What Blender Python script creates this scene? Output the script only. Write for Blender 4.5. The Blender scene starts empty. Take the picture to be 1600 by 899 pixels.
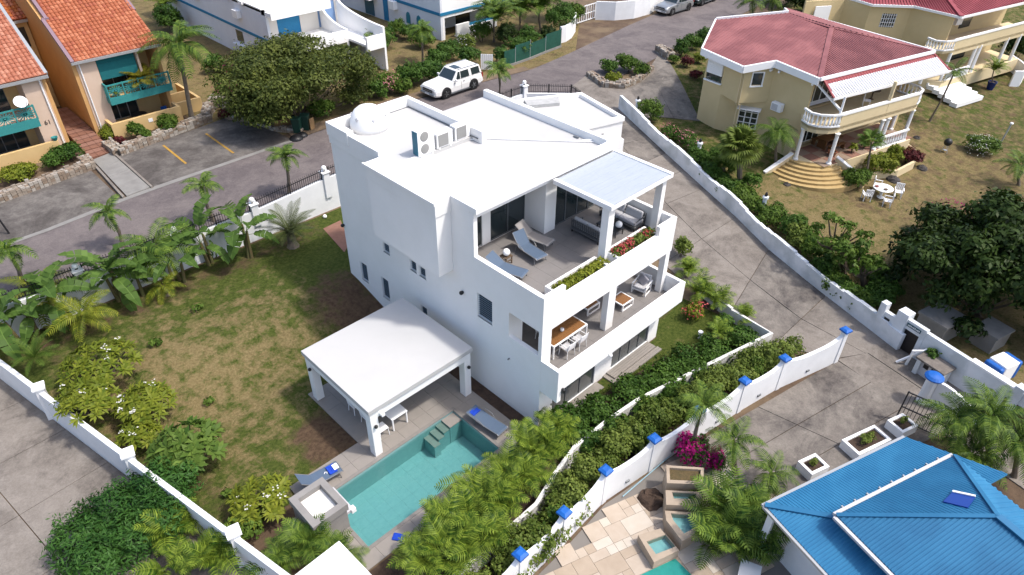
import bpy, math, random
import numpy as np
from mathutils import Vector, Matrix, Euler
R_ = math.radians
rnd = random.Random(7)
SC = bpy.context.scene
COL = SC.collection

# ------------------------------------------------------------------ camera
FPX, YAW, PITCH, ROLL, CAMZ = 1087.85, R_(45.0986), R_(36.898), R_(-0.876), 24.0
def cam_axes():
    cy, sy = math.cos(YAW), math.sin(YAW)
    fwd = Vector((sy*math.cos(PITCH), cy*math.cos(PITCH), -math.sin(PITCH)))
    r = Vector((cy, -sy, 0)); d = fwd.cross(r)
    c, s = math.cos(ROLL), math.sin(ROLL)
    return c*r+s*d, -s*r+c*d, fwd
AR, AD, AF = cam_axes()
cam_d = bpy.data.cameras.new('camera'); cam = bpy.data.objects.new('camera', cam_d); COL.objects.link(cam)
cam.matrix_world = Matrix(((AR.x, -AD.x, -AF.x, 0), (AR.y, -AD.y, -AF.y, 0), (AR.z, -AD.z, -AF.z, CAMZ), (0, 0, 0, 1)))
cam_d.sensor_width = 36.0; cam_d.lens = 36.0*FPX/1600.0; cam_d.clip_end = 3000; cam_d.clip_start = 0.5
SC.camera = cam
# ------------------------------------------------------------------ light
SUN = Vector((1.43, -2.1, 4.36)).normalized()
W = bpy.data.worlds.new('World'); SC.world = W; W.use_nodes = True
wn = W.node_tree.nodes; wl = W.node_tree.links
sky = wn.new('ShaderNodeTexSky'); sky.sky_type = 'NISHITA'; sky.sun_disc = False
sky.sun_elevation = math.asin(SUN.z); sky.sun_rotation = math.atan2(SUN.x, SUN.y)
sky.air_density = 1.0; sky.dust_density = 3.5; sky.ozone_density = 1.0
wl.new(sky.outputs[0], wn['Background'].inputs[0]); wn['Background'].inputs[1].default_value = 0.15
sun_d = bpy.data.lights.new('sun', 'SUN'); sun_d.energy = 2.0; sun_d.angle = R_(3.5); sun_d.color = (1.0, 0.95, 0.88)
sun = bpy.data.objects.new('sun', sun_d); COL.objects.link(sun)
sun.rotation_euler = SUN.to_track_quat('Z', 'Y').to_euler()
SC.view_settings.view_transform = 'Standard'; SC.view_settings.look = 'None'
SC.view_settings.exposure = 0.88; SC.view_settings.gamma = 1.0
SC.render.engine = 'CYCLES'
SC.cycles.max_bounces = 6; SC.cycles.transparent_max_bounces = 8

# ------------------------------------------------------------------ terrain
def sm(t):
    t = min(max(t, 0.0), 1.0); return t*t*(3-2*t)
def lin(t): return min(max(t, 0.0), 1.0)
WALLY = 35.6
def gz(x, y, lowx=0.0):
    left = (1.05*sm((y-24.3)/5.2) if x > -0.39+(34.4-y)*0.2128+.1+lowx else 0.0) if y < WALLY else 2.3
    right = 2.3*lin((y-10)/23)
    t = lin((x-25.4)/2.2)
    z = left*(1-t)+right*t
    return z
def ray(px, py):
    d = AR*((px-800)/FPX)+AD*((py-449.5)/FPX)+AF
    return d
def at(px, py, z=0.0):
    # photogrammetry: a point measured in the photograph (1600 wide) -> the real place on the level z
    d = ray(px, py); t = (z-CAMZ)/d.z
    return (d.x*t, d.y*t, z)
def on(px, py, dz=0.0):
    z = 0.0
    for _ in range(60):
        x, y, _z = at(px, py, z); z = z*0.5+(gz(x, y)+dz)*0.5
    return (x, y, gz(x, y))

# ------------------------------------------------------------------ objects
LOC = {}
def props(o, label=None, cat=None, group=None, kind=None):
    if label: o['label'] = label
    if cat: o['category'] = cat
    if group: o['group'] = group
    if kind: o['kind'] = kind
    return o
def thing(name, label, cat, loc=(0, 0, 0), rz=0.0, group=None):
    o = bpy.data.objects.new(name, None); COL.objects.link(o)
    o.empty_display_size = 0.2
    o.location = loc; o.rotation_euler = (0, 0, rz)
    LOC[o.name] = Vector(loc)
    return props(o, label, cat, group)
def kids(o): return [c for c in KIDS.get(o.name, [])]
KIDS = {}
def link(o, parent=None):
    COL.objects.link(o)
    if parent is not None:
        o.parent = parent; KIDS.setdefault(parent.name, []).append(o)
    return o
def copy_tree(o, parent=None):
    c = o.copy(); link(c, parent)
    for ch in kids(o): copy_tree(ch, c)
    return c
def dup(root, loc, rz=0.0, label=None, group=None, scale=None):
    c = copy_tree(root); c.location = loc; c.rotation_euler = (0, 0, rz)
    if label: c['label'] = label
    if group: c['group'] = group
    if scale: c.scale = (scale,)*3 if not hasattr(scale, '__len__') else scale
    return c
def obj_from(name, me, parent=None, loc=(0, 0, 0), rot=(0, 0, 0), scale=(1, 1, 1)):
    o = bpy.data.objects.new(name, me); link(o, parent)
    o.location = loc; o.rotation_euler = rot; o.scale = scale
    if parent is not None and parent.name in LOC: LOC[o.name] = LOC[parent.name]
    return o

class MB:
    def __init__(s): s.v = []; s.f = []; s.m = []; s.cur = 0
    def face(s, pts):
        n = len(s.v); s.v += [tuple(p) for p in pts]; s.f.append(tuple(range(n, n+len(pts)))); s.m.append(s.cur)
    def raw(s, vs, fs):
        n = len(s.v); s.v += [tuple(p) for p in vs]
        for f in fs: s.f.append(tuple(i+n for i in f)); s.m.append(s.cur)
    def box(s, x0, y0, z0, x1, y1, z1):
        x0, x1 = min(x0, x1), max(x0, x1); y0, y1 = min(y0, y1), max(y0, y1); z0, z1 = min(z0, z1), max(z0, z1)
        s.raw([(x0, y0, z0), (x1, y0, z0), (x1, y1, z0), (x0, y1, z0), (x0, y0, z1), (x1, y0, z1), (x1, y1, z1), (x0, y1, z1)],
              [(3, 2, 1, 0), (4, 5, 6, 7), (0, 1, 5, 4), (1, 2, 6, 5), (2, 3, 7, 6), (3, 0, 4, 7)])
        return s
    def obox(s, c, size, rz=0.0, M=None):
        hx, hy, hz = size[0]/2, size[1]/2, size[2]/2
        M = M or Matrix.Rotation(rz, 3, 'Z')
        vs = []
        for z in (-hz, hz):
            for x, y in ((-hx, -hy), (hx, -hy), (hx, hy), (-hx, hy)):
                vs.append(tuple(Vector(c)+M @ Vector((x, y, z))))
        s.raw(vs, [(3, 2, 1, 0), (4, 5, 6, 7), (0, 1, 5, 4), (1, 2, 6, 5), (2, 3, 7, 6), (3, 0, 4, 7)]); return s
    def bar(s, a, b, w, h=None):
        a, b = Vector(a), Vector(b); d = b-a; L = d.length
        if L < 1e-6: return s
        h = h or w
        q = d.to_track_quat('X', 'Z').to_matrix()
        return s.obox((a+b)/2, (L, w, h), M=q)
    def prism(s, poly, z0, z1):
        n = len(poly)
        a = sum(poly[i][0]*poly[(i+1) % n][1]-poly[(i+1) % n][0]*poly[i][1] for i in range(n))
        if a < 0: poly = poly[::-1]
        f0 = z0 if callable(z0) else (lambda x, y: z0); f1 = z1 if callable(z1) else (lambda x, y: z1)
        vs = [(p[0], p[1], f0(*p[:2])) for p in poly]+[(p[0], p[1], f1(*p[:2])) for p in poly]
        fs = [tuple(range(n))[::-1], tuple(range(n, 2*n))]+[(i, (i+1) % n, n+(i+1) % n, n+i) for i in range(n)]
        s.raw(vs, fs); return s
    def tube(s, path, rad, n=8, cap=True):
        path = [Vector(p) for p in path]; k = len(path)
        rad = rad if hasattr(rad, '__len__') else [rad]*k
        rings = []; up = Vector((0, 0, 1))
        for i, p in enumerate(path):
            t = (path[min(i+1, k-1)]-path[max(i-1, 0)]).normalized()
            u = t.cross(up)
            if u.length < 1e-3: u = t.cross(Vector((1, 0, 0)))
            u.normalize(); w = t.cross(u)
            rings.append([tuple(p+(u*math.cos(2*math.pi*j/n)+w*math.sin(2*math.pi*j/n))*rad[i]) for j in range(n)])
        vs = [v for r in rings for v in r]; fs = []
        for i in range(k-1):
            for j in range(n):
                fs.append((i*n+j, (i+1)*n+j, (i+1)*n+(j+1) % n, i*n+(j+1) % n))
        if cap: fs.append(tuple(range(n))); fs.append(tuple((k-1)*n+j for j in range(n))[::-1])
        s.raw(vs, fs); return s
    def lathe(s, prof, c=(0, 0, 0), n=16, sc=(1, 1)):
        k = len(prof); vs = []; fs = []
        for r, z in prof:
            for j in range(n):
                a = 2*math.pi*j/n; vs.append((c[0]+r*math.cos(a)*sc[0], c[1]+r*math.sin(a)*sc[1], c[2]+z))
        for i in range(k-1):
            for j in range(n): fs.append((i*n+j, i*n+(j+1) % n, (i+1)*n+(j+1) % n, (i+1)*n+j))
        fs.append(tuple(range(n))[::-1]); fs.append(tuple((k-1)*n+j for j in range(n)))
        s.raw(vs, fs); return s
    def ball(s, c, r, n=14, m=9, sz=1.0, half=False):
        a0 = 0 if half else -math.pi/2
        prof = [(max(r*math.cos(a0+(math.pi/2-a0)*i/m), 1e-3), r*sz*math.sin(a0+(math.pi/2-a0)*i/m)) for i in range(m+1)]
        return s.lathe(prof, c, n)
    def mesh(s, name, mats, smooth=False, off=(0, 0, 0)):
        me = bpy.data.meshes.new(name)
        o = Vector(off)
        used = sorted({i for f in s.f for i in f})
        if len(used) < len(s.v):
            mp_ = {a: b for b, a in enumerate(used)}; s.v = [s.v[i] for i in used]; s.f = [tuple(mp_[i] for i in f) for f in s.f]
        me.from_pydata([(a-o.x, b-o.y, c-o.z) for a, b, c in s.v], [], s.f)
        for m in (mats if isinstance(mats, (list, tuple)) else [mats]): me.materials.append(m)
        if len(me.materials) > 1: me.polygons.foreach_set('material_index', s.m)
        if smooth: me.shade_smooth()
        me.update(); return me
    def build(s, name, mats, parent=None, smooth=False, bevel=0.0, loc=None):
        off = LOC.get(parent.name, Vector()) if parent is not None else Vector(loc or (0, 0, 0))
        me = s.mesh(name, mats, smooth, off)
        o = obj_from(name, me, parent, loc=(0, 0, 0) if parent is not None else tuple(off))
        if parent is None: LOC[o.name] = off
        if bevel:
            b = o.modifiers.new('bevel', 'BEVEL'); b.width = bevel; b.segments = 2; b.limit_method = 'ANGLE'; b.angle_limit = R_(40)
        return o

def wall_holes(mb, p0, p1, z0, z1, th, holes):
    """vertical wall from p0 to p1 (xy), thickness th to the left of the direction, holes = (u0,u1,za,zb)"""
    p0 = Vector((p0[0], p0[1])); p1 = Vector((p1[0], p1[1])); d = (p1-p0); L = d.length; d.normalize(); nrm = Vector((-d.y, d.x))
    us = sorted(set([0, L]+[min(max(h[i], 0), L) for h in holes for i in (0, 1)]))
    zs = sorted(set([z0, z1]+[min(max(h[i], z0), z1) for h in holes for i in (2, 3)]))
    def hole(uc, zc): return any(h[0] < uc < h[1] and h[2] < zc < h[3] for h in holes)
    def P(u, z, t): q = p0+d*u+nrm*t; return (q.x, q.y, z)
    nu, nz = len(us)-1, len(zs)-1
    solid = [[not hole((us[i]+us[i+1])/2, (zs[j]+zs[j+1])/2) for j in range(nz)] for i in range(nu)]
    for i in range(nu):
        for j in range(nz):
            if not solid[i][j]: continue
            a, b, c, e = us[i], us[i+1], zs[j], zs[j+1]
            mb.face([P(a, c, 0), P(b, c, 0), P(b, e, 0), P(a, e, 0)])
            mb.face([P(b, c, th), P(a, c, th), P(a, e, th), P(b, e, th)])
            if i == 0 or not solid[i-1][j]: mb.face([P(a, c, th), P(a, c, 0), P(a, e, 0), P(a, e, th)])
            if i == nu-1 or not solid[i+1][j]: mb.face([P(b, c, 0), P(b, c, th), P(b, e, th), P(b, e, 0)])
            if j == 0 or not solid[i][j-1]: mb.face([P(a, c, th), P(b, c, th), P(b, c, 0), P(a, c, 0)])
            if j == nz-1 or not solid[i][j+1]: mb.face([P(a, e, 0), P(b, e, 0), P(b, e, th), P(a, e, th)])
    return mb

# ------------------------------------------------------------------ materials
MATS = {}
def mat(name, col, rough=0.7, col2=None, scale=3.0, amt=0.5, bump=0.0, bscale=40.0, metal=0.0, spec=0.4, detail=6.0, col3=None, scale3=0.5, emit=None, coat=0.0, stretch=None, sc_=None):
    if sc_ is None: sc_ = 1.0 if min(col) > .55 else .70
    col, col2, col3 = [tuple(v*sc_ for v in c) if c else c for c in (col, col2, col3)]
    m = bpy.data.materials.new(name); m.use_nodes = True; nt = m.node_tree; N = nt.nodes; L = nt.links
    b = N['Principled BSDF']; b.inputs['Roughness'].default_value = rough; b.inputs['Metallic'].default_value = metal
    b.inputs['Specular IOR Level'].default_value = spec
    if coat: b.inputs['Coat Weight'].default_value = coat
    b.inputs['Base Color'].default_value = (*col, 1)
    geo = N.new('ShaderNodeNewGeometry'); vec = geo.outputs['Position']
    if stretch:
        mp = N.new('ShaderNodeMapping'); mp.inputs['Scale'].default_value = stretch
        L.new(vec, mp.inputs['Vector']); vec = mp.outputs['Vector']
    out = None
    if col2:
        nz = N.new('ShaderNodeTexNoise'); nz.inputs['Scale'].default_value = scale; nz.inputs['Detail'].default_value = detail; nz.inputs['Roughness'].default_value = 0.62
        L.new(vec, nz.inputs['Vector'])
        rp = N.new('ShaderNodeValToRGB'); rp.color_ramp.elements[0].position = 0.5-0.25*(1.01-amt); rp.color_ramp.elements[1].position = 0.5+0.25*(1.01-amt)
        rp.color_ramp.elements[0].color = (*col, 1); rp.color_ramp.elements[1].color = (*col2, 1)
        L.new(nz.outputs['Fac'], rp.inputs['Fac']); out = rp.outputs['Color']
        if col3:
            n3 = N.new('ShaderNodeTexNoise'); n3.inputs['Scale'].default_value = scale3; n3.inputs['Detail'].default_value = 5.0
            L.new(vec, n3.inputs['Vector'])
            r3 = N.new('ShaderNodeValToRGB'); r3.color_ramp.elements[0].position = 0.46; r3.color_ramp.elements[1].position = 0.62
            L.new(n3.outputs['Fac'], r3.inputs['Fac'])
            mx = N.new('ShaderNodeMix'); mx.data_type = 'RGBA'; L.new(r3.outputs['Color'], mx.inputs['Factor'])
            L.new(out, mx.inputs['A']); mx.inputs['B'].default_value = (*col3, 1); out = mx.outputs['Result']
        L.new(out, b.inputs['Base Color'])
    if bump:
        nb = N.new('ShaderNodeTexNoise'); nb.inputs['Scale'].default_value = bscale; nb.inputs['Detail'].default_value = 4
        L.new(vec, nb.inputs['Vector'])
        bp = N.new('ShaderNodeBump'); bp.inputs['Strength'].default_value = bump; bp.inputs['Distance'].default_value = 0.05
        L.new(nb.outputs['Fac'], bp.inputs['Height']); L.new(bp.outputs['Normal'], b.inputs['Normal'])
    if emit:
        b.inputs['Emission Color'].default_value = (*emit[:3], 1); b.inputs['Emission Strength'].default_value = emit[3]
    MATS[name] = m; return m
def leafmat(name, dark, light, trans=0.25, rough=0.5):
    dark = tuple(v*.88 for v in dark); light = tuple(v*.92 for v in light)
    m = bpy.data.materials.new(name); m.use_nodes = True; nt = m.node_tree; N = nt.nodes; L = nt.links
    b = N['Principled BSDF']; b.inputs['Roughness'].default_value = rough; b.inputs['Specular IOR Level'].default_value = 0.13
    at_ = N.new('ShaderNodeAttribute'); at_.attribute_name = 'tint'
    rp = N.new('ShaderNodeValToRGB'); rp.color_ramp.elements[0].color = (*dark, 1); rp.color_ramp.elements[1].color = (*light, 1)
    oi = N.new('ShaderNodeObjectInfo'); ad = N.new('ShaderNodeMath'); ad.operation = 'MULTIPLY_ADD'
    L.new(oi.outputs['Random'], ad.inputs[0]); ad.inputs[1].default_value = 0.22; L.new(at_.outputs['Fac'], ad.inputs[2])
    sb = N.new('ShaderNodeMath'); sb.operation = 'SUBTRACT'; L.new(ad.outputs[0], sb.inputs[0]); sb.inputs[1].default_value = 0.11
    L.new(sb.outputs[0], rp.inputs['Fac']); L.new(rp.outputs['Color'], b.inputs['Base Color'])
    tr = N.new('ShaderNodeBsdfTranslucent'); L.new(rp.outputs['Color'], tr.inputs['Color'])
    mx = N.new('ShaderNodeMixShader'); mx.inputs[0].default_value = trans
    L.new(b.outputs[0], mx.inputs[1]); L.new(tr.outputs[0], mx.inputs[2]); L.new(mx.outputs[0], N['Material Output'].inputs[0])
    MATS[name] = m; return m
def glassmat(name, col, rough=0.05, alpha=0.0):
    m = mat(name, col, rough, spec=0.6); return m

M_white = mat('white_plaster', (0.83, 0.825, 0.815), 0.75, (0.79, 0.785, 0.77), 0.9, 0.3, 0.06, 60)
M_roofw = mat('white_roof_coating', (0.47, 0.468, 0.462), 0.7, (0.43, 0.427, 0.422), 0.35, 0.1, 0.03, 20, sc_=1.0, col3=(0.455, 0.452, 0.447), scale3=1.3)
M_wallw = mat('white_garden_wall_paint', (0.78, 0.79, 0.80), 0.75, (0.66, 0.67, 0.68), 0.8, 0.1, 0.08, 40)
M_oldw = mat('weathered_white_paint', (0.62, 0.65, 0.68), 0.8, (0.72, 0.74, 0.76), 1.5, 0.2, 0.1, 30, col3=(0.5, 0.53, 0.54), scale3=0.7)
M_trim = mat('white_trim_paint', (0.80, 0.80, 0.80), 0.5)
M_glass = mat('dark_window_glass', (0.03, 0.045, 0.05), 0.04, spec=0.9)
M_glassb = mat('louvre_glass', (0.24, 0.32, 0.40), 0.18, spec=0.8, sc_=1.0)
M_alu = mat('grey_aluminium', (0.22, 0.235, 0.25), 0.4, metal=0.4)
M_alul = mat('pale_aluminium', (0.55, 0.57, 0.58), 0.35, metal=0.4)
M_dark = mat('black_metal', (0.018, 0.018, 0.02), 0.45)
M_tile = mat('pale_grey_porcelain_tile', (0.37, 0.335, 0.30), 0.55, (0.33, 0.30, 0.27), 2.5, 0.2, 0.03, 50)
M_tileg = mat('grey_terrace_tile', (0.30, 0.28, 0.27), 0.5, (0.265, 0.25, 0.24), 2.0, 0.2, 0.03, 50)
M_grout = mat('tile_grout', (0.24, 0.22, 0.20), 0.9)
M_dirt = mat('dry_soil', (0.16, 0.105, 0.065), 0.95, (0.085, 0.055, 0.035), 1.3, 0.2, 0.5, 9, col3=(0.21, 0.15, 0.09), scale3=0.35)
M_mulch = mat('dark_garden_soil', (0.055, 0.035, 0.024), 0.95, (0.10, 0.062, 0.042), 2.5, 0.3, 0.6, 14)
M_teak = mat('teak_slats', (0.36, 0.17, 0.055), 0.5, (0.28, 0.12, 0.04), 6, 0.3, stretch=(1, 8, 1))
M_sling = mat('slate_blue_sling_fabric', (0.10, 0.15, 0.23), 0.75, (0.12, 0.175, 0.26), 30, 0.4)
M_slingb = mat('beige_sling_fabric', (0.44, 0.41, 0.39), 0.75, (0.40, 0.37, 0.355), 30, 0.4)
M_frameg = mat('grey_chair_frame', (0.30, 0.30, 0.31), 0.4, metal=0.3)
M_cush = mat('light_grey_cushion_fabric', (0.52, 0.52, 0.54), 0.85, (0.46, 0.46, 0.48), 12, 0.4, 0.2, 90, sc_=.95)
M_cushd = mat('dark_grey_wicker', (0.10, 0.105, 0.11), 0.8, (0.15, 0.155, 0.16), 25, 0.5, 0.3, 60)
M_blue = mat('bright_blue_towel', (0.01, 0.06, 0.55), 0.9, (0.015, 0.09, 0.65), 20, 0.4, 0.3, 120)
M_globe = mat('white_globe_lamp', (0.86, 0.86, 0.85), 0.25, spec=0.5)
def concmat(name, base, dark, light, seed=0.0, rough=.92):
    """weathered paving: big stains, mid blotches and fine grain"""
    base, dark, light = [tuple(v*.70 for v in c) for c in (base, dark, light)]
    m = bpy.data.materials.new(name); m.use_nodes = True; nt = m.node_tree; N = nt.nodes; L = nt.links
    b = N['Principled BSDF']; b.inputs['Roughness'].default_value = rough; b.inputs['Specular IOR Level'].default_value = .2
    g = N.new('ShaderNodeNewGeometry'); mp = N.new('ShaderNodeMapping'); mp.inputs['Location'].default_value = (seed, seed*1.7, 0); L.new(g.outputs['Position'], mp.inputs['Vector'])
    def noise(sc, det, ro, dist=0.0):
        n = N.new('ShaderNodeTexNoise'); n.inputs['Scale'].default_value = sc; n.inputs['Detail'].default_value = det; n.inputs['Roughness'].default_value = ro; n.inputs['Distortion'].default_value = dist
        L.new(mp.outputs['Vector'], n.inputs['Vector']); return n.outputs['Fac']
    def ramp(f, p0, p1, c0, c1):
        r = N.new('ShaderNodeValToRGB'); r.color_ramp.elements[0].position = p0; r.color_ramp.elements[1].position = p1; r.color_ramp.elements[0].color = (*c0, 1); r.color_ramp.elements[1].color = (*c1, 1); L.new(f, r.inputs['Fac']); return r.outputs['Color']
    def mix(f, A, B, typ='MIX'):
        x = N.new('ShaderNodeMix'); x.data_type = 'RGBA'; x.blend_type = typ
        if isinstance(f, float): x.inputs['Factor'].default_value = f
        else: L.new(f, x.inputs['Factor'])
        L.new(A, x.inputs['A']); L.new(B, x.inputs['B']); return x.outputs['Result']
    c = ramp(noise(1.1, 12, .74), .36, .66, base, light)
    c = mix(ramp(noise(.33, 12, .72, .6), .45, .60, (0, 0, 0), (1, 1, 1)), c, ramp(noise(2.4, 10, .75), .35, .65, dark, base))
    c = mix(.75, c, ramp(noise(13, 6, .8), .30, .72, (.62, .62, .62), (1.22, 1.2, 1.18)), 'MULTIPLY')
    L.new(c, b.inputs['Base Color'])
    bp = N.new('ShaderNodeBump'); bp.inputs['Strength'].default_value = .25; bp.inputs['Distance'].default_value = .03; L.new(noise(20, 5, .7), bp.inputs['Height']); L.new(bp.outputs['Normal'], b.inputs['Normal'])
    MATS[name] = m; return m
M_conc = concmat('weathered_concrete', (0.275, 0.245, 0.215), (0.16, 0.14, 0.125), (0.35, 0.315, 0.28))
M_concd = concmat('stained_concrete', (0.205, 0.183, 0.165), (0.085, 0.077, 0.075), (0.325, 0.295, 0.26), 7.3)
M_conc2 = mat('pale_concrete', (0.33, 0.32, 0.30), 0.9, (0.25, 0.24, 0.225), 1.5, 0.2, 0.15, 25)
M_asph = concmat('worn_asphalt', (0.195, 0.168, 0.168), (0.135, 0.117, 0.12), (0.25, 0.218, 0.21), 3.1)
M_asphp = concmat('patched_parking_asphalt', (0.125, 0.112, 0.105), (0.085, 0.076, 0.07), (0.26, 0.24, 0.22), 11.0)
M_yline = mat('yellow_road_paint', (0.58, 0.33, 0.04), 0.8, (0.42, 0.25, 0.06), 4, 0.4)
M_stone = mat('pale_rubble_stone', (0.42, 0.35, 0.28), 0.9, (0.30, 0.25, 0.20), 3, 0.3, 0.4, 20)
M_mort = mat('rubble_mortar', (0.20, 0.17, 0.14), 0.95)
M_bark = mat('palm_bark', (0.17, 0.135, 0.10), 0.9, (0.24, 0.20, 0.155), 5, 0.3, 0.5, 18, stretch=(1, 1, 4))
M_barkd = mat('tree_bark', (0.09, 0.065, 0.045), 0.9, (0.14, 0.11, 0.08), 6, 0.3, 0.5, 18)
def lawnmat():
    m = bpy.data.materials.new('patchy_lawn'); m.use_nodes = True; nt = m.node_tree; N = nt.nodes; L = nt.links
    b = N['Principled BSDF']; b.inputs['Roughness'].default_value = 0.95; b.inputs['Specular IOR Level'].default_value = 0.1
    g = N.new('ShaderNodeNewGeometry')
    def noise(sc, det=6, ro=0.6):
        n = N.new('ShaderNodeTexNoise'); n.inputs['Scale'].default_value = sc; n.inputs['Detail'].default_value = det; n.inputs['Roughness'].default_value = ro
        L.new(g.outputs['Position'], n.inputs['Vector']); return n.outputs['Fac']
    def ramp(f, a, bb, c0, c1):
        r = N.new('ShaderNodeValToRGB'); r.color_ramp.elements[0].position = a; r.color_ramp.elements[1].position = bb
        r.color_ramp.elements[0].color = (*c0, 1); r.color_ramp.elements[1].color = (*c1, 1); L.new(f, r.inputs['Fac']); return r.outputs['Color']
    def mix(f, A, B):
        x = N.new('ShaderNodeMix'); x.data_type = 'RGBA'; L.new(f, x.inputs['Factor']); L.new(A, x.inputs['A']); L.new(B, x.inputs['B']); return x.outputs['Result']
    green = ramp(noise(7, 4), .35, .7, (0.034, 0.052, 0.009), (0.082, 0.098, 0.022))
    straw = ramp(noise(9, 4), .3, .7, (0.125, 0.094, 0.040), (0.21, 0.165, 0.082))
    att = N.new('ShaderNodeAttribute'); att.attribute_name = 'dry'
    ad = N.new('ShaderNodeMath'); ad.operation = 'ADD'; L.new(noise(1.5, 10, 0.72), ad.inputs[0]); L.new(att.outputs['Fac'], ad.inputs[1])
    f = ramp(ad.outputs[0], .445, .60, (0, 0, 0), (1, 1, 1))
    c = mix(f, green, straw)
    att2 = N.new('ShaderNodeAttribute'); att2.attribute_name = 'bare'
    ad2 = N.new('ShaderNodeMath'); ad2.operation = 'ADD'; L.new(noise(1.2, 8, 0.7), ad2.inputs[0]); L.new(att2.outputs['Fac'], ad2.inputs[1])
    f2 = ramp(ad2.outputs[0], .62, .85, (0, 0, 0), (1, 1, 1))
    soil = ramp(noise(5, 6), .35, .7, (0.065, 0.042, 0.027), (0.12, 0.08, 0.05))
    c = mix(f2, c, soil)
    L.new(c, b.inputs['Base Color'])
    bp = N.new('ShaderNodeBump'); bp.inputs['Strength'].default_value = 0.7; bp.inputs['Distance'].default_value = 0.08
    L.new(noise(22, 5), bp.inputs['Height']); L.new(bp.outputs['Normal'], b.inputs['Normal'])
    return m
M_lawn = lawnmat()
def watermat(name, tint, rough=0.06):
    m = bpy.data.materials.new(name); m.use_nodes = True; nt = m.node_tree; N = nt.nodes; L = nt.links
    t = N.new('ShaderNodeBsdfTransparent'); t.inputs[0].default_value = (*tint, 1)
    g = N.new('ShaderNodeBsdfGlossy'); g.inputs['Roughness'].default_value = rough
    fr = N.new('ShaderNodeFresnel'); fr.inputs[0].default_value = 1.33
    geo = N.new('ShaderNodeNewGeometry'); nz = N.new('ShaderNodeTexNoise'); nz.inputs['Scale'].default_value = 3.0; nz.inputs['Detail'].default_value = 4
    L.new(geo.outputs['Position'], nz.inputs['Vector'])
    bp = N.new('ShaderNodeBump'); bp.inputs['Strength'].default_value = 0.25; bp.inputs['Distance'].default_value = 0.05
    L.new(nz.outputs['Fac'], bp.inputs['Height']); L.new(bp.outputs['Normal'], g.inputs['Normal']); L.new(bp.outputs['Normal'], fr.inputs['Normal'])
    mx = N.new('ShaderNodeMixShader'); L.new(fr.outputs[0], mx.inputs[0]); L.new(t.outputs[0], mx.inputs[1]); L.new(g.outputs[0], mx.inputs[2])
    L.new(mx.outputs[0], N['Material Output'].inputs[0]); return m
M_water = watermat('clear_pool_water', (0.70, 0.92, 0.92))
M_pooltile = mat('turquoise_pool_tile', (0.30, 0.50, 0.505), 0.4, (0.25, 0.445, 0.455), 6.0, 0.2)
M_spatile = mat('blue_grey_spa_tile', (0.34, 0.50, 0.52), 0.4, (0.42, 0.56, 0.56), 5, 0.3)

# ------------------------------------------------------------------ draped sheets
GX = sorted(set([-400, -200, -100, -60]+[round(-40+1.0*i, 3) for i in range(141)]+[130, 180, 260, 400, 600]+[7.05, 7.1, 13.95]))
GY = sorted(set([-300, -150, -80, -50]+[round(-30+1.0*i, 3) for i in range(136)]+[130, 180, 260, 400, 600]+[24.3+0.65*i for i in range(9)]+[35.5, 35.7, 14.55, 17.65]))
def clip(poly, ax, val, keep_gt):
    out = []; n = len(poly)
    for i in range(n):
        a, b = poly[i], poly[(i+1) % n]
        ia = (a[ax] >= val) == keep_gt or a[ax] == val; ib = (b[ax] >= val) == keep_gt or b[ax] == val
        if ia: out.append(a)
        if ia != ib:
            t = (val-a[ax])/(b[ax]-a[ax]); out.append((a[0]+t*(b[0]-a[0]), a[1]+t*(b[1]-a[1])))
    return out
def drape(poly, off, gx=None, gy=None, zf=None):
    gx = gx or GX; gy = gy or GY; zf = zf or gz
    n = len(poly)
    if sum(poly[i][0]*poly[(i+1) % n][1]-poly[(i+1) % n][0]*poly[i][1] for i in range(n)) < 0: poly = poly[::-1]
    mb = MB()
    xs = [p[0] for p in poly]; ys = [p[1] for p in poly]
    for i in range(len(gx)-1):
        if gx[i+1] <= min(xs) or gx[i] >= max(xs): continue
        s = clip(clip(poly, 0, gx[i], True), 0, gx[i+1], False)
        if len(s) < 3: continue
        for j in range(len(gy)-1):
            if gy[j+1] <= min(ys) or gy[j] >= max(ys): continue
            q = clip(clip(s, 1, gy[j], True), 1, gy[j+1], False)
            if len(q) < 3: continue
            mb.face([(x, y, zf(x, y)+off) for x, y in q])
    return mb
def weld(o):
    w = o.modifiers.new('weld', 'WELD'); w.merge_threshold = 0.002; return o
def sheet(name, poly, off, m, kind='structure', zf=None):
    o = drape([p[:2] for p in poly], off, zf=zf).build(name, m)
    o['kind'] = kind; return o
def attr_fn(o, name, fn):
    me = o.data; a = me.attributes.new(name, 'FLOAT', 'POINT')
    L0 = o.location
    a.data.foreach_set('value', [fn(v.co.x+L0.x, v.co.y+L0.y) for v in me.vertices])
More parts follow.
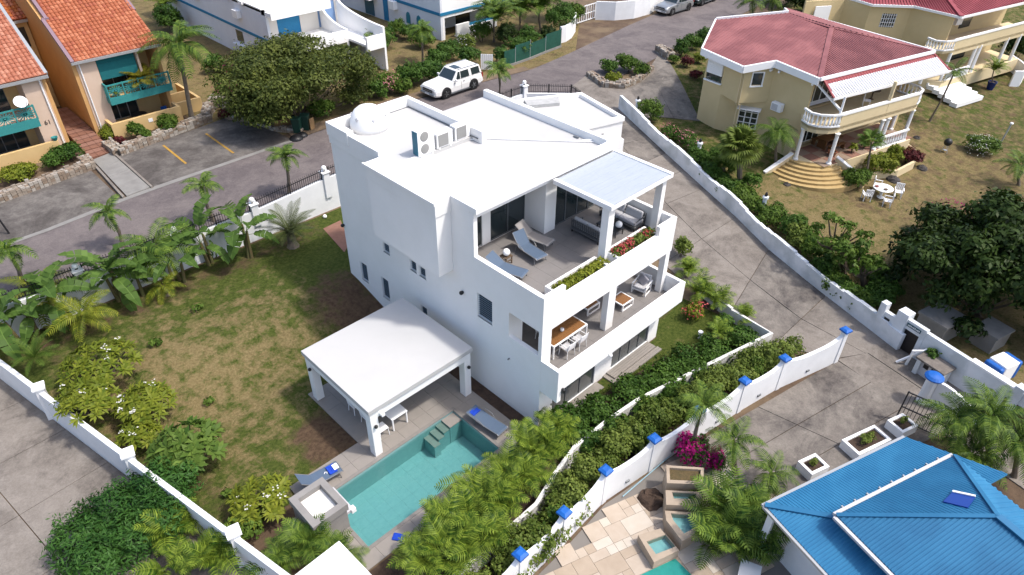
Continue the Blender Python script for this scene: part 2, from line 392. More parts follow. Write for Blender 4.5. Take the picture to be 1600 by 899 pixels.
def slab_quads(c, nu, nv, gap, off, th, name, m, parent=None, jitter=0.0, zf=None, us=None, vs=None):
    """split a quad (4 xy corners) into nu x nv slabs, each an object of its own"""
    zf = zf or gz
    c = [Vector(p[:2]) for p in c]
    def P(u, v): return (c[0]*(1-u)+c[1]*u)*(1-v)+(c[3]*(1-u)+c[2]*u)*v
    us = us or [i/nu for i in range(nu+1)]; vs = vs or [j/nv for j in range(nv+1)]
    lu = ((c[1]-c[0]).length+(c[2]-c[3]).length)/2; lv = ((c[3]-c[0]).length+(c[2]-c[1]).length)/2
    for i in range(len(us)-1):
        for j in range(len(vs)-1):
            a, b = us[i]+gap/lu, us[i+1]-gap/lu; e, f = vs[j]+gap/lv, vs[j+1]-gap/lv
            dz = off+rnd.uniform(-jitter, jitter)
            k = 3; mb = MB(); top = {}
            # subdivide along v so that the slab follows the slope
            nn = max(1, int(lv*(f-e)/1.2)); mm = max(1, int(lu*(b-a)/1.2))
            for x in range(mm):
                for y in range(nn):
                    pts = [P(a+(b-a)*(x+p)/mm, e+(f-e)*(y+q)/nn) for p, q in ((0, 0), (1, 0), (1, 1), (0, 1))]
                    mb.face([(p.x, p.y, zf(p.x, p.y)+dz) for p in pts])
            ring = [P(a, e), P(b, e), P(b, f), P(a, f)]
            for q in range(4):
                p0, p1 = ring[q], ring[(q+1) % 4]
                mb.face([(p1.x, p1.y, zf(p1.x, p1.y)+dz), (p0.x, p0.y, zf(p0.x, p0.y)+dz), (p0.x, p0.y, zf(p0.x, p0.y)+dz-th), (p1.x, p1.y, zf(p1.x, p1.y)+dz-th)])
            mb.build(name, m, parent)
# ================================================================== THE SETTING
PX0, PX1, PY0, PY1 = 7.05, 13.95, 14.55, 17.65          # swimming pool
def base_ground():
    mb = MB()
    def z(x, y): return gz(x, y, 1.4)-0.02
    for i in range(len(GX)-1):
        for j in range(len(GY)-1):
            a, b, c, d = GX[i], GX[i+1], GY[j], GY[j+1]
            if PX0-.01 < (a+b)/2 < PX1+.01 and PY0-.01 < (c+d)/2 < PY1+.01: continue
            mb.face([(a, c, z(a, c)), (b, c, z(b, c)), (b, d, z(b, d)), (a, d, z(a, d))])
    o = mb.build('ground', M_dirt); o['kind'] = 'structure'
base_ground()

# villa lawn, patchy, with bare patches
L1 = [(-0.2, 35.3), (25, 35.3), (25, 27), (16.1, 27), (16.1, 18.5), (9.6, 18.5), (6.2, 18.4), (3.2, 18.4), (2.35, 22.7), (0.6, 30.5)]
lawn = sheet('villa_lawn', L1, 0.01, M_lawn)
def d_l1(x, y):
    dry = 0.105-0.020*abs(y-27)-0.014*abs(x-6.5)
    if x > 13: dry -= 0.05*(x-13)
    if x < 4: dry -= 0.03
    return max(dry, -0.25)
def b_l1(x, y):
    b = 0.0
    b += 0.50*max(0, 1-((x-15)/2.8)**2-((y-26)/4.5)**2)
    b += 0.55*max(0, 1-((x-8.9)/1.9)**2-((y-20.3)/2.2)**2)
    b += 0.25*max(0, 1-abs(y-34.0)/1.7)+0.22*max(0, 1-abs(x-(0.6+(33-y)*0.16)-1.2)/1.6)*(y < 33)
    if y > 33.5 and x > 17: b = 0
    return b
attr_fn(lawn, 'dry', d_l1); attr_fn(lawn, 'bare', b_l1)
L2 = [(25.1, 10.6), (28.6, 9.6), (28.9, 12.3), (27.6, 18), (27.0, 27), (25.1, 27)]
fl = sheet('front_lawn', [(24.3, 10.9)]+L2+[(25.1, 14.2), (15.5, 14.2), (15.3, 11.9)], 0.01, M_lawn)
attr_fn(fl, 'dry', lambda x, y: -0.10 if x < 27 else -0.2); attr_fn(fl, 'bare', lambda x, y: 0.0 if y < 15 else 0.2)
L3 = [(45.5, 33.0), (43.7, 31.5), (42.2, 28.6), (41.2, 25.2), (39.5, 20.8), (38.2, 17.4), (36.8, 14.2), (35.3, 9.7), (34.0, 6.0), (33.0, -6), (60, -12), (120, -10), (120, 40), (60, 36)]
yl = sheet('yellow_house_lawn', L3, 0.01, M_lawn)
attr_fn(yl, 'dry', lambda x, y: 0.10 if (x < 62 and y < 19) else 0.0); attr_fn(yl, 'bare', lambda x, y: 0.17 if (x > 45 and y < 18) else 0.05)
L4 = [(18.0, 44.9), (21.5, 45.0), (31, 44.8), (38.6, 43.2), (50, 42.0), (60, 50), (60, 90), (17, 90)]
tl = sheet('far_gardens', L4, 0.01, M_lawn)
attr_fn(tl, 'dry', lambda x, y: 0.12); attr_fn(tl, 'bare', lambda x, y: 0.12)
# street
road = sheet('road', [(-60, 35.72), (30.5, 35.72), (33.8, 35.3), (38.6, 33.6), (41.2, 33.4), (44.0, 34.4), (47.5, 35.6), (60, 37.0), (120, 44), (120, 51), (62, 44.6), (50, 42.8), (44.5, 42.2), (38.6, 42.9), (31, 43.9), (21.5, 43.7), (10, 43.3), (5, 42.6), (-60, 42.2)], 0.03, M_asph)
sheet('parking_lot', [(-5, 42.25), (5, 42.65), (9.4, 43.28), (9.4, 48.9), (4.0, 48.3), (-5, 47.6)], 0.035, M_asphp)
sheet('parking_lot', [(11.5, 43.42), (21.4, 43.72), (21.2, 47.2), (19.8, 50.6), (11.5, 49.5)], 0.035, M_asphp)
sheet('road_shoulder', [(21.6, 43.75), (31, 43.95), (38.6, 42.95), (44.3, 42.25), (44.4, 43.2), (38.8, 44.2), (31, 45.2), (21.8, 45.1)], 0.045, mat('sandy_verge', (0.26, 0.18, 0.11), 0.95, (0.17, 0.125, 0.085), 1.6, 0.2, 0.5, 20))
for a, b in (((14.38, 49.1), (14.32, 45.3)), ((17.41, 48.9), (17.36, 44.6))):
    d = Vector((0.075, 0))
    sheet('parking_line', [(a[0]-.075, a[1]), (a[0]+.075, a[1]), (b[0]+.075, b[1]), (b[0]-.075, b[1])], 0.055, M_yline)
sheet('gutter_strip', [(-5, 42.1), (5, 42.5), (9.4, 43.05), (11.5, 43.2), (21.6, 43.5), (21.7, 43.82), (11.5, 43.62), (9.4, 43.45), (5, 42.85), (-5, 42.45)], 0.05, M_conc2)
M_kerbc = M_conc2
# concrete driveway of big slabs
DR_R = [on(*p) for p in ((1400, 548), (1290, 463), (1200, 390), (1150, 340), (1100, 295), (1040, 240), (990, 193))]
drv = thing('driveway', None, None, (0, 0, 0)); drv['kind'] = 'structure'
DLx = [(30.3, 6.9), (28.95, 9.6), (29.1, 12.4), (29.9, 17.4), (31.5, 21.5), (34.4, 25.4), (38.3, 31.3)]
DRx = [(p[0]+0.12, p[1]) for p in DR_R]
for i in range(6):
    q = [DLx[i], DRx[i], DRx[i+1], DLx[i+1]]
    slab_quads(q, 2, 2 if i > 3 else 1, 0.018, 0.035, 0.08, 'concrete_slab', [M_conc, M_concd, M_conc, M_conc2 if False else M_conc][i % 4], drv, 0.004)
q = [(38.3, 31.3), (DRx[6][0], DRx[6][1]), (44.6, 34.7), (38.7, 33.7)]
slab_quads(q, 2, 1, 0.018, 0.035, 0.08, 'concrete_slab', M_conc, drv, 0.004)
# junction apron of the yellow house drive
apr = thing('side_driveway', None, None, (0, 0, 0)); apr['kind'] = 'structure'
sd_ = [on(*p)[:2] for p in ((1012, 182), (1094, 190), (1046, 98), (1022, 86), (985, 142))]
slab_quads([sd_[0], sd_[1], sd_[2], sd_[4]], 2, 2, .012, .05, .08, 'concrete_slab', M_concd, apr, .003)
sheet('road_junction', [on(*p)[:2] for p in ((893, 136), (925, 112), (1000, 130), (1030, 84), (1046, 98), (1015, 185), (990, 200), (958, 186), (915, 150))], .032, M_conc)
# yard in front of the blue-roofed house
yard = thing('entrance_yard', None, None, (0, 0, 0)); yard['kind'] = 'structure'
slab_quads([(18.6, 9.1), (21.3, 3.6), (29.3, 1.2), (30.25, 6.75)], 3, 2, 0.018, 0.035, 0.08, 'concrete_slab', M_concd, yard, 0.004)
slab_quads([(30.3, 6.85), (29.2, 1.9), (32.6, 1.0), (33.55, 5.0)], 1, 2, 0.025, 0.033, 0.08, 'concrete_slab', M_conc, yard, 0.004)
slab_quads([(29.2, 1.85), (27.4, -6), (31, -6.5), (32.6, 0.95)], 1, 2, 0.025, 0.033, 0.08, 'concrete_slab', M_conc, yard, 0.004)
# neighbour's concrete yard at lower left
ny = thing('neighbour_yard', None, None, (0, 0, 0)); ny['kind'] = 'structure'
slab_quads([(-9, 35.4), (-0.55, 35.2), (3.5, 16.0), (-9, 14.0)], 3, 6, 0.016, 0.035, 0.08, 'concrete_slab', M_conc, ny, 0.005)

# path between the parking bays, brick ramp behind it
path = thing('path', None, None, (0, 0, 0)); path['kind'] = 'structure'
slab_quads([(9.75, 43.45), (11.25, 43.6), (11.3, 50.3), (10.0, 50.0)], 1, 4, 0.01, 0.10, 0.12, 'concrete_slab', M_conc2, path, 0.003)
for xa, ya, xb, yb in ((9.55, 43.4, 9.85, 50.0), (11.33, 43.5, 11.4, 50.3)):
    MB().bar((xa, ya, 2.36), (xb, yb, 2.36), 0.14, 0.22).build('kerb', M_conc, path)
M_terra = [mat('terracotta_paver', (0.30, 0.145, 0.095), 0.9, (0.24, 0.11, 0.075), 5, 0.3), mat('rose_terracotta_paver', (0.34, 0.18, 0.13), 0.9, (0.28, 0.14, 0.10), 5, 0.3)]
ramp = thing('ramp', None, None, (0, 0, 0)); ramp['kind'] = 'structure'
for j in range(16):
    y0 = 50.35+j*0.55
    zz = 2.42+min(j, 9)*0.06
    for k in range(3):
        MB().box(9.98+k*0.5+0.01, y0+.01, zz-.3, 9.98+k*.5+.49, y0+.54, zz+rnd.uniform(-.004, .004)).build('paver', M_terra[(j*3+k*2) % 2], ramp)

# pool terrace tiles
deck = thing('pool_terrace', None, None, (0, 0, 0)); deck['kind'] = 'structure'
def tiles(parent, x0, y0, x1, y1, s, z, th, m, name='tile', t=None, cut=None):
    t = t or s
    nx = max(1, round((x1-x0)/s)); ny_ = max(1, round((y1-y0)/t)); sx = (x1-x0)/nx; sy = (y1-y0)/ny_
    g_ = .004 if th > .02 else .0025; me = MB().box(g_, g_, -th, sx-g_, sy-g_, 0).mesh(name, m)
    for i in range(nx):
        for j in range(ny_):
            if cut and cut(x0+(i+.5)*sx, y0+(j+.5)*sy): continue
            obj_from(name, me, parent, (x0+i*sx, y0+j*sy, z+rnd.uniform(-.0015, .0015)))
MB().box(6.3, 13.9, -.2, 15.45, 14.55-.003, 0.03).box(13.955, 14.55, -.2, 15.45, 17.65, 0.03).box(6.3, 17.655, -.2, 15.45, 19.1, .03).box(9.7, 19.1, -.2, 15.45, 23.2, .03).box(5.4, 14.55, -.2, 7.045, 17.65, .03).build('screed', M_grout, deck)
tiles(deck, 9.7, 17.65, 15.45, 23.2, 0.8, 0.06, 0.04, M_tile)
tiles(deck, 6.3, 17.65, 9.7, 19.1, 0.8, 0.06, 0.04, M_tile, t=0.72)
tiles(deck, 13.95, 14.0, 15.45, 17.65, 0.75, 0.06, 0.04, M_tile)
tiles(deck, 6.4, 13.75, 13.95, 14.55, 0.8, 0.06, 0.04, M_tile)
tiles(deck, 5.6, 14.55, 7.05, 17.65, 0.75, 0.06, 0.04, M_tile)
# pool basin
pool = thing('swimming_pool', None, None, (0, 0, 0)); pool['kind'] = 'structure'
ZB = -1.15
MB().box(PX0, PY0, ZB-.2, PX1, PY1, ZB-.0055).box(PX0-.05, PY0, ZB-.2, PX0, PY1, .02).box(PX1, PY0, ZB-.2, PX1+.05, PY1, .02).box(PX0-.05, PY0-.05, ZB-.2, PX1+.05, PY0, .02).box(PX0-.05, PY1, ZB-.2, PX1+.05, PY1+.05, .02).build('pool_shell', M_pooltile, pool)
tiles(pool, PX0+.002, PY0+.002, PX1-.002, PY1-.002, 0.55, ZB, .005, M_pooltile, 'pool_tile')
cop = MB()
for a in ((PX0-.16, PY1, PX1+.16, PY1+.16), (PX0-.16, PY0-.16, PX1+.16, PY0), (PX1, PY0, PX1+.16, PY1), (PX0-.16, PY0, PX0, PY1)):
    cop.box(a[0], a[1], 0.03, a[2], a[3], 0.078)
cop.build('coping', mat('grey_stone_coping', (0.31, 0.285, 0.265), 0.7, (0.26, 0.24, 0.22), 4, .3), pool, bevel=.01)
for k, (xa, xb, zz, w) in enumerate(((13.24, 13.945, -.06, .62), (12.89, 13.235, -.17, .60), (12.54, 12.885, -.30, .66), (12.19, 12.535, -.44, .78))):
    ps_ = MB().box(xa, PY1-w, ZB, xb, PY1-.005, zz-.03).build('pool_step', M_pooltile, pool); MB().box(xa, PY1-w-.01, zz-.029, xb, PY1-.006, zz).build('tread', M_tile, ps_)
wz = MB(); wz.face([(PX0+.001, PY0+.001, -.10), (PX1-.001, PY0+.001, -.10), (PX1-.001, PY1-.001, -.10), (PX0+.001, PY1-.001, -.10)])
o = wz.build('pool_water', M_water); o['kind'] = 'structure'
sky_note = None
# soil strip along the villa's west wall
sheet('planting_bed', [(15.46, 14.0), (16.09, 14.0), (16.09, 25), (15.46, 23.3)], 0.02, M_mulch)
sheet('planting_bed', [(15.7, 12.0), (24.0, 10.9), (24.2, 13.0), (16.2, 13.9)], 0.025, M_mulch)
sheet('planting_bed', [(10.2, 9.8), (12.5, 9.6), (15.1, 9.75), (18, 9.35), (20.6, 8.95), (26.1, 8.05), (28.7, 9.4), (23.9, 10.6), (17.9, 11.6), (15.6, 11.8), (14.2, 11.6), (13.4, 13.7), (6.4, 13.7), (6, 10)], 0.015, M_mulch)
# ================================================================== THE VILLA
X0, X1 = 16.1, 25.1
VB = 0.012
villa = thing('villa', 'large white three-storey flat-roofed villa with terraces and a small roof dome', 'house', (20.5, 20, 0))
def louvre(px, p0, w, h, m=M_glassb, ns=None, parent=villa):
    """louvred window in the west wall: p0=(y_left,z_bottom) seen from outside, w along -y"""
    y0, z0 = p0
    f = MB(); t = .035
    x = px+0.06
    f.box(x, y0, z0, x+.05, y0-t, z0+h).box(x, y0-w+t, z0, x+.05, y0-w, z0+h).box(x, y0-t, z0, x+.05, y0-w+t, z0+t).box(x, y0-t, z0+h-t, x+.05, y0-w+t, z0+h)
    wdw = f.build('window', M_trim, parent)
    MB().box(x+.07, y0, z0, x+.075, y0-w, z0+h).build('window_backing', M_glass, wdw)
    n = ns or max(3, round(h/.13))
    for k in range(n):
        zc = z0+t+(h-2*t)*(k+.5)/n
        s = MB(); s.obox((x+.02, y0-w/2, zc), (.012, w-2*t-.01, (h-2*t)/n*1.15), M=Matrix.Rotation(R_(-32), 3, 'Y'))
        s.build('louvre', m, wdw)
    MB().box(px-.03, y0+.05, z0-.06, px+.06, y0-w-.05, z0).build('sill', M_white, wdw)
    return wdw
WINS = [(27.75, 1.17, .65, 1.22), (25.82, 1.04, .65, 1.34), (25.28, 4.21, .55, .60), (23.07, 4.22, .50, .63), (22.37, 4.23, .50, .60), (22.48, 1.76, .50, .62)]
YN = 28.85
holes = [(YN-y, YN-y+w, z, z+h) for y, z, w, h in WINS]
w = MB(); wall_holes(w, (X0, YN), (X0, 18.34), -.3, 9.395, .22, holes)
w.build('wall', M_white, villa)
hb = [(18.34-18.20, 18.34-17.24, 4.18, 5.50), (18.34-16.20, 18.34-14.45, 4.20, 5.54)]
w = MB(); wall_holes(w, (X0, 18.34), (X0, 14.26), -.3, 7.31, .22, hb); w.build('wall', M_white, villa)
for y, z, ww, h in WINS: louvre(X0, (y, z), ww, h)
louvre(X0, (18.20, 4.18), .96, 1.32, ns=11)
# north, east and inner walls
MB().box(X0+.22, YN-.22, -.3, 20.98, YN, 9.395).box(20.76, 27.2, 1.0, 20.98, YN-.22, 9.395).box(20.98, 26.98, 1.0, X1, 27.2, 9.395).box(X1-.22, 18.9, -.2, X1, 26.98, 9.395).build('wall', M_white, villa)
MB().box(X1-.22, 14.5, -.2, X1, 18.9, 3.1).box(X1-.22, 17.6, 3.1, X1, 18.9, 6.05).build('wall', M_white, villa)
# bay box on the west side
MB().box(15.28, 19.76, 5.90, X0, 24.6, 8.95).build('bay_box', M_white, villa, bevel=VB)
MB().box(15.24, 19.72, 8.95, X0+.3, 24.64, 9.70).build('bay_cornice', M_white, villa, bevel=VB)
MB().box(15.14, 19.64, 9.58, 15.24, 24.70, 9.70).build('bay_coping', M_white, villa)
# main roof: slab, rims
r = MB(); r.box(X0+.3, 18.55, 9.25, X1-.25, 27.2, 9.42); r.build('roof', M_roofw, villa)
MB().box(X0-.03, 18.12, 9.45, X1+.02, 18.55, 9.72).build('roof_rim', M_white, villa, bevel=VB)
MB().box(X0-.006, 18.3, 9.18, X1-.004, 18.55, 9.445).build('roof_fascia', M_white, villa, bevel=VB)
MB().box(X0-.03, 18.552, 9.395, X0+.3, 19.715, 9.72).build('roof_rim', M_white, villa, bevel=VB)
MB().box(X1-.25, 18.552, 9.395, X1+.02, 27.22, 9.80).build('roof_rim', M_white, villa, bevel=VB)
# dome block
MB().box(X0-.05, 24.72, 8.95, X0-.001, YN+.04, 9.394).build('cornice_band', M_white, villa, bevel=VB)
r = MB(); r.box(X0+.28, 23.55, 9.3, 20.75, YN-.28, 9.60); r.build('roof', M_roofw, villa)
MB().box(X0-.06, 24.645, 9.395, X0+.28, 27.1, 9.93).build('roof_rim', M_white, villa, bevel=VB)
MB().box(X0-.10, 27.1, 9.395, X0+.28, YN+.06, 10.05).build('roof_rim', M_white, villa, bevel=VB)
MB().box(X0+.28, YN-.28, 9.395, 20.75, YN+.06, 10.05).build('roof_rim', M_white, villa, bevel=VB)
MB().box(20.75, 22.85, 9.395, 21.0, YN+.06, 10.05).build('roof_rim', M_white, villa, bevel=VB)
MB().box(X0+.3, 23.5, 9.4, 18.3, 23.62, 9.68).build('roof_kerb', M_white, villa)
dm = MB(); dm.lathe([(0.92, 0), (.92, .25), (.90, .45), (.82, .7), (.68, .92), (.48, 1.08), (.25, 1.17), (.02, 1.20)], (17.72, 27.75, 9.58), 32)
dome = dm.build('dome', M_white, villa, smooth=True)
for k in range(6):
    a = R_(k*60+15); c = Vector((17.72+  .83*math.cos(a), 27.75+.83*math.sin(a), 9.58+.72))
    Mx = Vector((math.cos(a), math.sin(a), .45)).to_track_quat('X', 'Z').to_matrix() @ Matrix.Rotation(R_(45), 3, 'X')
    MB().obox(c, (.05, .14, .14), M=Mx).build('vent_tile', M_cush, dome)
# first floor: slab, balcony, pillars
MB().box(X0+.22, 14.28, 2.85, X1-.22, 18.3, 3.08).build('floor_slab', M_white, villa)
MB().box(X0+.181, 13.441, 2.85, X1-.041, 14.26, 3.08).build('balcony_slab', M_white, villa)
tl_ = thing('balcony_floor', None, None, (20.5, 20, 0)); tl_.parent = villa; KIDS.setdefault(villa.name, []).append(tl_); tl_.location = (0, 0, 0); LOC[tl_.name] = LOC[villa.name]
def tiles_v(parent, x0, y0, x1, y1, s, z, m):
    nx = max(1, round((x1-x0)/s)); ny_ = max(1, round((y1-y0)/s)); sx = (x1-x0)/nx; sy = (y1-y0)/ny_; O = LOC[villa.name]
    me = MB().box(0.003, 0.003, -.02, sx-.003, sy-.003, 0).mesh('floor_tile', m)
    for i in range(nx):
        for j in range(ny_): obj_from('floor_tile', me, parent, (x0+i*sx-O.x, y0+j*sy-O.y, z-O.z+rnd.uniform(-.001, .001)))
tiles_v(tl_, X0+.23, 13.45, X1-.02, 17.55, .8, 3.105, M_tileg)
MB().box(X0, 13.26, 2.86, X1+.14, 13.44, 4.05).build('balcony_parapet', M_white, villa, bevel=VB)
MB().box(X0+.0005, 13.262, 2.28, X0+.24, 13.438, 2.859).build('corner_drop', M_white, villa)
MB().box(X0+.001, 13.44, 2.28, X0+.18, 14.258, 4.05).build('balcony_parapet', M_white, villa, bevel=VB)
MB().box(X1-.04, 13.44, 2.60, X1+.14, 17.6, 4.05).build('balcony_parapet', M_white, villa, bevel=VB)
for a in ((X0+.22, 14.262, 16.68, 14.6), (20.45, 14.28, 20.98, 14.6), (24.72, 14.28, X1-.045, 14.6)):
    MB().box(a[0], a[1], 3.1, a[2], a[3], 5.46).build('pillar', M_white, villa, bevel=VB)
# glazed wall behind the balcony
MB().box(X0+.22, 17.6, 3.1, 17.3, 17.8, 6.05).box(23.9, 17.6, 3.1, X1-.22, 17.8, 6.05).box(17.3, 17.6, 5.5, 23.9, 17.8, 6.05).build('wall', M_white, villa)
def sliding(parent, a, b, z0, z1, n, ax='x', m=M_alu, g=M_glass, dep=.06):
    """sliding door set between a and b (xy), n panes"""
    a = Vector(a); b = Vector(b); d = (b-a); L = d.length; d.normalize(); t = .05
    f = MB()
    def seg(u0, u1, za, zb, wd):
        p = a+d*((u0+u1)/2); f.obox((p.x, p.y, (za+zb)/2), (u1-u0, wd, zb-za), rz=math.atan2(d.y, d.x))
    seg(0, L, z0, z0+t, .08); seg(0, L, z1-t, z1, .08)
    for k in range(n+1): u = L*k/n; seg(max(0, u-.03), min(L, u+.03), z0+t, z1-t, .08)
    dr = f.build('sliding_door', m, parent)
    for k in range(n):
        p = a+d*(L*(k+.5)/n); q = MB()
        q.obox((p.x, p.y, (z0+z1)/2), (L/n-.062, .015, z1-z0-2*t-.002), rz=math.atan2(d.y, d.x)); q.build('pane', g, dr)
    return dr
MB().box(X0+.225, 16.24, 3.1, 16.98, 17.59, 6.05).build('wall', M_white, villa)
M_curt = mat('pale_curtain', (0.45, 0.50, 0.52), 0.9)
sliding(villa, (17.3, 17.65), (23.9, 17.65), 3.1, 5.5, 4, m=M_alul)
# terrace: slab, floor, parapets, planters
MB().box(X0+.22, 14.44, 5.95, X1-.22, 27, 6.27).build('terrace_slab', M_white, villa)
tiles_v(tl_, X0+.225, 14.46, X1-.05, 19.86, .75, 6.295, M_tileg)
f = MB(); f.box(X0+.221, 14.26, 5.46, X1+.0, 14.44, 6.86).box(X0+.221, 14.26, 6.86, 17.38, 14.44, 7.33).box(23.75, 14.26, 6.86, X1, 14.44, 7.33)
f.box(X0, 14.08+.18, 7.31, X0+.221, 14.44, 7.331)
f.build('terrace_front', M_white, villa)
MB().box(X1-.18, 14.44, 6.0, X1, 18.6, 7.33).build('terrace_parapet', M_white, villa, bevel=VB)
for xa, xb in ((17.2, 20.35), (21.0, 23.95)):
    p = MB(); p.box(xa, 15.12, 6.3, xb, 15.24, 6.88).box(xa, 14.44, 6.3, xa+.12, 15.12, 6.88).box(xb-.12, 14.44, 6.3, xb, 15.12, 6.88)
    pl = p.build('planter', M_white, villa, bevel=.006)
    MB().box(xa+.12, 14.44, 6.3, xb-.12, 15.12, 6.72).build('soil', M_mulch, pl)
# closet, glazing of the top floor
MB().box(20.73, 18.58, 6.3, 21.47, 19.9, 9.18).build('closet', M_white, villa, bevel=.005)
MB().box(X0+.22, 19.9, 6.3, 16.28+.1, 20.05, 9.2).box(X0+.22, 19.9, 9.0, 20.73, 20.05, 9.2).box(17.98, 19.88, 6.3, 18.5, 20.05, 9.0).build('wall', M_white, villa)
sliding(villa, (16.38, 19.93), (17.98, 19.93), 6.3, 9.0, 2, m=M_alul); sliding(villa, (18.5, 19.93), (20.73, 19.93), 6.3, 9.0, 2, m=M_alu)
sliding(villa, (21.47, 18.75), (X1-.22, 18.75), 6.3, 9.0, 4, m=M_alu)
MB().box(21.47, 18.62, 9.0, X1-.22, 18.9, 9.18).build('wall', M_white, villa)
MB().box(18.52, 20.3, 6.3, 19.5, 20.36, 8.9).box(16.45, 20.3, 6.3, 16.9, 20.36, 8.9).build('curtain', M_curt, villa)
MB().box(X0+.25, 23.0, 6.28, X1-.3, 23.1, 9.2).build('inner_wall', M_cush, villa)
# pergola over the terrace
per = MB(); per.box(20.62, 14.80, 9.20, 20.82, 18.1, 9.42).box(24.86, 14.80, 9.20, 25.06, 18.1, 9.42).box(20.82, 14.80, 9.20, 24.86, 14.90, 9.34)
pg = per.build('pergola', M_trim, villa, bevel=.006)
M_perg = mat('pale_blue_roof_sheet', (0.52, 0.57, 0.63), 0.6, (0.47, 0.52, 0.58), 2, .3, stretch=(0.6, 4, 1))
n_ = 8
for k in range(n_):
    y0 = 14.91+k*(18.1-14.91)/n_; y1 = 14.91+(k+1)*(18.1-14.91)/n_-.004
    MB().box(20.825, y0, 9.335, 24.855, y1, 9.37).build('roof_panel', M_perg, pg)
for a in ((20.75, 14.98, 21.15, 15.36), (24.62, 15.0, 24.915, 15.36)):
    MB().box(a[0], a[1], 6.3, a[2], a[3], 9.2).build('post', M_white, pg, bevel=.008)
# ground floor front
gh = [(17.0-16.1, 20.0-16.1, 0.06, 2.35), (21.3-16.1, 24.3-16.1, 0.17, 2.5)]
w = MB(); wall_holes(w, (X0+.22, 14.27), (X1, 14.27), -.3, 2.85, .22, [(a-.22, b-.22, c, d) for a, b, c, d in gh]); w.build('wall', M_white, villa)
M_glassg = mat('grey_reflective_glass', (0.10, 0.115, 0.12), 0.06, spec=1.0)
sliding(villa, (17.0, 14.36), (20.0, 14.36), .06, 2.35, 3, g=M_glassg); sliding(villa, (21.3, 14.36), (24.3, 14.36), .17, 2.5, 4, g=M_glassg)
st = thing('steps', None, None, (20.5, 20, 0)); st.parent = villa; KIDS[villa.name].append(st); st.location = (0, 0, 0); LOC[st.name] = LOC[villa.name]
for k in range(4):
    MB().box(20.95, 13.72+k*.135, 0, 24.3, 13.72+(k+1)*.135-.012, .17).build('step_board', M_tile, st)
for k in range(2):
    MB().box(20.7, 13.42+k*.15, 0, 24.45, 13.42+(k+1)*.15-.012, .09).build('step_board', M_tile, st)
MB().box(20.7, 13.722, 0, 20.94, 14.26, .09).build('step_board', M_tile, st)
MB().box(16.9, 13.75, 0, 20.2, 14.26, .05).build('door_step', M_tile, villa)
# small fittings
for p in ((X0, 19.15, 5.0), (X0, 29.0-.2, 4.2)):
    b = MB(); b.ball((p[0]-.11, p[1], p[2]), .10, 10, 7); b.box(p[0]-.06, p[1]-.05, p[2]-.05, p[0], p[1]+.05, p[2]+.05); b.build('wall_lamp', M_dark, villa)
MB().tube([(X0+.02, 16.14, 2.96), (X0-.10, 16.14, 2.94)], .035).build('spout', M_alu, villa)
for x in (16.4, 19.55): MB().ball((x, 13.18, 2.9), .09, 10, 7).box(x-.05, 13.2, 2.86, x+.05, 13.262, 2.98).build('flood_light', M_trim if x > 17 else M_dark, villa)
MB().ball((X1+.2, 13.5, 2.95), .10, 10, 7).box(X1+.1, 13.44, 2.9, X1+.2, 13.55, 3.0).build('flood_light', M_dark, villa)
pp = MB(); pp.tube([(20.6, 23.6, 9.46), (21.4, 23.0, 9.46), (24.4, 19.75, 9.46), (24.84, 19.3, 9.46)], .035, 6); pp.tube([(24.5, 19.75, 9.47), (24.5, 19.75, 9.47), (24.85, 19.45, 9.5)], .06, 6)
pp.build('roof_pipe', M_trim, villa)
pp = MB(); pp.tube([(20.70, 28.5, 9.62), (20.70, 23.1, 9.64)], .03, 6).tube([(20.70, 28.5, 9.62), (19.5, 28.5, 9.62)], .02, 6); pp.build('roof_pipe', M_alu, villa)
MB().tube([(24.6, 20.1, 9.44), (24.6, 20.4, 9.44)], .06, 6).build('roof_outlet', M_alu, villa)

# garage block beside the drive
gar = thing('garage', 'low white garage block with a grey-rimmed flat roof behind the villa', 'garage', (34, 29, 1.5))
GP = [(36.95, 26.3), (38.15, 31.2), (34.2, 33.3), (28.0, 33.2), (28.0, 28.7)]
def inset(poly, d):
    n = len(poly); out = []
    if sum(poly[i][0]*poly[(i+1) % n][1]-poly[(i+1) % n][0]*poly[i][1] for i in range(n)) < 0: poly = poly[::-1]
    for i in range(n):
        a, b, c = Vector(poly[i-1]), Vector(poly[i]), Vector(poly[(i+1) % n])
        d1 = (b-a).normalized(); d2 = (c-b).normalized(); n1 = Vector((-d1.y, d1.x)); n2 = Vector((-d2.y, d2.x))
        k = (n1+n2); k = k/(1+n1.dot(n2)); p = b+k*d; out.append((p.x, p.y))
    return out
MB().prism(inset(GP, .06), 0.8, 4.72).build('wall', M_white, gar)
MB().prism(inset(GP, -.10), 0.8, 3.4).build('plinth', M_white, gar, bevel=.01)
M_grime = mat('grime_grey_parapet', (0.47, 0.47, 0.46), 0.85, (0.62, 0.62, 0.61), 2, .2, .1, 30)
ri = inset(GP, .28)
def rim(mb, P, Q, z0, z1):
    n = len(P)
    for i in range(n):
        j = (i+1) % n
        mb.face([(*P[i], z0), (*P[j], z0), (*P[j], z1), (*P[i], z1)]); mb.face([(*Q[j], z0), (*Q[i], z0), (*Q[i], z1), (*Q[j], z1)])
        mb.face([(*P[i], z1), (*P[j], z1), (*Q[j], z1), (*Q[i], z1)]); mb.face([(*Q[i], z0), (*Q[j], z0), (*P[j], z0), (*P[i], z0)])
mb = MB(); rim(mb, inset(GP, -.02), ri, 4.72, 5.02); mb.build('roof_rim', M_white, gar)
MB().prism(inset(GP, .285), 4.6, 4.76).build('roof', M_roofw, gar)
MB().prism([(35.6, 31.0), (36.5, 32.0), (34.2, 33.2), (33.6, 32.2)], 4.77, 4.99).build('skylight_curb', M_grime, gar)
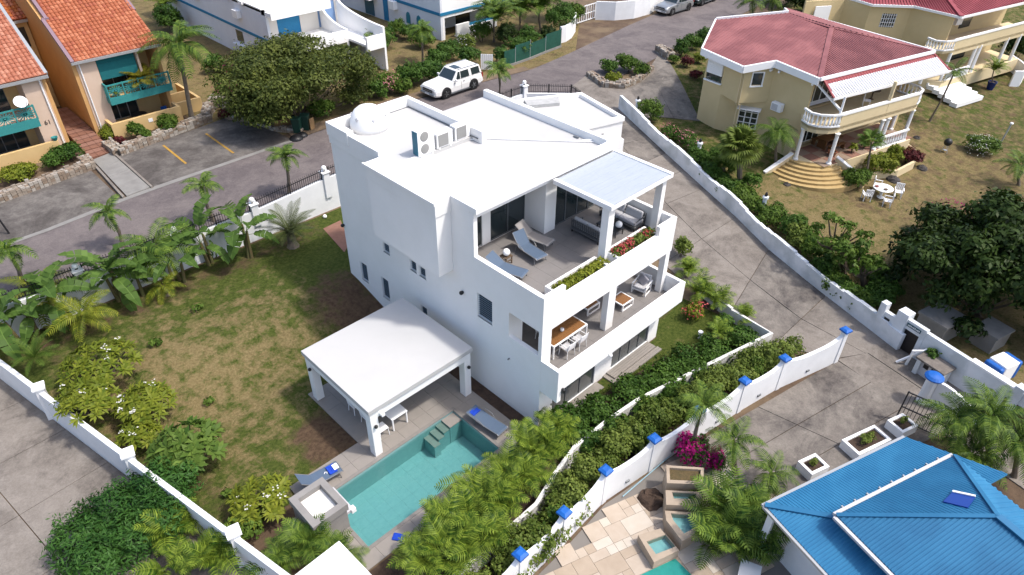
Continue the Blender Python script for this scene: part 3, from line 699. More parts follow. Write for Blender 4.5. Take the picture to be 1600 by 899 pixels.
gd = Vector((GP[1][0]-GP[0][0], GP[1][1]-GP[0][1])).normalized()
fr = MB(); 
for k in range(3): fr.box(34.6+k*.35, 26.86, 3.7, 34.63+k*.35, 26.9, 4.1)
mb = MB(); e = Vector((28.0-36.95, 28.7-26.3)).normalized()
for u0, u1, z0, z1 in ((1.6, 2.9, 3.62, 3.70), (1.6, 2.9, 4.22, 4.30), (1.6, 1.68, 3.70, 4.22), (2.82, 2.9, 3.70, 4.22), (2.2, 2.26, 3.70, 4.22)):
    p = Vector(GP[0])+e*((u0+u1)/2); mb.obox((p.x-.02, p.y-.02, (z0+z1)/2), (u1-u0, .08, z1-z0), rz=math.atan2(e.y, e.x))
mb.build('vent_frame', M_white, gar)

# ---------------------------------------------------------------- pavilion by the pool
pav = thing('pavilion', 'white open-sided pool pavilion with a flat square roof on four posts', 'pavilion', (12.5, 20.3, .06))
MB().box(9.72, 17.80, 2.72, 15.40, 22.95, 2.95).build('roof', M_roofw, pav, bevel=.012)
bm_ = MB()
bm_.box(9.80, 17.88, 2.30, 15.32, 18.20, 2.72).box(9.80, 22.55, 2.30, 15.32, 22.87, 2.72).box(9.80, 18.20, 2.30, 10.12, 22.55, 2.72).box(15.0, 18.20, 2.30, 15.32, 22.55, 2.72)
bm_.build('beam', M_white, pav)
MB().box(9.78, 17.86, 2.66, 15.34, 22.89, 2.725).build('roof_lip', M_cush, pav)
for x, y in ((9.80, 17.88), (14.95, 17.88), (9.80, 22.48), (14.95, 22.48)):
    MB().box(x, y, .06, x+.37, y+.39, 2.298).build('post', M_white, pav, bevel=.01)
for x, y in ((9.98, 17.80), (15.15, 17.80)):
    MB().ball((x, y, 1.9), .085, 10, 7).build('lamp', M_dark, pav)
for y in (22.3,): MB().ball((9.74, y+.2, 2.1), .085, 10, 7).build('lamp', M_dark, pav)
MB().box(10.25, 17.66, 2.38, 10.40, 17.88, 2.50).build('flood_light', M_trim, pav)
# ================================================================== WALLS, FENCES, GATES
def walltop(x):
    return 2.92+0.36*sm((x-13.5)/6.5)
gw = thing('garden_wall', 'long white street wall with square pillars behind the banana plants', 'wall', (10, 35.6, 1))
mb = MB()
xs_ = [-14+1.2*i for i in range(38)]
for i in range(len(xs_)-1):
    a, b = xs_[i], xs_[i+1]
    mb.prism([(a, 35.5), (b, 35.5), (b, 35.7), (a, 35.7)], 0.0, lambda x, y: walltop(x))
mb.build('wall', M_wallw, gw)
PILX = [-9.9, -5.1, -0.25, 4.62, 9.62, 14.22, 19.1, 24.0]
def pillar(x, y, z0, z1, w, parent, m=M_wallw, rz=0.0, cap=True):
    p = MB().obox((x, y, (z0+z1)/2), (w, w, z1-z0), rz); o = p.build('pillar', m, parent, bevel=.006)
    if cap: MB().obox((x, y, z1+.035), (w+.12, w+.12, .07), rz).build('cap', M_trim, o, bevel=.01)
    return o
def globe(x, y, z, label, r=.16, group='globe lamps on the wall pillars'):
    g = thing('globe_lamp', label, 'lamp', (x, y, z), group=group)
    MB().lathe([(.07, 0), (.07, .05), (.05, .07)], (x, y, z), 10).build('base', M_dark, g)
    MB().ball((x, y, z+.06+r), r, 14, 10).build('globe', M_globe, g, smooth=True)
GL = {2: 'white globe lamp on the street wall pillar nearest the left edge of the photo', 3: 'white globe lamp on the street wall pillar behind the big banana clump', 4: 'white globe lamp on the street wall pillar beside the upright coconut fronds', 5: 'white globe lamp on the street wall pillar above the date palm', 6: 'white globe lamp on the street wall pillar closest to the villa'}
def fence(a, b, z0, z1, h, label, m=M_dark, group='black iron fence panels on the street wall'):
    a = Vector(a); b = Vector(b); L = (b-a).length; d = (b-a).normalized()
    f = thing('iron_fence', label, 'fence', (*((a+b)/2), (z0+z1)/2), group=group)
    P = lambda u, z: (a.x+d.x*u, a.y+d.y*u, z0+(z1-z0)*u/L+z)
    MB().bar(P(0, .10), P(L, .10), .03).bar(P(0, h-.16), P(L, h-.16), .035).build('rail', m, f)
    for u in (0.03, L/2, L-.03): MB().bar(P(u, 0), P(u, h), .05).build('post', m, f)
    n = int(L/.135); k = MB()
    for i in range(1, n):
        u = L*i/n; k.bar(P(u, .02), P(u, h-.05), .022); q = P(u, h-.05); k.lathe([(.022, 0), (.001, .09)], q, 4)
    o = k.build('pickets', m, f); o['kind'] = 'stuff'
FL = ['far left', 'left', 'behind the leftmost bananas', 'behind the coconut sprouts', 'behind the middle bananas', 'behind the date palm', 'running up to the villa corner']
for i, x in enumerate(PILX):
    z1 = walltop(x)+.42
    pillar(x, 35.6, 2.0, z1, .42, gw)
    if i in GL: globe(x, 35.6, z1+.07, GL[i])
    if i+1 < len(PILX):
        fence((x+.22, 35.6), (PILX[i+1]-.22, 35.6), walltop(x+.25), walltop(PILX[i+1]-.25), .72, 'black spiked iron fence panel on the street wall, '+FL[i])
# the same wall going on behind the garage
ca = at(781, 156, 3.5); cb = at(819, 145, 3.4); cc = at(829, 140, 3.4); cd = at(892, 146, 3.35); ce = at(906, 156, 3.35)
w2 = thing('corner_wall', 'white corner wall behind the garage carrying an angled iron fence', 'wall', (36, 35, 2.3))
mb = MB()
for p, q in ((ca, cb), (cb, cd), (cd, ce)):
    d = (Vector(q)-Vector(p)); d.normalize(); n = Vector((-d.y, d.x))*.1
    mb.prism([(p[0]-n.x, p[1]-n.y), (q[0]-n.x, q[1]-n.y), (q[0]+n.x, q[1]+n.y), (p[0]+n.x, p[1]+n.y)], 1.9, 3.35)
mb.build('wall', M_wallw, w2)
pillar(cb[0], cb[1], 1.9, 3.95, .42, w2); globe(cb[0], cb[1], 4.02, 'white globe lamp on the corner wall pillar behind the garage roof')
fence(ca[:2], (cb[0]-.2, cb[1]), 3.35, 3.35, .72, 'short black iron fence panel left of the pillar behind the garage')
fence((cb[0]+.25, cb[1]), cd[:2], 3.35, 3.35, .72, 'long black iron fence panel right of the pillar behind the garage')
fence(cd[:2], ce[:2], 3.35, 3.35, .72, 'short black iron fence panel turning the corner behind the garage')

# western boundary wall with posts
bw = thing('boundary_wall', 'white boundary wall with square capped posts beside the grey concrete yard', 'wall', (1.5, 25, 0))
def wx(y): return -0.39+(34.4-y)*0.2128
pys = [35.4, 30.0, 23.55, 17.3, 11.0]
mb = MB()
for i in range(len(pys)-1):
    a, b = pys[i], pys[i+1]
    mb.prism([(wx(a), a), (wx(b), b), (wx(b)+.21, b+.045), (wx(a)+.21, a+.045)], -.1, 1.62)
mb.build('wall', M_wallw, bw, bevel=.012)
for y in pys[1:4]:
    c = (wx(y)+.14, y+.03)
    p = MB(); p.lathe([(.33, 0), (.25, 1.2), (.24, 1.85)], (0, 0, -.05), 4)
    M = Matrix.Translation((c[0], c[1], 0)) @ Matrix.Rotation(R_(45-12), 4, 'Z')
    p.v = [tuple(M @ Vector(v)) for v in p.v]
    o = p.build('post', M_wallw, bw)
    MB().obox((c[0], c[1], 1.87), (.52, .52, .12), R_(-12)).build('cap', M_trim, o, bevel=.015)

# villa's own low wall towards the hedge
lw = thing('low_wall', 'low white garden wall winding between the dark shrubs and the olive hedge', 'wall', (20, 11.5, 0))
LWP = [(29.5, 14.5), (29.0, 12.2), (28.72, 9.7), (23.96, 10.75), (20.03, 11.61), (17.92, 11.78), (15.82, 11.79), (14.3, 11.45), (12.6, 10.95), (9.5, 10.9), (6, 10.9)]
mb = MB()
LI = []
for i, p in enumerate(LWP):
    a = Vector(LWP[max(i-1, 0)]); b = Vector(LWP[min(i+1, len(LWP)-1)]); d = (b-a).normalized(); LI.append((p[0]-d.y*.16*-1, p[1]+d.x*.16*-1))
for i in range(len(LWP)-1):
    mb.prism([LWP[i], LWP[i+1], LI[i+1], LI[i]], -.1, .92 if i else 1.0)
mb.build('wall', mat('stained_white_wall', (0.74, 0.74, 0.72), 0.85, (0.5, 0.5, 0.46), 2.2, .15, .1, 30), lw)

# blue-capped boundary wall
bl = thing('boundary_wall', 'tall white scalloped wall with bright blue caps below the olive hedge', 'wall', (20, 9, 0))
M_bcap = mat('bright_blue_paint', (0.005, 0.12, 0.52), 0.55, (0.01, 0.16, 0.60), 5, .3)
BP = [(30.05, 6.85), (26.2, 7.98), (23.5, 8.5), (20.5, 8.95), (17.8, 9.33), (15.1, 9.7), (12.5, 9.55), (10.12, 9.48), (7.8, 9.5)]
for i, p in enumerate(BP):
    a = Vector(BP[max(i-1, 0)]); b = Vector(BP[min(i+1, len(BP)-1)]); rz = math.atan2(b.y-a.y, b.x-a.x)
    zc = 1.95 if i else 2.1
    o = MB().obox((p[0], p[1], zc/2-.1), (.26, .26, zc+.1), rz).build('post', M_wallw, bl, bevel=.01)
    cp = MB(); cp.lathe([(.31, 0), (.31, .09), (.16, .16)], (0, 0, 0), 4)
    M = Matrix.Translation((p[0], p[1], zc-.05)) @ Matrix.Rotation(rz+R_(45), 4, 'Z'); cp.v = [tuple(M @ Vector(v)) for v in cp.v]
    cp.build('cap', M_bcap, o)
    if i+1 < len(BP):
        q = BP[i+1]; d = Vector((q[0]-p[0], q[1]-p[1])); L = d.length; d.normalize(); n = Vector((-d.y, d.x))*.09
        pn = MB(); K = 12
        us = [.13+(L-.26)*k/K for k in range(K+1)]
        def tz(u): t = abs(2*u/L-1); return 1.45+.42*t**3
        for k in range(K):
            u, v = us[k], us[k+1]
            vs = []
            for s in (-1, 1):
                for uu, zz in ((u, -.1), (v, -.1), (v, tz(v)), (u, tz(u))):
                    vs.append((p[0]+d.x*uu+n.x*s, p[1]+d.y*uu+n.y*s, zz))
            pn.raw(vs, [(0, 1, 2, 3), (7, 6, 5, 4), (3, 2, 6, 7), (0, 4, 5, 1)])
        pl = pn.build('wall_panel', M_wallw, bl)
        side = Vector((d.y, -d.x)) if Vector((d.y, -d.x)).dot(Vector((0, -1))) > 0 else Vector((-d.y, d.x))
        c = Vector(p)+d*(L*.52)+side*.11
        MB().obox((c.x, c.y, .38), (.22, .07, .12), math.atan2(d.y, d.x)).build('bulkhead_lamp', M_alu, pl, bevel=.02)

# weathered wall along the right of the drive
dw = thing('drive_wall', 'long weathered white wall with lamp pillars along the concrete driveway', 'wall', (38, 20, 1))
DW = list(DR_R)
mb = MB()
pts = []
for i in range(len(DW)-1):
    n = 5
    for k in range(n): pts.append((DW[i][0]*(1-k/n)+DW[i+1][0]*k/n, DW[i][1]*(1-k/n)+DW[i+1][1]*k/n))
pts.append(DW[-1][:2]); pts.append((43.4, 31.6))
for i in range(len(pts)-1):
    a, b = Vector(pts[i]), Vector(pts[i+1]); d = (b-a).normalized(); n = Vector((d.y, -d.x))*.24
    h = 1.02+.10*math.sin(i*.9)
    mb.prism([tuple(a), tuple(b), tuple(b+n), tuple(a+n)], lambda x, y: gz(x, y)-.1, lambda x, y, h=h: gz(x, y)+h)
mb.build('wall', M_oldw, dw)
for px, py, lb in ((1086, 252, 'upper'), (1186, 338, 'lower'), (991, 184, 'topmost')):
    g = on(px, py); gx, gy = g[0]+.15, g[1]-.05; z = g[2]
    o = MB().lathe([(.17, -.1), (.14, 1.25), (.21, 1.31), (.21, 1.42), (.16, 1.46)], (gx, gy, z), 8).build('pillar', M_oldw, dw)
    l = thing('lantern', f'small dark lantern on the {lb} pillar of the driveway wall', 'lamp', (gx, gy, z+1.46), group='lanterns on the driveway wall')
    MB().lathe([(.09, 0), (.11, .05), (.08, .22), (.02, .28)], (gx, gy, z+1.46), 8).build('lantern_body', M_dark, l)
# lower stretch with the portal
pw = thing('portal_wall', 'tall white wall with a dark doorway and small teal sign at the driveway foot', 'wall', (33, 3, 0))
a, b = Vector((33.95, 6.2)), Vector((33.42, 4.95))
rzp = math.atan2(-1, -.27)
dP = Vector((-.262, -.965)); nP = Vector((.965, -.262))
def pw_box(u0, u1, t0, t1, z0, z1, name, m, parent=pw, bev=.01):
    c = Vector((33.75, 6.0))+dP*((u0+u1)/2)+nP*((t0+t1)/2)
    return MB().obox((c.x, c.y, (z0+z1)/2), (u1-u0, t1-t0, z1-z0), math.atan2(dP.y, dP.x)).build(name, m, parent, bevel=bev)
pw_box(-.6, .35, 0, .24, -.1, 1.5, 'wall', M_oldw); pw_box(-.62, -.28, -.08, .3, -.1, 1.95, 'pillar', M_oldw)
pw_box(.35, .95, -.10, .45, -.1, 2.1, 'portal_pillar', M_oldw); pw_box(.95, 2.0, -.02, .24, 1.3, 1.85, 'portal_lintel', M_oldw)
pw_box(1.75, 2.0, -.02, .24, -.1, 1.3, 'portal_jamb', M_oldw); pw_box(.95, 1.75, .12, .2, -.1, 1.3, 'door', mat('dark_brown_door', (.035, .028, .025), .6))
sg = pw_box(1.0, 1.75, -.06, -.021, 1.52, 1.70, 'sign', mat('dark_teal_sign', (.01, .09, .12), .5), bev=0)
for k in range(9):
    pw_box(1.05+k*.075, 1.10+k*.075, -.066, -.061, 1.57, 1.57+(.09 if k % 3 else .06), 'sign_mark', M_trim, sg, 0)
pw_box(-.2, .1, -.03, .0, 1.05, 1.22, 'plaque', M_dark, bev=0)
pw_box(2.0, 4.3, 0, .22, -.1, 1.75, 'wall', M_oldw); pw_box(4.3, 6.4, 0, .22, -.1, 1.72, 'wall', M_oldw); pw_box(4.3, 6.4, -.06, .30, 1.72, 1.82, 'coping', M_trim)
pw_box(6.4, 6.8, -.1, .32, -.1, 2.0, 'pillar', M_oldw); pw_box(6.8, 20, 0, .22, -.1, 1.9, 'wall', M_oldw)
pw_box(6.25, 7.6, -.012, -.001, -.1, 1.1, 'arched_door', mat('maroon_door', (.10, .022, .02), .6), bev=0); pw_box(5.6, 5.72, -.02, .0, .95, 1.07, 'vent', M_alu, bev=0)
ut = thing('meter_cabinet', 'weathered white utility meter cabinet against the wall by the gate', 'cabinet', (32.3, 2.3, 0))
cu = Vector((33.75, 6.0))+dP*3.2-nP*.55
ru = math.atan2(dP.y, dP.x)
for u in (-.55, .55):
    c = cu+dP*u; MB().obox((c.x, c.y, .42), (.22, .9, 1.0), ru).build('side_pier', M_oldw, ut, bevel=.02)
MB().obox((cu.x, cu.y, .97), (1.5, 1.0, .12), ru).build('top_slab', M_conc, ut, bevel=.03)
c = cu-nP*.05; MB().obox((c.x, c.y, .42), (.87, .5, .95), ru).build('cabinet_door', M_cush, ut)
for u in (-.2, .2):
    c = cu+dP*u-nP*.31; MB().obox((c.x, c.y, .70), (.25, .03, .3), ru).build('meter', M_dark, ut)
tr = thing('broken_frame', 'broken white timber frame leaning by the dark doorway', 'debris', (32.6, 3.9, 0))
for a, b in (((32.2, 4.6, .1), (32.9, 3.7, 1.1)), ((32.45, 4.2, 0), (32.5, 4.15, 1.0)), ((32.9, 3.7, 0), (32.9, 3.7, 1.1)), ((32.45, 4.2, .95), (33.1, 3.5, 1.0))):
    MB().bar(a, b, .09).build('batten', M_trim, tr)
# black gate and its pier
gt = thing('iron_gate', 'open black iron gate leaf standing before a blue-capped white pier', 'gate', (29.4, 2.6, 0))
ga, gb = Vector(at(1399, 655, 0)[:2]), Vector(at(1475, 690, 0)[:2])
dg = (gb-ga); Lg = dg.length; dg.normalize()
Pg = lambda u, z: (ga.x+dg.x*u, ga.y+dg.y*u, z)
for z in (.12, .85, 1.75): MB().bar(Pg(0, z), Pg(Lg, z), .05).build('rail', M_dark, gt)
for u in (0, Lg): MB().bar(Pg(u, .05), Pg(u, 1.8), .06).build('stile', M_dark, gt)
for k in range(1, 13): MB().bar(Pg(Lg*k/13, .12), Pg(Lg*k/13, 1.75), .022).build('bar', M_dark, gt)
gp = thing('gate_pier', 'white gate pier with a blue domed cap beside the open iron gate', 'pier', (29.6, 3.0, 0))
pc = at(1440, 628, 0)
MB().lathe([(.26, -.1), (.26, 1.6)], (pc[0], pc[1], 0), 12).build('pier', M_wallw, gp)
MB().lathe([(.42, 1.6), (.42, 1.66), (.30, 1.76), (.08, 1.81)], (pc[0], pc[1], 0), 16).build('cap', M_bcap, gp, smooth=False)
mb = MB(); q = Vector(pc[:2])
for k in range(8):
    u, v = .25+k*.3, .25+(k+1)*.3
    n = Vector((-dg.y, dg.x))*.08; h0 = 1.5-.75*sm(k/8); h1 = 1.5-.75*sm((k+1)/8)
    A = q+dg*u; B = q+dg*v
    mb.raw([(A.x-n.x, A.y-n.y, -.1), (B.x-n.x, B.y-n.y, -.1), (B.x-n.x, B.y-n.y, h1), (A.x-n.x, A.y-n.y, h0), (A.x+n.x, A.y+n.y, -.1), (B.x+n.x, B.y+n.y, -.1), (B.x+n.x, B.y+n.y, h1), (A.x+n.x, A.y+n.y, h0)],
           [(0, 1, 2, 3), (7, 6, 5, 4), (3, 2, 6, 7), (0, 4, 5, 1)])
mb.build('swept_wall', M_wallw, gp)
# white and blue water tank behind the wall
tk = thing('water_tank', 'white and blue plastic tank behind the wall at the right edge', 'tank', (34.6, .9, 0))
c = Vector((34.75, .75)); 
MB().obox((c.x, c.y, .6), (1.0, .9, 1.2), R_(-20)).build('tank_body', M_trim, tk, bevel=.05)
for s in (-1, 1):
    q = c+Vector((math.cos(R_(-20)), math.sin(R_(-20))))*s*.66
    MB().obox((q.x, q.y, .6), (.32, .92, 1.1), R_(-20)).build('tank_end', M_bcap, tk, bevel=.12)
shd = thing('shed', 'small grey concrete outbuilding under the dark tree behind the wall', 'shed', (37, 3.5, 0))
MB().obox((36.2, 4.1, .55), (1.7, 1.5, 1.1), R_(-15)).build('wall', M_conc2, shd); MB().obox((36.2, 4.1, 1.18), (1.85, 1.65, .14), R_(-15)).build('roof', M_conc2, shd)
sh2 = thing('shed', 'second grey outbuilding nearer the white and blue tank', 'shed', (37.5, 1.8, 0))
MB().obox((37.2, 1.9, .45), (1.35, 1.15, 1.1), R_(-15)).build('wall', M_conc2, sh2); MB().obox((37.2, 1.9, 1.05), (1.5, 1.3, .12), R_(-15)).build('roof', M_conc2, sh2)

# rubble stone walls along the parking bays
M_stones = [M_stone, mat('tan_rubble_stone', (.36, .27, .20), .9, (.25, .19, .14), 3, .3, .4, 20), mat('white_rubble_stone', (.54, .49, .43), .9, (.4, .36, .31), 3, .3, .4, 20)]
def rubble(name, label, path, w, h, parent_cat='wall', seed=1, kind=None):
    t = thing(name, label, parent_cat, (path[0][0], path[0][1], gz(*path[0][:2])))
    r = random.Random(seed); core = MB(); st = MB()
    for i in range(len(path)-1):
        a, b = Vector(path[i][:2]), Vector(path[i+1][:2]); d = (b-a); L = d.length; d.normalize(); n = Vector((-d.y, d.x))
        q = [tuple(a-n*w/2), tuple(b-n*w/2), tuple(b+n*w/2), tuple(a+n*w/2)]
        core.prism(q, lambda x, y: gz(x, y)-.1, lambda x, y: gz(x, y)+h-.05)
        u = 0
        while u < L:
            su = r.uniform(.18, .36)
            for side in (-1, 1):
                z = 0
                while z < h:
                    sz = r.uniform(.13, .24)
                    p = a+d*(u+su/2)+n*side*(w/2)
                    st.cur = r.randrange(3)
                    st.obox((p.x, p.y, gz(p.x, p.y)+z+sz/2), (su*.92, .14, sz*.9), math.atan2(d.y, d.x)+r.uniform(-.12, .12)); z += sz
            v = -w/2
            while v < w/2:
                sv = r.uniform(.14, .26); p = a+d*(u+su/2)+n*(v+sv/2)
                st.cur = r.randrange(3)
                st.obox((p.x, p.y, gz(p.x, p.y)+h-.02+r.uniform(-.02, .02)), (su*.9, sv*.9, .12), math.atan2(d.y, d.x)+r.uniform(-.25, .25)); v += sv
            u += su
    core.build('mortar_core', M_mort, t); o = st.build('stones', M_stones, t); o['kind'] = 'stuff'
    return t
rubble('stone_wall', 'pale rubble stone kerb wall edging the left parking bays', [(3.2, 48.1), (9.5, 48.95), (9.6, 50.2)], .55, .45, seed=3)
rubble('stone_wall', 'pale rubble stone kerb wall edging the bays with yellow lines', [(11.55, 51.6), (11.6, 49.75), (18.5, 51.0)], .55, .45, seed=4)
rubble('stone_wall', 'stepped rubble stone planter wall round the tall palm foot', [(18.5, 51.0), (19.2, 52.2), (20.6, 53.6), (21.0, 52.2), (20.1, 50.9)], .45, .65, seed=5)
rubble('stone_edging', 'loose row of rubble stones edging the tree bed by the parking', [(19.9, 50.6), (21.1, 48.3), (21.5, 46.0), (22.6, 44.6)], .5, .22, 'edging', seed=6)
isl = [on(*p) for p in ((920, 118), (945, 136), (972, 138), (1000, 126), (1016, 110))]
rubble('stone_edging', 'curved rubble stone edging of the shrub island by the drive', isl, .45, .35, 'edging', seed=8)
rubble('stone_wall', 'short rubble stone wall ending in a white pier by the side drive', [on(1028, 80), on(1046, 93)], .6, .6, seed=9)
# curved white wall, gate and long wall at the top of the picture
cw = thing('planter_wall', 'curved white planter wall with a clipped hedge at the street bend', 'wall', (52, 50, 2.4))
arc = [on(*p) for p in ((876, 68), (884, 66), (893, 60), (899, 50), (899, 42))]
mb = MB()
for i in range(len(arc)-1):
    a, b = Vector(arc[i][:2]), Vector(arc[i+1][:2]); d = (b-a).normalized(); n = Vector((-d.y, d.x))*.2
    mb.prism([tuple(a), tuple(b), tuple(b+n), tuple(a+n)], 2.2, 3.85)
mb.build('wall', M_wallw, cw)
ew = thing('boundary_wall', 'long curving white wall behind the parked silver car', 'wall', (58, 47, 2.4))
arc = [on(*p) for p in ((930, 31), (960, 32), (990, 29), (1015, 22), (1030, 12), (1040, 2), (1052, -8))]
mb = MB()
for i in range(len(arc)-1):
    a, b = Vector(arc[i][:2]), Vector(arc[i+1][:2]); d = (b-a).normalized(); n = Vector((-d.y, d.x))*.2
    mb.prism([tuple(a), tuple(b), tuple(b+n), tuple(a+n)], 2.2, 4.15)
mb.build('wall', M_wallw, ew)
wg = thing('metal_gate', 'white barred metal gate between the curved wall and the long wall', 'gate', (56, 52, 2.3))
a, b = on(901, 38), on(929, 29)
for z in (2.4, 3.1, 3.9): MB().bar((a[0], a[1], z), (b[0], b[1], z), .07).build('rail', M_trim, wg)
for k in range(9):
    t = k/8; MB().bar((a[0]+(b[0]-a[0])*t, a[1]+(b[1]-a[1])*t, 2.35), (a[0]+(b[0]-a[0])*t, a[1]+(b[1]-a[1])*t, 3.95), .06 if k % 4 else .10).build('bar', M_trim, wg)
# green mesh fence
M_gmesh = mat('dark_green_shade_mesh', (.008, .075, .05), .8, (.015, .11, .075), 2, .3, .2, 90)
ga_ = [on(*p) for p in ((876, 74), (852, 83), (828, 93), (805, 101), (788, 106))]
for i in range(len(ga_)-1):
    f = thing('mesh_fence', f'dark green mesh fence panel by the street, {["nearest the curved planter wall", "second from the curved planter wall", "third from the curved planter wall", "nearest the white sign board"][i]}', 'fence', ga_[i], group='green mesh fence panels along the verge')
    a, b = ga_[i], ga_[i+1]; h = 1.7-(.25 if i % 2 else 0)
    d = Vector((b[0]-a[0], b[1]-a[1])).normalized(); n = Vector((-d.y, d.x))*.012
    MB().prism([(a[0]-n.x, a[1]-n.y), (b[0]-n.x, b[1]-n.y), (b[0]+n.x, b[1]+n.y), (a[0]+n.x, a[1]+n.y)], 2.35, 2.3+h).build('mesh_panel', M_gmesh, f)
    MB().tube([(a[0], a[1], 2.2), (a[0], a[1], 2.4+h)], .035, 6).build('post', M_alul, f)
    mb = MB(); mb.prism([(a[0]-n.x*8, a[1]-n.y*8), (b[0]-n.x*8, b[1]-n.y*8), (b[0]+n.x*8, b[1]+n.y*8), (a[0]+n.x*8, a[1]+n.y*8)], 2.2, 2.5); mb.build('footing', M_conc2, f)
sb = thing('sign_board', 'blank white corrugated board on posts behind the parked white car', 'board', on(764, 112))
c = on(764, 112); 
for k in range(6):
    MB().obox((c[0]-.44+k*.176*.7, c[1]+.45-k*.176*.75, 3.15), (.15, .05, 1.35), R_(-45)).build('board_strip', M_trim, sb)
# ================================================================== NEIGHBOURING HOUSES
def plane_axes(poly, e=None):
    P = [Vector(p) for p in poly]
    n = Vector()
    for i in range(len(P)):
        a, b = P[i], P[(i+1) % len(P)]
        n += Vector(((a.y-b.y)*(a.z+b.z), (a.z-b.z)*(a.x+b.x), (a.x-b.x)*(a.y+b.y)))
    n.normalize()
    if n.z < 0: n = -n
    if e is None:
        e = Vector((-n.y, n.x, 0))          # horizontal in the plane
        if e.length < 1e-4: e = Vector((1, 0, 0))
    e = Vector(e).normalized(); s = n.cross(e).normalized()
    return P[0], e, s, n
def span(p2, u):
    v = []
    n = len(p2)
    for i in range(n):
        a, b = p2[i], p2[(i+1) % n]
        if (a[0]-u)*(b[0]-u) < 0 or a[0] == u:
            if abs(b[0]-a[0]) < 1e-9: continue
            t = (u-a[0])/(b[0]-a[0]); v.append(a[1]+t*(b[1]-a[1]))
    return (min(v), max(v)) if len(v) >= 2 else None
def corrugated(poly, m, parent, pitch=.25, h=.05, th=.06, name='roof_sheet', e=None, lap=0):
    """planar metal roof face with raised ribs running up the slope; ribs are real and joined"""
    o, e, s, n = plane_axes(poly, e); P = [Vector(p) for p in poly]
    mb = MB(); k = len(P)
    A = sum((P[i]-o).dot(e)*(P[(i+1) % k]-o).dot(s)-(P[(i+1) % k]-o).dot(e)*(P[i]-o).dot(s) for i in range(k))
    if A < 0: P = P[::-1]
    mb.face(P); mb.face([p-n*th for p in P[::-1]])
    for i in range(k): a, b = P[i], P[(i+1) % k]; mb.face([a, a-n*th, b-n*th, b])
    fo = mb.build(name, m, parent)
    p2 = [((p-o).dot(e), (p-o).dot(s)) for p in P]
    u0, u1 = min(p[0] for p in p2), max(p[0] for p in p2); rb = MB(); w = pitch*.30
    u = u0+pitch*.5
    while u < u1:
        sp = span(p2, u)
        if sp and sp[1]-sp[0] > .1:
            a, b = sp[0]+.01, sp[1]-.01
            q = lambda du, v, dz: o+e*(u+du)+s*v+n*dz
            rb.raw([q(-w, a, .001), q(w, a, .001), q(w*.5, a, h), q(-w*.5, a, h), q(-w, b, .001), q(w, b, .001), q(w*.5, b, h), q(-w*.5, b, h)],
                   [(0, 1, 2, 3), (5, 4, 7, 6), (0, 3, 7, 4), (3, 2, 6, 7), (2, 1, 5, 6)])
        u += pitch
    ro = rb.build('ribs', m, fo); ro['kind'] = 'stuff'
    return fo
def tiled(poly, mats, parent, tw=.26, tl=.36, name='roof', seed=1):
    """clay tile roof face: barrel tiles in rows, joined"""
    r = random.Random(seed)
    o, e, s, n = plane_axes(poly); P = [Vector(p) for p in poly]; k = len(P)
    if s.z < 0: s = -s; e = -e
    mb = MB(); mb.face(P); mb.face([p-n*.12 for p in P[::-1]])
    for i in range(k): a, b = P[i], P[(i+1) % k]; mb.face([a, a-n*.12, b-n*.12, b])
    fo = mb.build(name, mats[0], parent)
    p2 = [((p-o).dot(e), (p-o).dot(s)) for p in P]
    u0, u1 = min(p[0] for p in p2), max(p[0] for p in p2); tb = MB(); u = u0+tw/2
    while u < u1:
        sp = span(p2, u)
        if sp and sp[1]-sp[0] > .15:
            v = sp[0]-.03
            while v < sp[1]-.05:
                v2 = min(v+tl*1.05, sp[1]); tb.cur = r.choices(range(len(mats)), [6, 3, 2][:len(mats)])[0]
                pr = [(-.5, .0), (-.34, .055), (-.12, .085), (.12, .085), (.34, .055), (.5, .0)]
                lo = .05; vs = []
                for vv, dz in ((v, lo), (v2, .012)):
                    for x, z in pr: vs.append(o+e*(u+x*tw)+s*vv+n*(z+dz))
                fs = [(i, i+1, 7+i, 6+i) for i in range(5)]+[(0, 5, 4, 3, 2, 1)]
                tb.raw(vs, fs); v += tl
        u += tw
    to = tb.build('roof_tiles', mats, fo); to['kind'] = 'stuff'
    return fo
M_or = [mat('orange_clay_tile', (.50, .16, .075), .8, (.42, .12, .05), 2, .3), mat('light_orange_clay_tile', (.56, .20, .10), .8), mat('dark_orange_clay_tile', (.42, .12, .06), .8)]
M_or2 = [mat('amber_clay_tile', (.52, .16, .035), .8, (.40, .10, .025), 1.2, .2), M_or[1], M_or[2]]
M_pk = [mat('pink_clay_tile', (.52, .20, .12), .8, (.44, .15, .085), 1.5, .3), mat('pale_pink_clay_tile', (.58, .25, .16), .8), mat('rose_clay_tile', (.46, .16, .09), .8)]
M_peach = mat('apricot_render', (.56, .33, .13), .85, (.50, .28, .11), 1.2, .2, .05, 30, sc_=.95)
M_peachl = mat('pale_peach_render', (.60, .46, .36), .85, (.56, .42, .32), 1.5, .2, .05, 30, sc_=.95)
M_cream = mat('warm_yellow_render', (.60, .42, .20), .85, (.55, .38, .17), 1.2, .2, .05, 30, sc_=.95)
M_teal = mat('teal_painted_wood', (.05, .34, .33), .6, (.04, .28, .28), 8, .4)
M_tealc = mat('dark_teal_awning_canvas', (.01, .16, .18), .85, (.012, .19, .21), 4, .3)
M_mauve = mat('mauve_gutter_paint', (.30, .20, .24), .7)
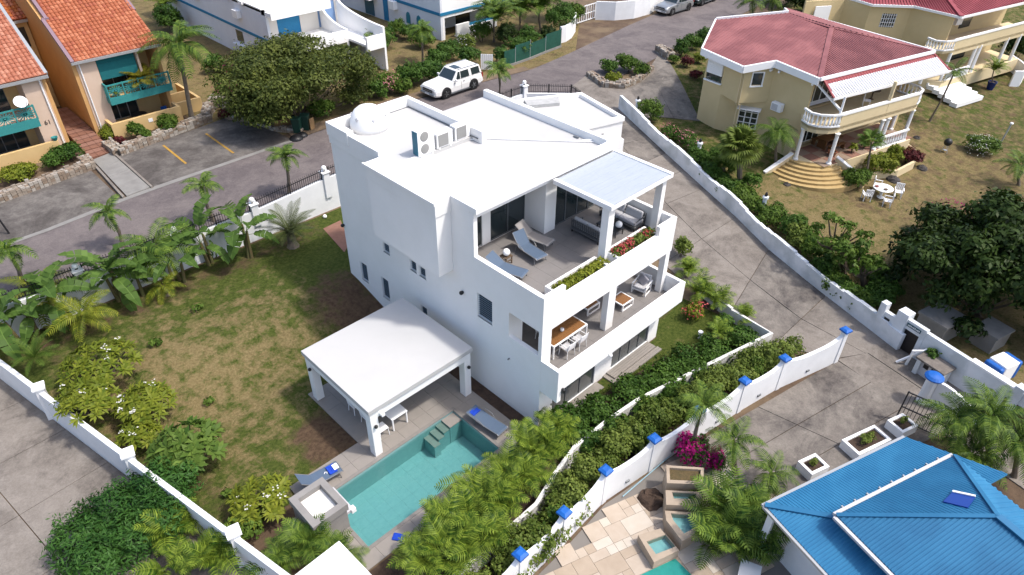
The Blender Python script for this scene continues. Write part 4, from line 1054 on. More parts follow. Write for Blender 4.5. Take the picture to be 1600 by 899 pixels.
def flower_rail(t, x0, x1, y, z0, z1, nb, depth=.07):
    """teal balcony rail of star-burst panels"""
    r = MB(); r.box(x0, y, z1-.09, x1, y+depth+.02, z1); r.box(x0, y, z0, x1, y+depth+.02, z0+.08); r.build('rail', M_teal, t)
    L = (x1-x0)/nb; h = z1-z0-.17
    for k in range(nb):
        c = Vector((x0+L*(k+.5), y+depth/2+.01, (z0+z1)/2)); sb = MB()
        for j in range(8):
            a = math.pi*j/8; d = Vector((math.cos(a)*(L/2-.05), 0, math.sin(a)*h/2))
            sb.bar(c-d, c+d, .045, .055)
        sb.lathe([(.0, -.01), (.09, 0), (.0, .06)], c, 8)
        sb.build('star_panel', M_teal, t)
    for k in range(nb+1): MB().box(x0+L*k-.045, y-.01, z0, x0+L*k+.045, y+depth+.04, z1+.02).build('baluster_post', M_teal, t)

# ---- orange-roofed house, middle
oh = thing('house', 'apricot house with orange tile roof and teal star-pattern balcony facing the yellow parking lines', 'house', (14.5, 58, 2.3))
zb = 2.3; EV = 7.95; SL = .52
def rz_(y): return EV+SL*(y-53.7)
MB().box(11.55, 53.55, zb-.3, 11.8, 66, 7.9).build('side_wall', M_peach, oh)
mb = MB(); mb.raw([(11.55, 53.55, 7.9), (11.55, 66, 7.9), (11.55, 66, rz_(66)-.45), (11.8, 53.55, 7.9), (11.8, 66, 7.9), (11.8, 66, rz_(66)-.45)], [(0, 2, 1), (3, 4, 5), (0, 3, 5, 2)]); mb.build('gable', M_peach, oh)
MB().box(17.0, 53.5, zb-.3, 17.25, 66, 7.9).build('side_wall', M_peach, oh)
MB().box(11.8, 53.5, zb-.3, 12.85, 53.75, 7.9).build('front_wall', M_peachl, oh)
MB().box(12.85, 53.5, zb-.3, 13.05, 55.6, 7.9).build('inner_wall', M_peachl, oh)
mb = MB(); wall_holes(mb, (13.05, 55.4), (17.0, 55.4), zb-.3, 7.9, .2, [(.2, 2.3, zb+.15, zb+2.3), (.25, 3.2, 5.0, 7.2)]); mb.build('back_wall', M_cream, oh)
sliding(oh, (13.25, 55.5), (15.35, 55.5), zb+.15, zb+2.3, 3, m=M_alul); sliding(oh, (13.3, 55.5), (16.2, 55.5), 5.0, 7.2, 3, m=M_alul)
MB().box(13.05, 53.1, 4.65, 17.25, 55.4, 4.88).build('balcony_slab', M_cream, oh)
MB().box(12.95, 52.75, 4.55, 17.3, 52.9, 4.98).box(12.95, 52.9, 4.55, 13.1, 53.5, 4.98).build('balcony_beam', M_teal, oh)
flower_rail(oh, 12.98, 17.28, 52.76, 4.98, 5.95, 4)
mb = MB(); mb.box(12.95, 52.9, 5.85, 13.04, 53.5, 5.95)
for k in range(4): mb.box(12.97, 52.95+k*.15, 4.98, 13.02, 53.0+k*.15, 5.85)
mb.build('rail', M_teal, oh)
mb = MB()
for k in range(3): mb.raw([(13.1, 53.6-.02*k, 7.75-k*.55), (15.6, 53.6-.02*k, 7.75-k*.55), (15.6, 53.62-.02*k, 7.2-k*.55), (13.1, 53.62-.02*k, 7.2-k*.55), (13.1, 53.63-.02*k, 7.75-k*.55), (15.6, 53.63-.02*k, 7.75-k*.55), (15.6, 53.65-.02*k, 7.2-k*.55), (13.1, 53.65-.02*k, 7.2-k*.55)], [(0, 1, 2, 3), (5, 4, 7, 6), (0, 4, 5, 1), (3, 2, 6, 7), (0, 3, 7, 4), (1, 5, 6, 2)])
mb.build('awning', M_tealc, oh)
MB().box(15.7, 53.45, 4.9, 15.85, 53.7, 7.9).build('balcony_post', M_peachl, oh)
mb = MB(); mb.box(12.35, 52.30, zb-.2, 17.3, 52.5, 3.45).box(12.35, 52.5, zb-.2, 12.55, 53.5, 3.45).box(17.1, 52.5, zb-.2, 17.3, 53.5, 3.45); mb.build('patio_wall', M_cream, oh, bevel=.01)
MB().box(14.85, 52.27, 2.9, 15.15, 52.3, 3.15).build('wall_plaque', M_trim, oh)
MB().box(17.3, 53.3, zb-.3, 19.3, 53.5, 3.3).box(19.1, 53.5, zb-.3, 19.3, 57.5, 3.3).box(17.3, 55.3, zb-.3, 19.1, 55.5, 3.3).build('side_yard_wall', M_cream, oh)
tiled([(11.75, 53.3, rz_(53.3)), (17.35, 53.3, rz_(53.3)), (17.35, 66, rz_(66)), (11.75, 66, rz_(66))], M_or, oh, seed=2)
MB().box(11.5, 53.12, 7.62, 17.45, 53.28, 7.78).build('gutter', M_alul, oh)
mb = MB()
for (xa, ya), (xb, yb) in (((11.62, 53.2), (11.62, 57.0)), ((11.85, 57.0), (11.85, 66))):
    mb.bar((xa, ya, rz_(ya)+.08), (xb, yb, rz_(yb)+.08), .22, .2)
mb.bar((11.56, 57.0, rz_(57)+.08), (12.0, 57.0, rz_(57)+.08), .22, .2)
mb.build('verge', M_mauve, oh)
MB().bar((17.4, 56.5, rz_(56.5)+.02), (17.4, 66, rz_(66)+.02), .3, .16).build('verge', M_mauve, oh)
MB().tube([(11.98, 53.43, 7.6), (11.98, 53.43, 2.4)], .045, 6).build('downpipe', M_trim, oh)
# ---- left unit
ol = thing('house', 'peach house with pink tile roof, teal balcony and satellite dish at the left edge', 'house', (6, 58, 2.3))
MB().box(9.45, 53.1, zb-.3, 9.7, 61.5, 7.6).build('side_wall', M_peach, ol)
mb = MB(); mb.raw([(9.45, 53.1, 7.6), (9.45, 61.5, 7.6), (9.45, 61.5, rz_(61.5)-.5), (9.7, 53.1, 7.6), (9.7, 61.5, 7.6), (9.7, 61.5, rz_(61.5)-.5)], [(0, 2, 1), (3, 4, 5), (0, 3, 5, 2)]); mb.build('gable', M_peach, ol)
MB().box(8.25, 53.0, zb-.3, 9.45, 53.2, 7.6).box(8.25, 53.2, zb-.3, 8.45, 55, 7.6).build('front_wall', M_peachl, ol)
mb = MB(); wall_holes(mb, (2.5, 55.0), (8.25, 55.0), zb-.3, 7.9, .2, [(3.0, 5.2, zb+.1, zb+2.3), (2.8, 5.0, 5.0, 7.2)]); mb.build('back_wall', M_cream, ol)
sliding(ol, (5.5, 55.1), (7.7, 55.1), zb+.1, zb+2.3, 3); sliding(ol, (5.3, 55.1), (7.5, 55.1), 5.0, 7.2, 3)
MB().box(2.5, 52.8, 4.7, 8.3, 55.0, 4.95).build('balcony_slab', M_peachl, ol)
MB().box(2.5, 52.5, 4.5, 8.35, 52.65, 5.0).build('balcony_beam', M_teal, ol)
flower_rail(ol, 2.5, 8.33, 52.5, 5.0, 5.95, 5)
MB().box(2.5, 52.25, zb-.3, 8.9, 52.45, 3.4).box(8.7, 52.45, zb-.3, 8.9, 53.0, 3.4).build('patio_wall', M_cream, ol, bevel=.01)
tiled([(2.3, 52.8, rz_(52.8)+.05), (9.75, 52.8, rz_(52.8)+.05), (9.75, 61.5, rz_(61.5)+.05), (2.3, 61.5, rz_(61.5)+.05)], M_pk, ol, seed=3)
MB().box(2.3, 52.62, 7.35, 9.85, 52.78, 7.52).build('gutter', M_alul, ol)
MB().bar((9.82, 52.8, rz_(52.8)+.1), (9.82, 61.5, rz_(61.5)+.1), .2, .18).build('verge', M_alul, ol)
MB().tube([(9.3, 52.93, 7.4), (9.3, 52.93, 2.4)], .05, 6).build('downpipe', M_trim, ol)
def text_mesh(s, size, ext, name, m, parent, loc, rot):
    cu = bpy.data.curves.new(name, 'FONT'); cu.body = s; cu.size = size; cu.extrude = ext; cu.align_x = 'CENTER'; cu.align_y = 'CENTER'
    t = bpy.data.objects.new(name, cu); COL.objects.link(t)
    dg_ = bpy.context.evaluated_depsgraph_get(); me = bpy.data.meshes.new_from_object(t.evaluated_get(dg_)); bpy.data.objects.remove(t)
    me.materials.clear(); me.materials.append(m)
    L0 = LOC.get(parent.name, Vector())
    return obj_from(name, me, parent, (loc[0]-L0.x, loc[1]-L0.y, loc[2]-L0.z), rot)
text_mesh('61', .42, .01, 'house_number', mat('dark_brown_paint', (.05, .03, .025), .7), ol, (8.85, 52.985, 4.45), (R_(90), 0, 0))
sd = thing('satellite_dish', 'white satellite dish fixed above the teal balcony at the left edge', 'dish', (7.9, 52.4, 6.0))
mb = MB(); Md = Matrix.Translation((7.75, 52.35, 6.35)) @ Matrix.Rotation(R_(48), 4, 'X')
d_ = MB().lathe([(.02, -.10), (.22, -.07), (.30, 0), (.40, .08), (.39, .09), (.29, .02), (.02, -.06)], (0, 0, 0), 20); d_.v = [tuple(Md @ Vector(v)) for v in d_.v]; d_.build('reflector', M_trim, sd, smooth=True)
MB().tube([(7.75, 52.5, 6.2), (7.75, 52.6, 5.9)], .03, 6).tube([(7.95, 52.2, 6.05), (7.98, 51.85, 6.5)], .02, 5).build('arm', M_dark, sd)
# recessed wing between the two
ow = thing('house', 'recessed apricot wing with a small amber tile roof between the two orange-roofed houses', 'house', (10.6, 61, 2.3))
MB().box(9.75, 61.5, zb-.3, 11.5, 66, 8.8).build('wall', M_cream, ow); MB().box(10.3, 61.42, 7.0, 11.2, 61.5, 8.4).build('window', M_glass, ow)
MB().box(9.75, 61.2, 8.75, 11.6, 61.5, 8.95).build('gutter', M_alul, ow)
tiled([(9.0, 61.2, 9.0), (11.5, 61.2, 9.0), (11.5, 68, 12.2), (9.0, 68, 12.2)], M_or2, ow, seed=4)

# ---- blue and white houses at the top
M_bw = mat('bluish_white_render', (.66, .68, .72), .8, (.60, .62, .66), 1.0, .2)
M_bband = mat('blue_painted_band', (.02, .24, .44), .7)
M_bdoor = mat('blue_louvred_shutter', (.01, .22, .46), .6, (.015, .26, .52), 10, .4)
wa = thing('house', 'white house with blue bands, blue shutters and curved balcony walls at the top left', 'house', (31, 58, 2.4))
z2 = 2.4; ZT = 7.35
def swall(x0, x1, y): pass
MB().box(27.55, 57.0, z2-.3, 27.8, 80, ZT).build('side_wall', M_bw, wa)
MB().box(27.5, 57.0, 4.75, 27.56, 80, 4.98).build('blue_band', M_bband, wa)
for y in (60.5, 63.0, 66.0): MB().box(27.35, y, ZT-.1, 27.9, y+.7, ZT+.15).build('parapet_block', M_trim, wa)
for y, z in ((61.5, 5.9), (70.0, 5.9)): MB().box(27.15, y, z, 27.55, y+.9, z+.65).build('air_conditioner', M_trim, wa, bevel=.02)
MB().box(27.50, 62.0, 3.6, 27.56, 63.2, 4.6).build('window', M_glass, wa); MB().box(27.1, 61.6, 3.3, 27.55, 63.5, 3.42).build('window_hood', M_bw, wa)
mb = MB(); wall_holes(mb, (27.8, 57.6), (34.8, 57.6), z2-.3, ZT, .2, [(1.0, 3.2, 4.9, 7.0), (5.0, 6.8, 4.9, 7.0)]); mb.build('front_wall', mat('cream_white_render', (.68, .64, .58), .8), wa)
MB().box(28.8, 57.65, 4.9, 31.0, 57.7, 7.0).build('shutter', M_bdoor, wa); MB().box(32.8, 57.65, 4.9, 34.6, 57.7, 7.0).build('shutter', mat('pale_blue_shutter', (.22, .36, .62), .7), wa)
MB().box(27.55, 56.0, 7.0, 33.2, 57.6, ZT).build('eave_slab', M_white, wa)
MB().box(27.55, 57.65, ZT-.2, 34.9, 80, ZT-.02).build('roof', M_roofw, wa)
MB().box(27.52, 55.9, ZT-.5, 33.25, 55.998, ZT+.12).box(27.52, 57.61, ZT+.002, 27.85, 80, ZT+.12).build('parapet', M_white, wa)
def wing(x, y0, y1, zlow, zhigh, parent, flip=False):
    """thin balcony cheek wall whose top sweeps down in a curve"""
    mb = MB(); K = 12
    for k in range(K):
        t0, t1 = k/K, (k+1)/K
        f = lambda t: zlow+(zhigh-zlow)*(1-math.sqrt(max(0, 1-(t-1)**2))) if t < 1 else zlow
        a, b = y1+(y0-y1)*t0, y1+(y0-y1)*t1
        za, zc = f(t0), f(t1)
        mb.raw([(x, a, z2-.3), (x, b, z2-.3), (x, b, zc), (x, a, za), (x+.2, a, z2-.3), (x+.2, b, z2-.3), (x+.2, b, zc), (x+.2, a, za)], [(0, 1, 2, 3), (7, 6, 5, 4), (3, 2, 6, 7), (0, 4, 5, 1), (1, 5, 6, 2), (0, 3, 7, 4)])
    mb.build('cheek_wall', M_white, parent)
wing(33.0, 53.6, 57.6, 5.6, ZT, wa); wing(34.75, 50.6, 57.6, 6.1, ZT, wa)
MB().box(33.2, 50.6, 4.6, 34.75, 57.6, 4.8).build('balcony_slab', M_white, wa)
MB().box(33.0, 50.55, 4.4, 34.74, 50.75, 5.55).build('balcony_front', M_white, wa, bevel=.01); MB().box(28.0, 53.6, 4.5, 33.0, 53.8, 5.5).build('balcony_front', M_white, wa, bevel=.01)
MB().box(28.0, 53.8, 4.6, 33.0, 57.6, 4.8).build('balcony_slab', M_white, wa)
MB().box(27.8, 57.0, z2, 28.0, 57.6, 4.6).box(30.4, 53.6, z2, 30.6, 53.8, 4.5).build('pier', M_white, wa)
wb = thing('house', 'white house with a blue band round its corner and teal doors at the top middle', 'house', (46, 58, 2.4))
MB().box(43.7, 53.8, z2-.3, 43.95, 80, 6.2).build('side_wall', M_bw, wb)
MB().box(43.95, 53.8, 4.35, 54, 54.0, 6.1).box(43.95, 53.8, z2-.3, 44.2, 54.0, 4.35).build('front_wall', M_white, wb)
MB().box(43.64, 53.9, 4.62, 43.70, 80, 4.90).box(43.64, 53.74, 4.62, 54, 53.798, 4.90).build('blue_band', M_bband, wb)
mb = MB(); wall_holes(mb, (43.95, 56.6), (54, 56.6), z2-.3, 9.2, .2, [(.6, 2.6, z2, 4.4), (4, 6, z2, 4.4), (.8, 4.0, 5.0, 7.4)]); mb.build('back_wall', M_bw, wb)
MB().box(44.55, 56.62, z2, 46.55, 56.68, 4.4).build('door', mat('dark_teal_door', (.01, .14, .18), .6), wb); MB().box(47.95, 56.62, z2, 49.95, 56.68, 4.4).build('door', M_glass, wb); MB().box(44.75, 56.62, 5.0, 47.95, 56.68, 7.4).build('shutter', M_bdoor, wb)
MB().box(43.95, 54.0, 4.35, 54, 56.6, 4.55).build('balcony_slab', M_white, wb)
mb = MB(); mb.box(45.5, 53.6, z2-.2, 47.2, 53.8, 3.5).box(47.2, 53.6, z2-.2, 51, 53.8, 3.1); mb.build('patio_wall', M_white, wb, bevel=.02)
MB().box(47.25, 53.7, 3.1, 51, 53.75, 3.35).build('blue_rail', M_bband, wb)
for y in (57.2, 58.9):
    mb = MB(); prof = [(-.32, 0), (.32, 0), (.32, .75), (.22, 1.0), (0, 1.12), (-.22, 1.0), (-.32, .75)]
    vs = [(43.69, y+a, 2.9+b) for a, b in prof]+[(43.64, y+a, 2.9+b) for a, b in prof]; n = len(prof)
    mb.raw(vs, [tuple(range(n)), tuple(range(2*n-1, n-1, -1))]+[(i, n+i, n+(i+1) % n, (i+1) % n) for i in range(n)]); mb.build('arched_window', mat('teal_arched_shutter', (.02, .24, .32), .6), wb)
MB().box(43.2, 60.6, 3.9, 43.7, 61.5, 4.7).build('air_conditioner', M_trim, wb, bevel=.02)
MB().box(43.60, 62.3, z2, 43.70, 63.0, 4.62).build('blue_pilaster', M_bdoor, wb)
MB().box(42.7, 64.2, 4.2, 43.7, 67.0, 4.4).build('canopy', M_white, wb); MB().box(43.62, 64.8, z2, 43.7, 66.4, 4.2).build('door', mat('blue_grey_door', (.05, .14, .2), .6), wb)

# ---- yellow house with the faded red roof
M_yel = mat('pale_yellow_render', (.60, .48, .27), .85, (.56, .445, .245), 1.2, .2, .05, 30, sc_=.95)
M_yell = mat('light_yellow_render', (.64, .53, .33), .85, (.60, .49, .30), 1.2, .2, .05, 30, sc_=.95)
M_redf = mat('faded_red_roof_paint', (.29, .10, .105), .7, (.25, .08, .085), 1.2, .2, col3=(.38, .14, .14), scale3=.5)
M_red = mat('bright_red_roof_paint', (.37, .06, .075), .6, (.31, .045, .06), 1.5, .2)
M_redd = mat('dark_red_trim', (.30, .03, .04), .5)
M_wroof = mat('white_corrugated_sheet', (.76, .76, .77), .6, (.66, .66, .67), 2, .2)
yh = thing('house', 'large pale yellow house with a faded red hipped roof, white awning and curved entrance steps', 'house', (54, 22, 1))
ZE = 7.25; zg = 1.6
up = [(47.3, 26.75), (47.12, 25.0), (46.45, 23.2), (48.3, 21.8), (47.75, 18.55), (58.9, 15.6), (61, 28), (54.5, 30.4)]
lo = [(47.3, 26.75), (47.12, 25.0), (48.28, 21.9), (47.8, 18.6), (58.8, 15.7), (61, 28), (54.5, 30.4)]
def polywall(name, poly, idx, z0, z1, th, m, parent, holes={}):
    mb = MB(); n = len(poly)
    for i in idx:
        a, b = poly[i], poly[(i+1) % n]
        wall_holes(mb, a, b, z0, z1, th, holes.get(i, []))
    return mb.build(name, m, parent)
# walls run clockwise seen from above here, so thickness goes inward (left of direction)
polywall('upper_wall', up, [0, 1, 2, 3], 4.35, ZE-.3, .2, M_yel, yh, {0: [(.15, 1.6, 5.05, 6.75)], 2: [(.75, 1.55, 5.6, 6.5)]})
polywall('lower_wall', lo, [0, 1, 2], .3, 4.35, .2, M_yel, yh, {1: [(1.6, 3.0, 1.25, 3.55)]})
MB().prism([(47.12, 25.0), (46.45, 23.2), (48.3, 21.8), (48.28, 21.9)], 4.28, 4.349).build('soffit', M_yel, yh)
polywall('rear_wall', up, [5, 6, 7], .3, ZE-.3, .2, M_yel, yh)
# glazed front set back under the balcony roof
fr0, fr1 = Vector((47.95, 18.45)), Vector((58.6, 15.8)); fd = (fr1-fr0).normalized(); fn = Vector((-fd.y, fd.x))
rzf = math.atan2(fd.y, fd.x)
def FP(u, v): p = fr0+fd*u+fn*v; return (p.x, p.y)
mb = MB(); wall_holes(mb, FP(0, .9), FP(10.9, .9), .3, 4.35, .2, [(.5, 3.2, zg, 3.9), (7.6, 9.2, zg, 3.8)]); mb.build('front_wall', M_yell, yh)
mb = MB(); wall_holes(mb, FP(0, .9), FP(10.9, .9), 4.5, ZE-.3, .2, [(.6, 3.6, 4.75, 6.8), (7.9, 8.5, 4.75, 6.7)]); mb.build('front_wall', mat('pale_blue_white_render', (.62, .64, .68), .8), yh)
sliding(yh, FP(.5, .95), FP(3.2, .95), zg, 3.9, 4, m=M_trim); sliding(yh, FP(.6, .95), FP(3.6, .95), 4.75, 6.8, 4, m=M_trim); sliding(yh, FP(7.6, .95), FP(9.2, .95), zg, 3.8, 2, m=M_trim)
MB().obox((*FP(8.2, .98), 5.7), (.6, .05, 1.9), rzf).build('door', M_dark, yh)
# patio, balcony
bal = [(46.75, 18.3), (46.35, 17.6), (46.45, 17.0), (46.95, 16.4), (47.6, 16.0), (55.6, 13.85), (56.4, 13.95), (56.9, 14.4), (57.3, 15.9), (58.6, 16.4), (48.1, 19.0)]
MB().prism(bal, 4.2, 4.42).build('balcony_floor', M_yell, yh)
MB().prism([(46.2, 18.5), (46.5, 17.9), (47.6, 15.7), (56.2, 13.5), (57.6, 16.5), (47.9, 19.0)], .2, zg).build('patio', M_yell, yh)
nx_ = 0
for i in range(10):
    for j in range(3):
        a = FP(.1+i*1.0, -2.2+j*1.0); MB().obox((a[0], a[1], zg+.012), (.97, .97, .02), rzf).build('patio_tile', M_terra[1] if (i+j) % 2 else mat('buff_patio_tile', (.36, .26, .19), .8) if 'buff_patio_tile' not in MATS else MATS['buff_patio_tile'], yh)
# balcony parapet: solid yellow band with white cap, balustrade on the curve
mb = MB(); p, q = Vector(bal[4]), Vector(bal[5]); d = (q-p).normalized(); n = Vector((-d.y, d.x))*.15
mb.prism([tuple(p), tuple(q), tuple(q+n), tuple(p+n)], 4.0, 5.2); mb.build('parapet', M_yell, yh)
mb = MB(); mb.prism([tuple(p-n*.3), tuple(q-n*.3), tuple(q+n*1.3), tuple(p+n*1.3)], 5.2, 5.34); mb.build('parapet_cap', M_trim, yh)
def balustrade(path, z0, z1, parent, nper=5, m=M_trim, nb=None):
    mb = MB()
    for i in range(len(path)-1):
        mb.bar((*path[i], z1-.06), (*path[i+1], z1-.06), .16, .12); mb.bar((*path[i], z0+.05), (*path[i+1], z0+.05), .16, .10)
    mb.build('rail', m, parent)
    me = MB().lathe([(.05, 0), (.045, .06), (.085, .2), (.08, .32), (.04, .48), (.04, .58), (.06, z1-z0-.2)], (0, 0, 0), 8).mesh('baluster', m, True)
    L0 = LOC[parent.name]
    for i in range(len(path)-1):
        a, b = Vector(path[i]), Vector(path[i+1]); n = max(1, round((b-a).length/.30))
        for k in range(n):
            c = a+(b-a)*(k+.5)/n; obj_from('baluster', me, parent, (c.x-L0.x, c.y-L0.y, z0+.1-L0.z))
mb = MB()
for i in range(4):
    p, q = Vector(bal[i]), Vector(bal[i+1]); d = (q-p).normalized(); n = Vector((-d.y, d.x))*.12
    mb.prism([tuple(p), tuple(q), tuple(q+n), tuple(p+n)], 3.95, 4.42)
mb.build('balcony_edge', M_yell, yh); mb = MB()
for i in (5, 6, 7):
    p, q = Vector(bal[i]), Vector(bal[i+1]); d = (q-p).normalized(); n = Vector((-d.y, d.x))*.12
    mb.prism([tuple(p), tuple(q), tuple(q+n), tuple(p+n)], 3.95, 4.42)
mb.build('balcony_edge', M_yell, yh)
balustrade(bal[0:5], 4.42, 5.34, yh); balustrade(bal[5:9], 4.42, 5.34, yh)
for c in (FP(-1.3, -.75) if False else (46.62, 17.95), (47.62, 15.95), (52.35, 14.75), (52.95, 14.6), (55.75, 13.95), (56.9, 15.3)):
    MB().lathe([(.19, zg), (.19, zg+.12), (.13, zg+.16), (.13, 3.75), (.2, 3.95)], (c[0], c[1], 0), 12).build('column', M_trim, yh)
MB().box(52.3, 14.72, 4.43, 52.5, 14.92, 6.7).build('balcony_post', M_yell, yh)
MB().bar((47.6, 16.2, 4.4), (47.6, 16.2, 6.5), .12).bar((47.6, 16.2, 5.5), (47.75, 18.4, 6.8), .12).build('corner_brace', M_trim, yh)
# roof
A_, B_, C_, D_, E_, R2, T_ = (54.6, 30.8), (46.85, 27.05), (46.05, 23.1), (48.05, 21.75), (47.35, 18.1), (59.25, 14.9), (60.8, 27.9)
hp = Vector((54.9, 21.2)); RZ = 8.45
ridge = (*hp, RZ)
def v3(p, z): return (p[0], p[1], z)
r2 = (56.6, 26.3, RZ)
corrugated([v3(B_, ZE), v3(E_, ZE), ridge, r2, v3(A_, ZE)], M_redf, yh, .42, .02, e=(0, 1, 0)) if False else None
mbf = MB()
def rooffan(pts, apex, m, name, pitch, h, e=None):
    corrugated([*pts, *apex], m, yh, pitch, h, .05, name, e)
_bd = (Vector(E_)-Vector(B_)).normalized(); _bn = Vector((-_bd.y, _bd.x))
if _bn.dot(hp-Vector(B_)) < 0: _bn = -_bn
_SL = (RZ-ZE)/(hp-Vector(B_)).dot(_bn)
def zroof(p): return ZE+_SL*(Vector(p[:2])-Vector(B_)).dot(_bn)
A_ = at(1120, 27, 8.2)[:2]; A3 = (*A_, zroof(A_)); r2 = at(1230, 21, 8.55); r2 = (r2[0], r2[1], zroof(r2)); T_ = at(1226, 15, ZE)[:2]
rf = MB(); loopz = [A3, v3(B_, ZE), v3(C_, zroof(C_)), v3(D_, zroof(D_)), v3(E_, ZE), ridge, r2]; rf.face(loopz); rf.face([(p[0], p[1], p[2]-.06) for p in loopz[::-1]])
fo = rf.build('roof_sheet', M_redf, yh)
rb = MB(); poly2 = [Vector(p[:2]) for p in loopz]
ps = [((p-Vector(E_)).dot(_bd), (p-Vector(E_)).dot(_bn)) for p in poly2]
u = min(p[0] for p in ps)+.1
while u < max(p[0] for p in ps):
    sp = span(ps, u)
    if sp and sp[1]-sp[0] > .2:
        a = Vector(E_)+_bd*u+_bn*(sp[0]+.03); b = Vector(E_)+_bd*u+_bn*(sp[1]-.05)
        rb.bar((a.x, a.y, zroof(a)+.012), (b.x, b.y, zroof(b)+.012), .06, .035)
    u += .26
o = rb.build('ribs', M_redf, fo); o['kind'] = 'stuff'
corrugated([v3(E_, ZE+.001), v3(R2, ZE), ridge], M_redf, yh, .22, .05)
corrugated([v3(R2, ZE), v3(T_, ZE), r2, ridge], M_redf, yh, .3, .03)
MB().bar(A3, r2, .16, .3).bar(r2, v3(T_, ZE), .16, .3).build('verge', M_trim, yh)
mb = MB(); mb.bar(v3(E_, ZE+.04), (*hp, RZ+.04), .35, .06).bar((*hp, RZ+.05), (*r2[:2], RZ+.05), .4, .06).bar(v3(R2, ZE+.04), (*hp, RZ+.04), .3, .06); mb.build('ridge_cap', M_redf, yh)
mb = MB(); ring = [A_, B_, C_, D_, E_]
for i in range(4):
    p, q = Vector(ring[i]), Vector(ring[i+1]); d = (q-p).normalized(); n = Vector((-d.y, d.x))
    mb.prism([tuple(p-n*.10), tuple(q-n*.10), tuple(q+n*.02), tuple(p+n*.02)], lambda x, y: zroof((x, y))-.42, lambda x, y: zroof((x, y))+.08)
mb.build('fascia', M_trim, yh)
mb = MB(); p, q = Vector(E_), Vector(R2); d = (q-p).normalized(); n = Vector((d.y, -d.x))
mb.prism([tuple(p), tuple(q), tuple(q+n*.14), tuple(p+n*.14)], ZE-.1, ZE+.12)
p, q = Vector(R2), Vector(T_); d = (q-p).normalized(); n = Vector((d.y, -d.x)); mb.prism([tuple(p), tuple(q), tuple(q+n*.14), tuple(p+n*.14)], ZE-.3, ZE+.10)

mb.build('gutter', M_trim, yh)
for i in range(1, 4):
    p, q = Vector(ring[i]), Vector(ring[i+1])
    for t in (.12, .88):
        c = p*(1-t)+q*t; MB().obox((c.x+.15, c.y, ZE-.5), (.35, .12, .16), 0).build('bracket', M_trim, yh)
# awning over the balcony
aw0, aw1 = Vector(E_)+Vector((.35, -.18)), Vector(R2)+Vector((-.1, -.02)); lo0, lo1 = Vector((47.15, 16.75)), Vector((58.7, 13.3))
ua, ub = aw0.lerp(lo0, .22), aw1.lerp(lo1, .22); zz = lambda t: ZE-.15-.75*t
corrugated([(*aw0, zz(0)), (*aw1, zz(0)), (*ub, zz(.22)), (*ua, zz(.22))], M_redd, yh, .3, .02, name='awning_flashing')
corrugated([(*ua, zz(.22)), (*ub, zz(.22)), (*lo1, zz(1)), (*lo0, zz(1))], M_wroof, yh, .24, .05, name='awning_sheet')
mb = MB(); mb.bar((*aw0, zz(0)+.04), (*lo0, zz(1)+.04), .16, .1).bar((*aw1, zz(0)+.04), (*lo1, zz(1)+.04), .16, .1); mb.build('verge', M_redd, yh)
MB().bar((*lo0, zz(1)-.06), (*lo1, zz(1)-.06), .1, .18).build('awning_gutter', M_trim, yh)
# details on the side wall
d0 = (Vector(up[1])-Vector(up[0])).normalized()
def onwall(poly, i, u, off): 
    a, b = Vector(poly[i]), Vector(poly[i+1]); d = (b-a).normalized(); n = Vector((d.y, -d.x)); p = a+d*u+n*off; return (p.x, p.y, math.atan2(d.y, d.x))
x, y, r = onwall(up, 0, .87, .02); sh_ = MB().obox((x, y, 6.15), (1.4, .12, 1.15), r).build('roller_shutter', M_trim, yh)
for k in range(8):
    x, y, r = onwall(up, 0, .87, .085); MB().obox((x, y, 5.64+k*.14), (1.36, .015, .125), r).build('slat', M_trim, sh_)
x, y, r = onwall(up, 0, .87, -.08); MB().obox((x, y, 5.35), (1.4, .05, .5), r).build('window_pane', M_glass, yh)
x, y, r = onwall(up, 0, .87, .05); MB().obox((x, y, 5.0), (1.6, .2, .1), r).build('sill', M_trim, yh)
x, y, r = onwall(up, 2, 1.15, -.08); MB().obox((x, y, 6.05), (.8, .04, .9), r).build('window_pane', M_glass, yh)
x, y, r = onwall(up, 2, 1.15, .03); MB().obox((x, y, 5.53), (1.0, .12, .1), r).build('sill', M_trim, yh)
for u, w_, z0_, z1_ in ((.72, .08, 5.58, 6.58), (1.58, .08, 5.58, 6.58)):
    x, y, r = onwall(up, 2, u, .02); MB().obox((x, y, (z0_+z1_)/2), (w_, .08, z1_-z0_), r).build('window_frame', M_trim, yh)
x, y, r = onwall(up, 2, 1.15, .021); MB().obox((x, y, 6.55), (.78, .08, .08), r).build('window_frame', M_trim, yh)
x, y, r = onwall(up, 3, 1.1, .25); ac = MB().obox((x, y, 4.35), (.85, .4, .6), r).build('air_conditioner', M_trim, yh, bevel=.02)
x, y, r = onwall(up, 3, 1.0, .46); MB().obox((x, y, 4.35), (.5, .02, .45), r).build('fan_grille', M_cush, ac)
x, y, r = onwall(lo, 1, 2.3, -.06); MB().obox((x, y, 2.4), (1.35, .05, 2.25), r).build('door_glass', M_glass, yh)
mbx = MB()
for du in (-.7, -.23, .23, .7):
    x, y, r = onwall(lo, 1, 2.3+du, .0); mbx.obox((x, y, 2.4), (.08, .10, 2.25), r)
for k in range(5):
    x, y, r = onwall(lo, 1, 2.3, -.01); mbx.obox((x, y, 1.6+k*.42), (1.4, .05, .05), r)
mbx.build('door_frame', M_trim, yh)
x, y, r = onwall(lo, 1, 2.3, .3); MB().obox((x, y, 3.68), (1.7, .8, .08), r).build('door_canopy', M_trim, yh)
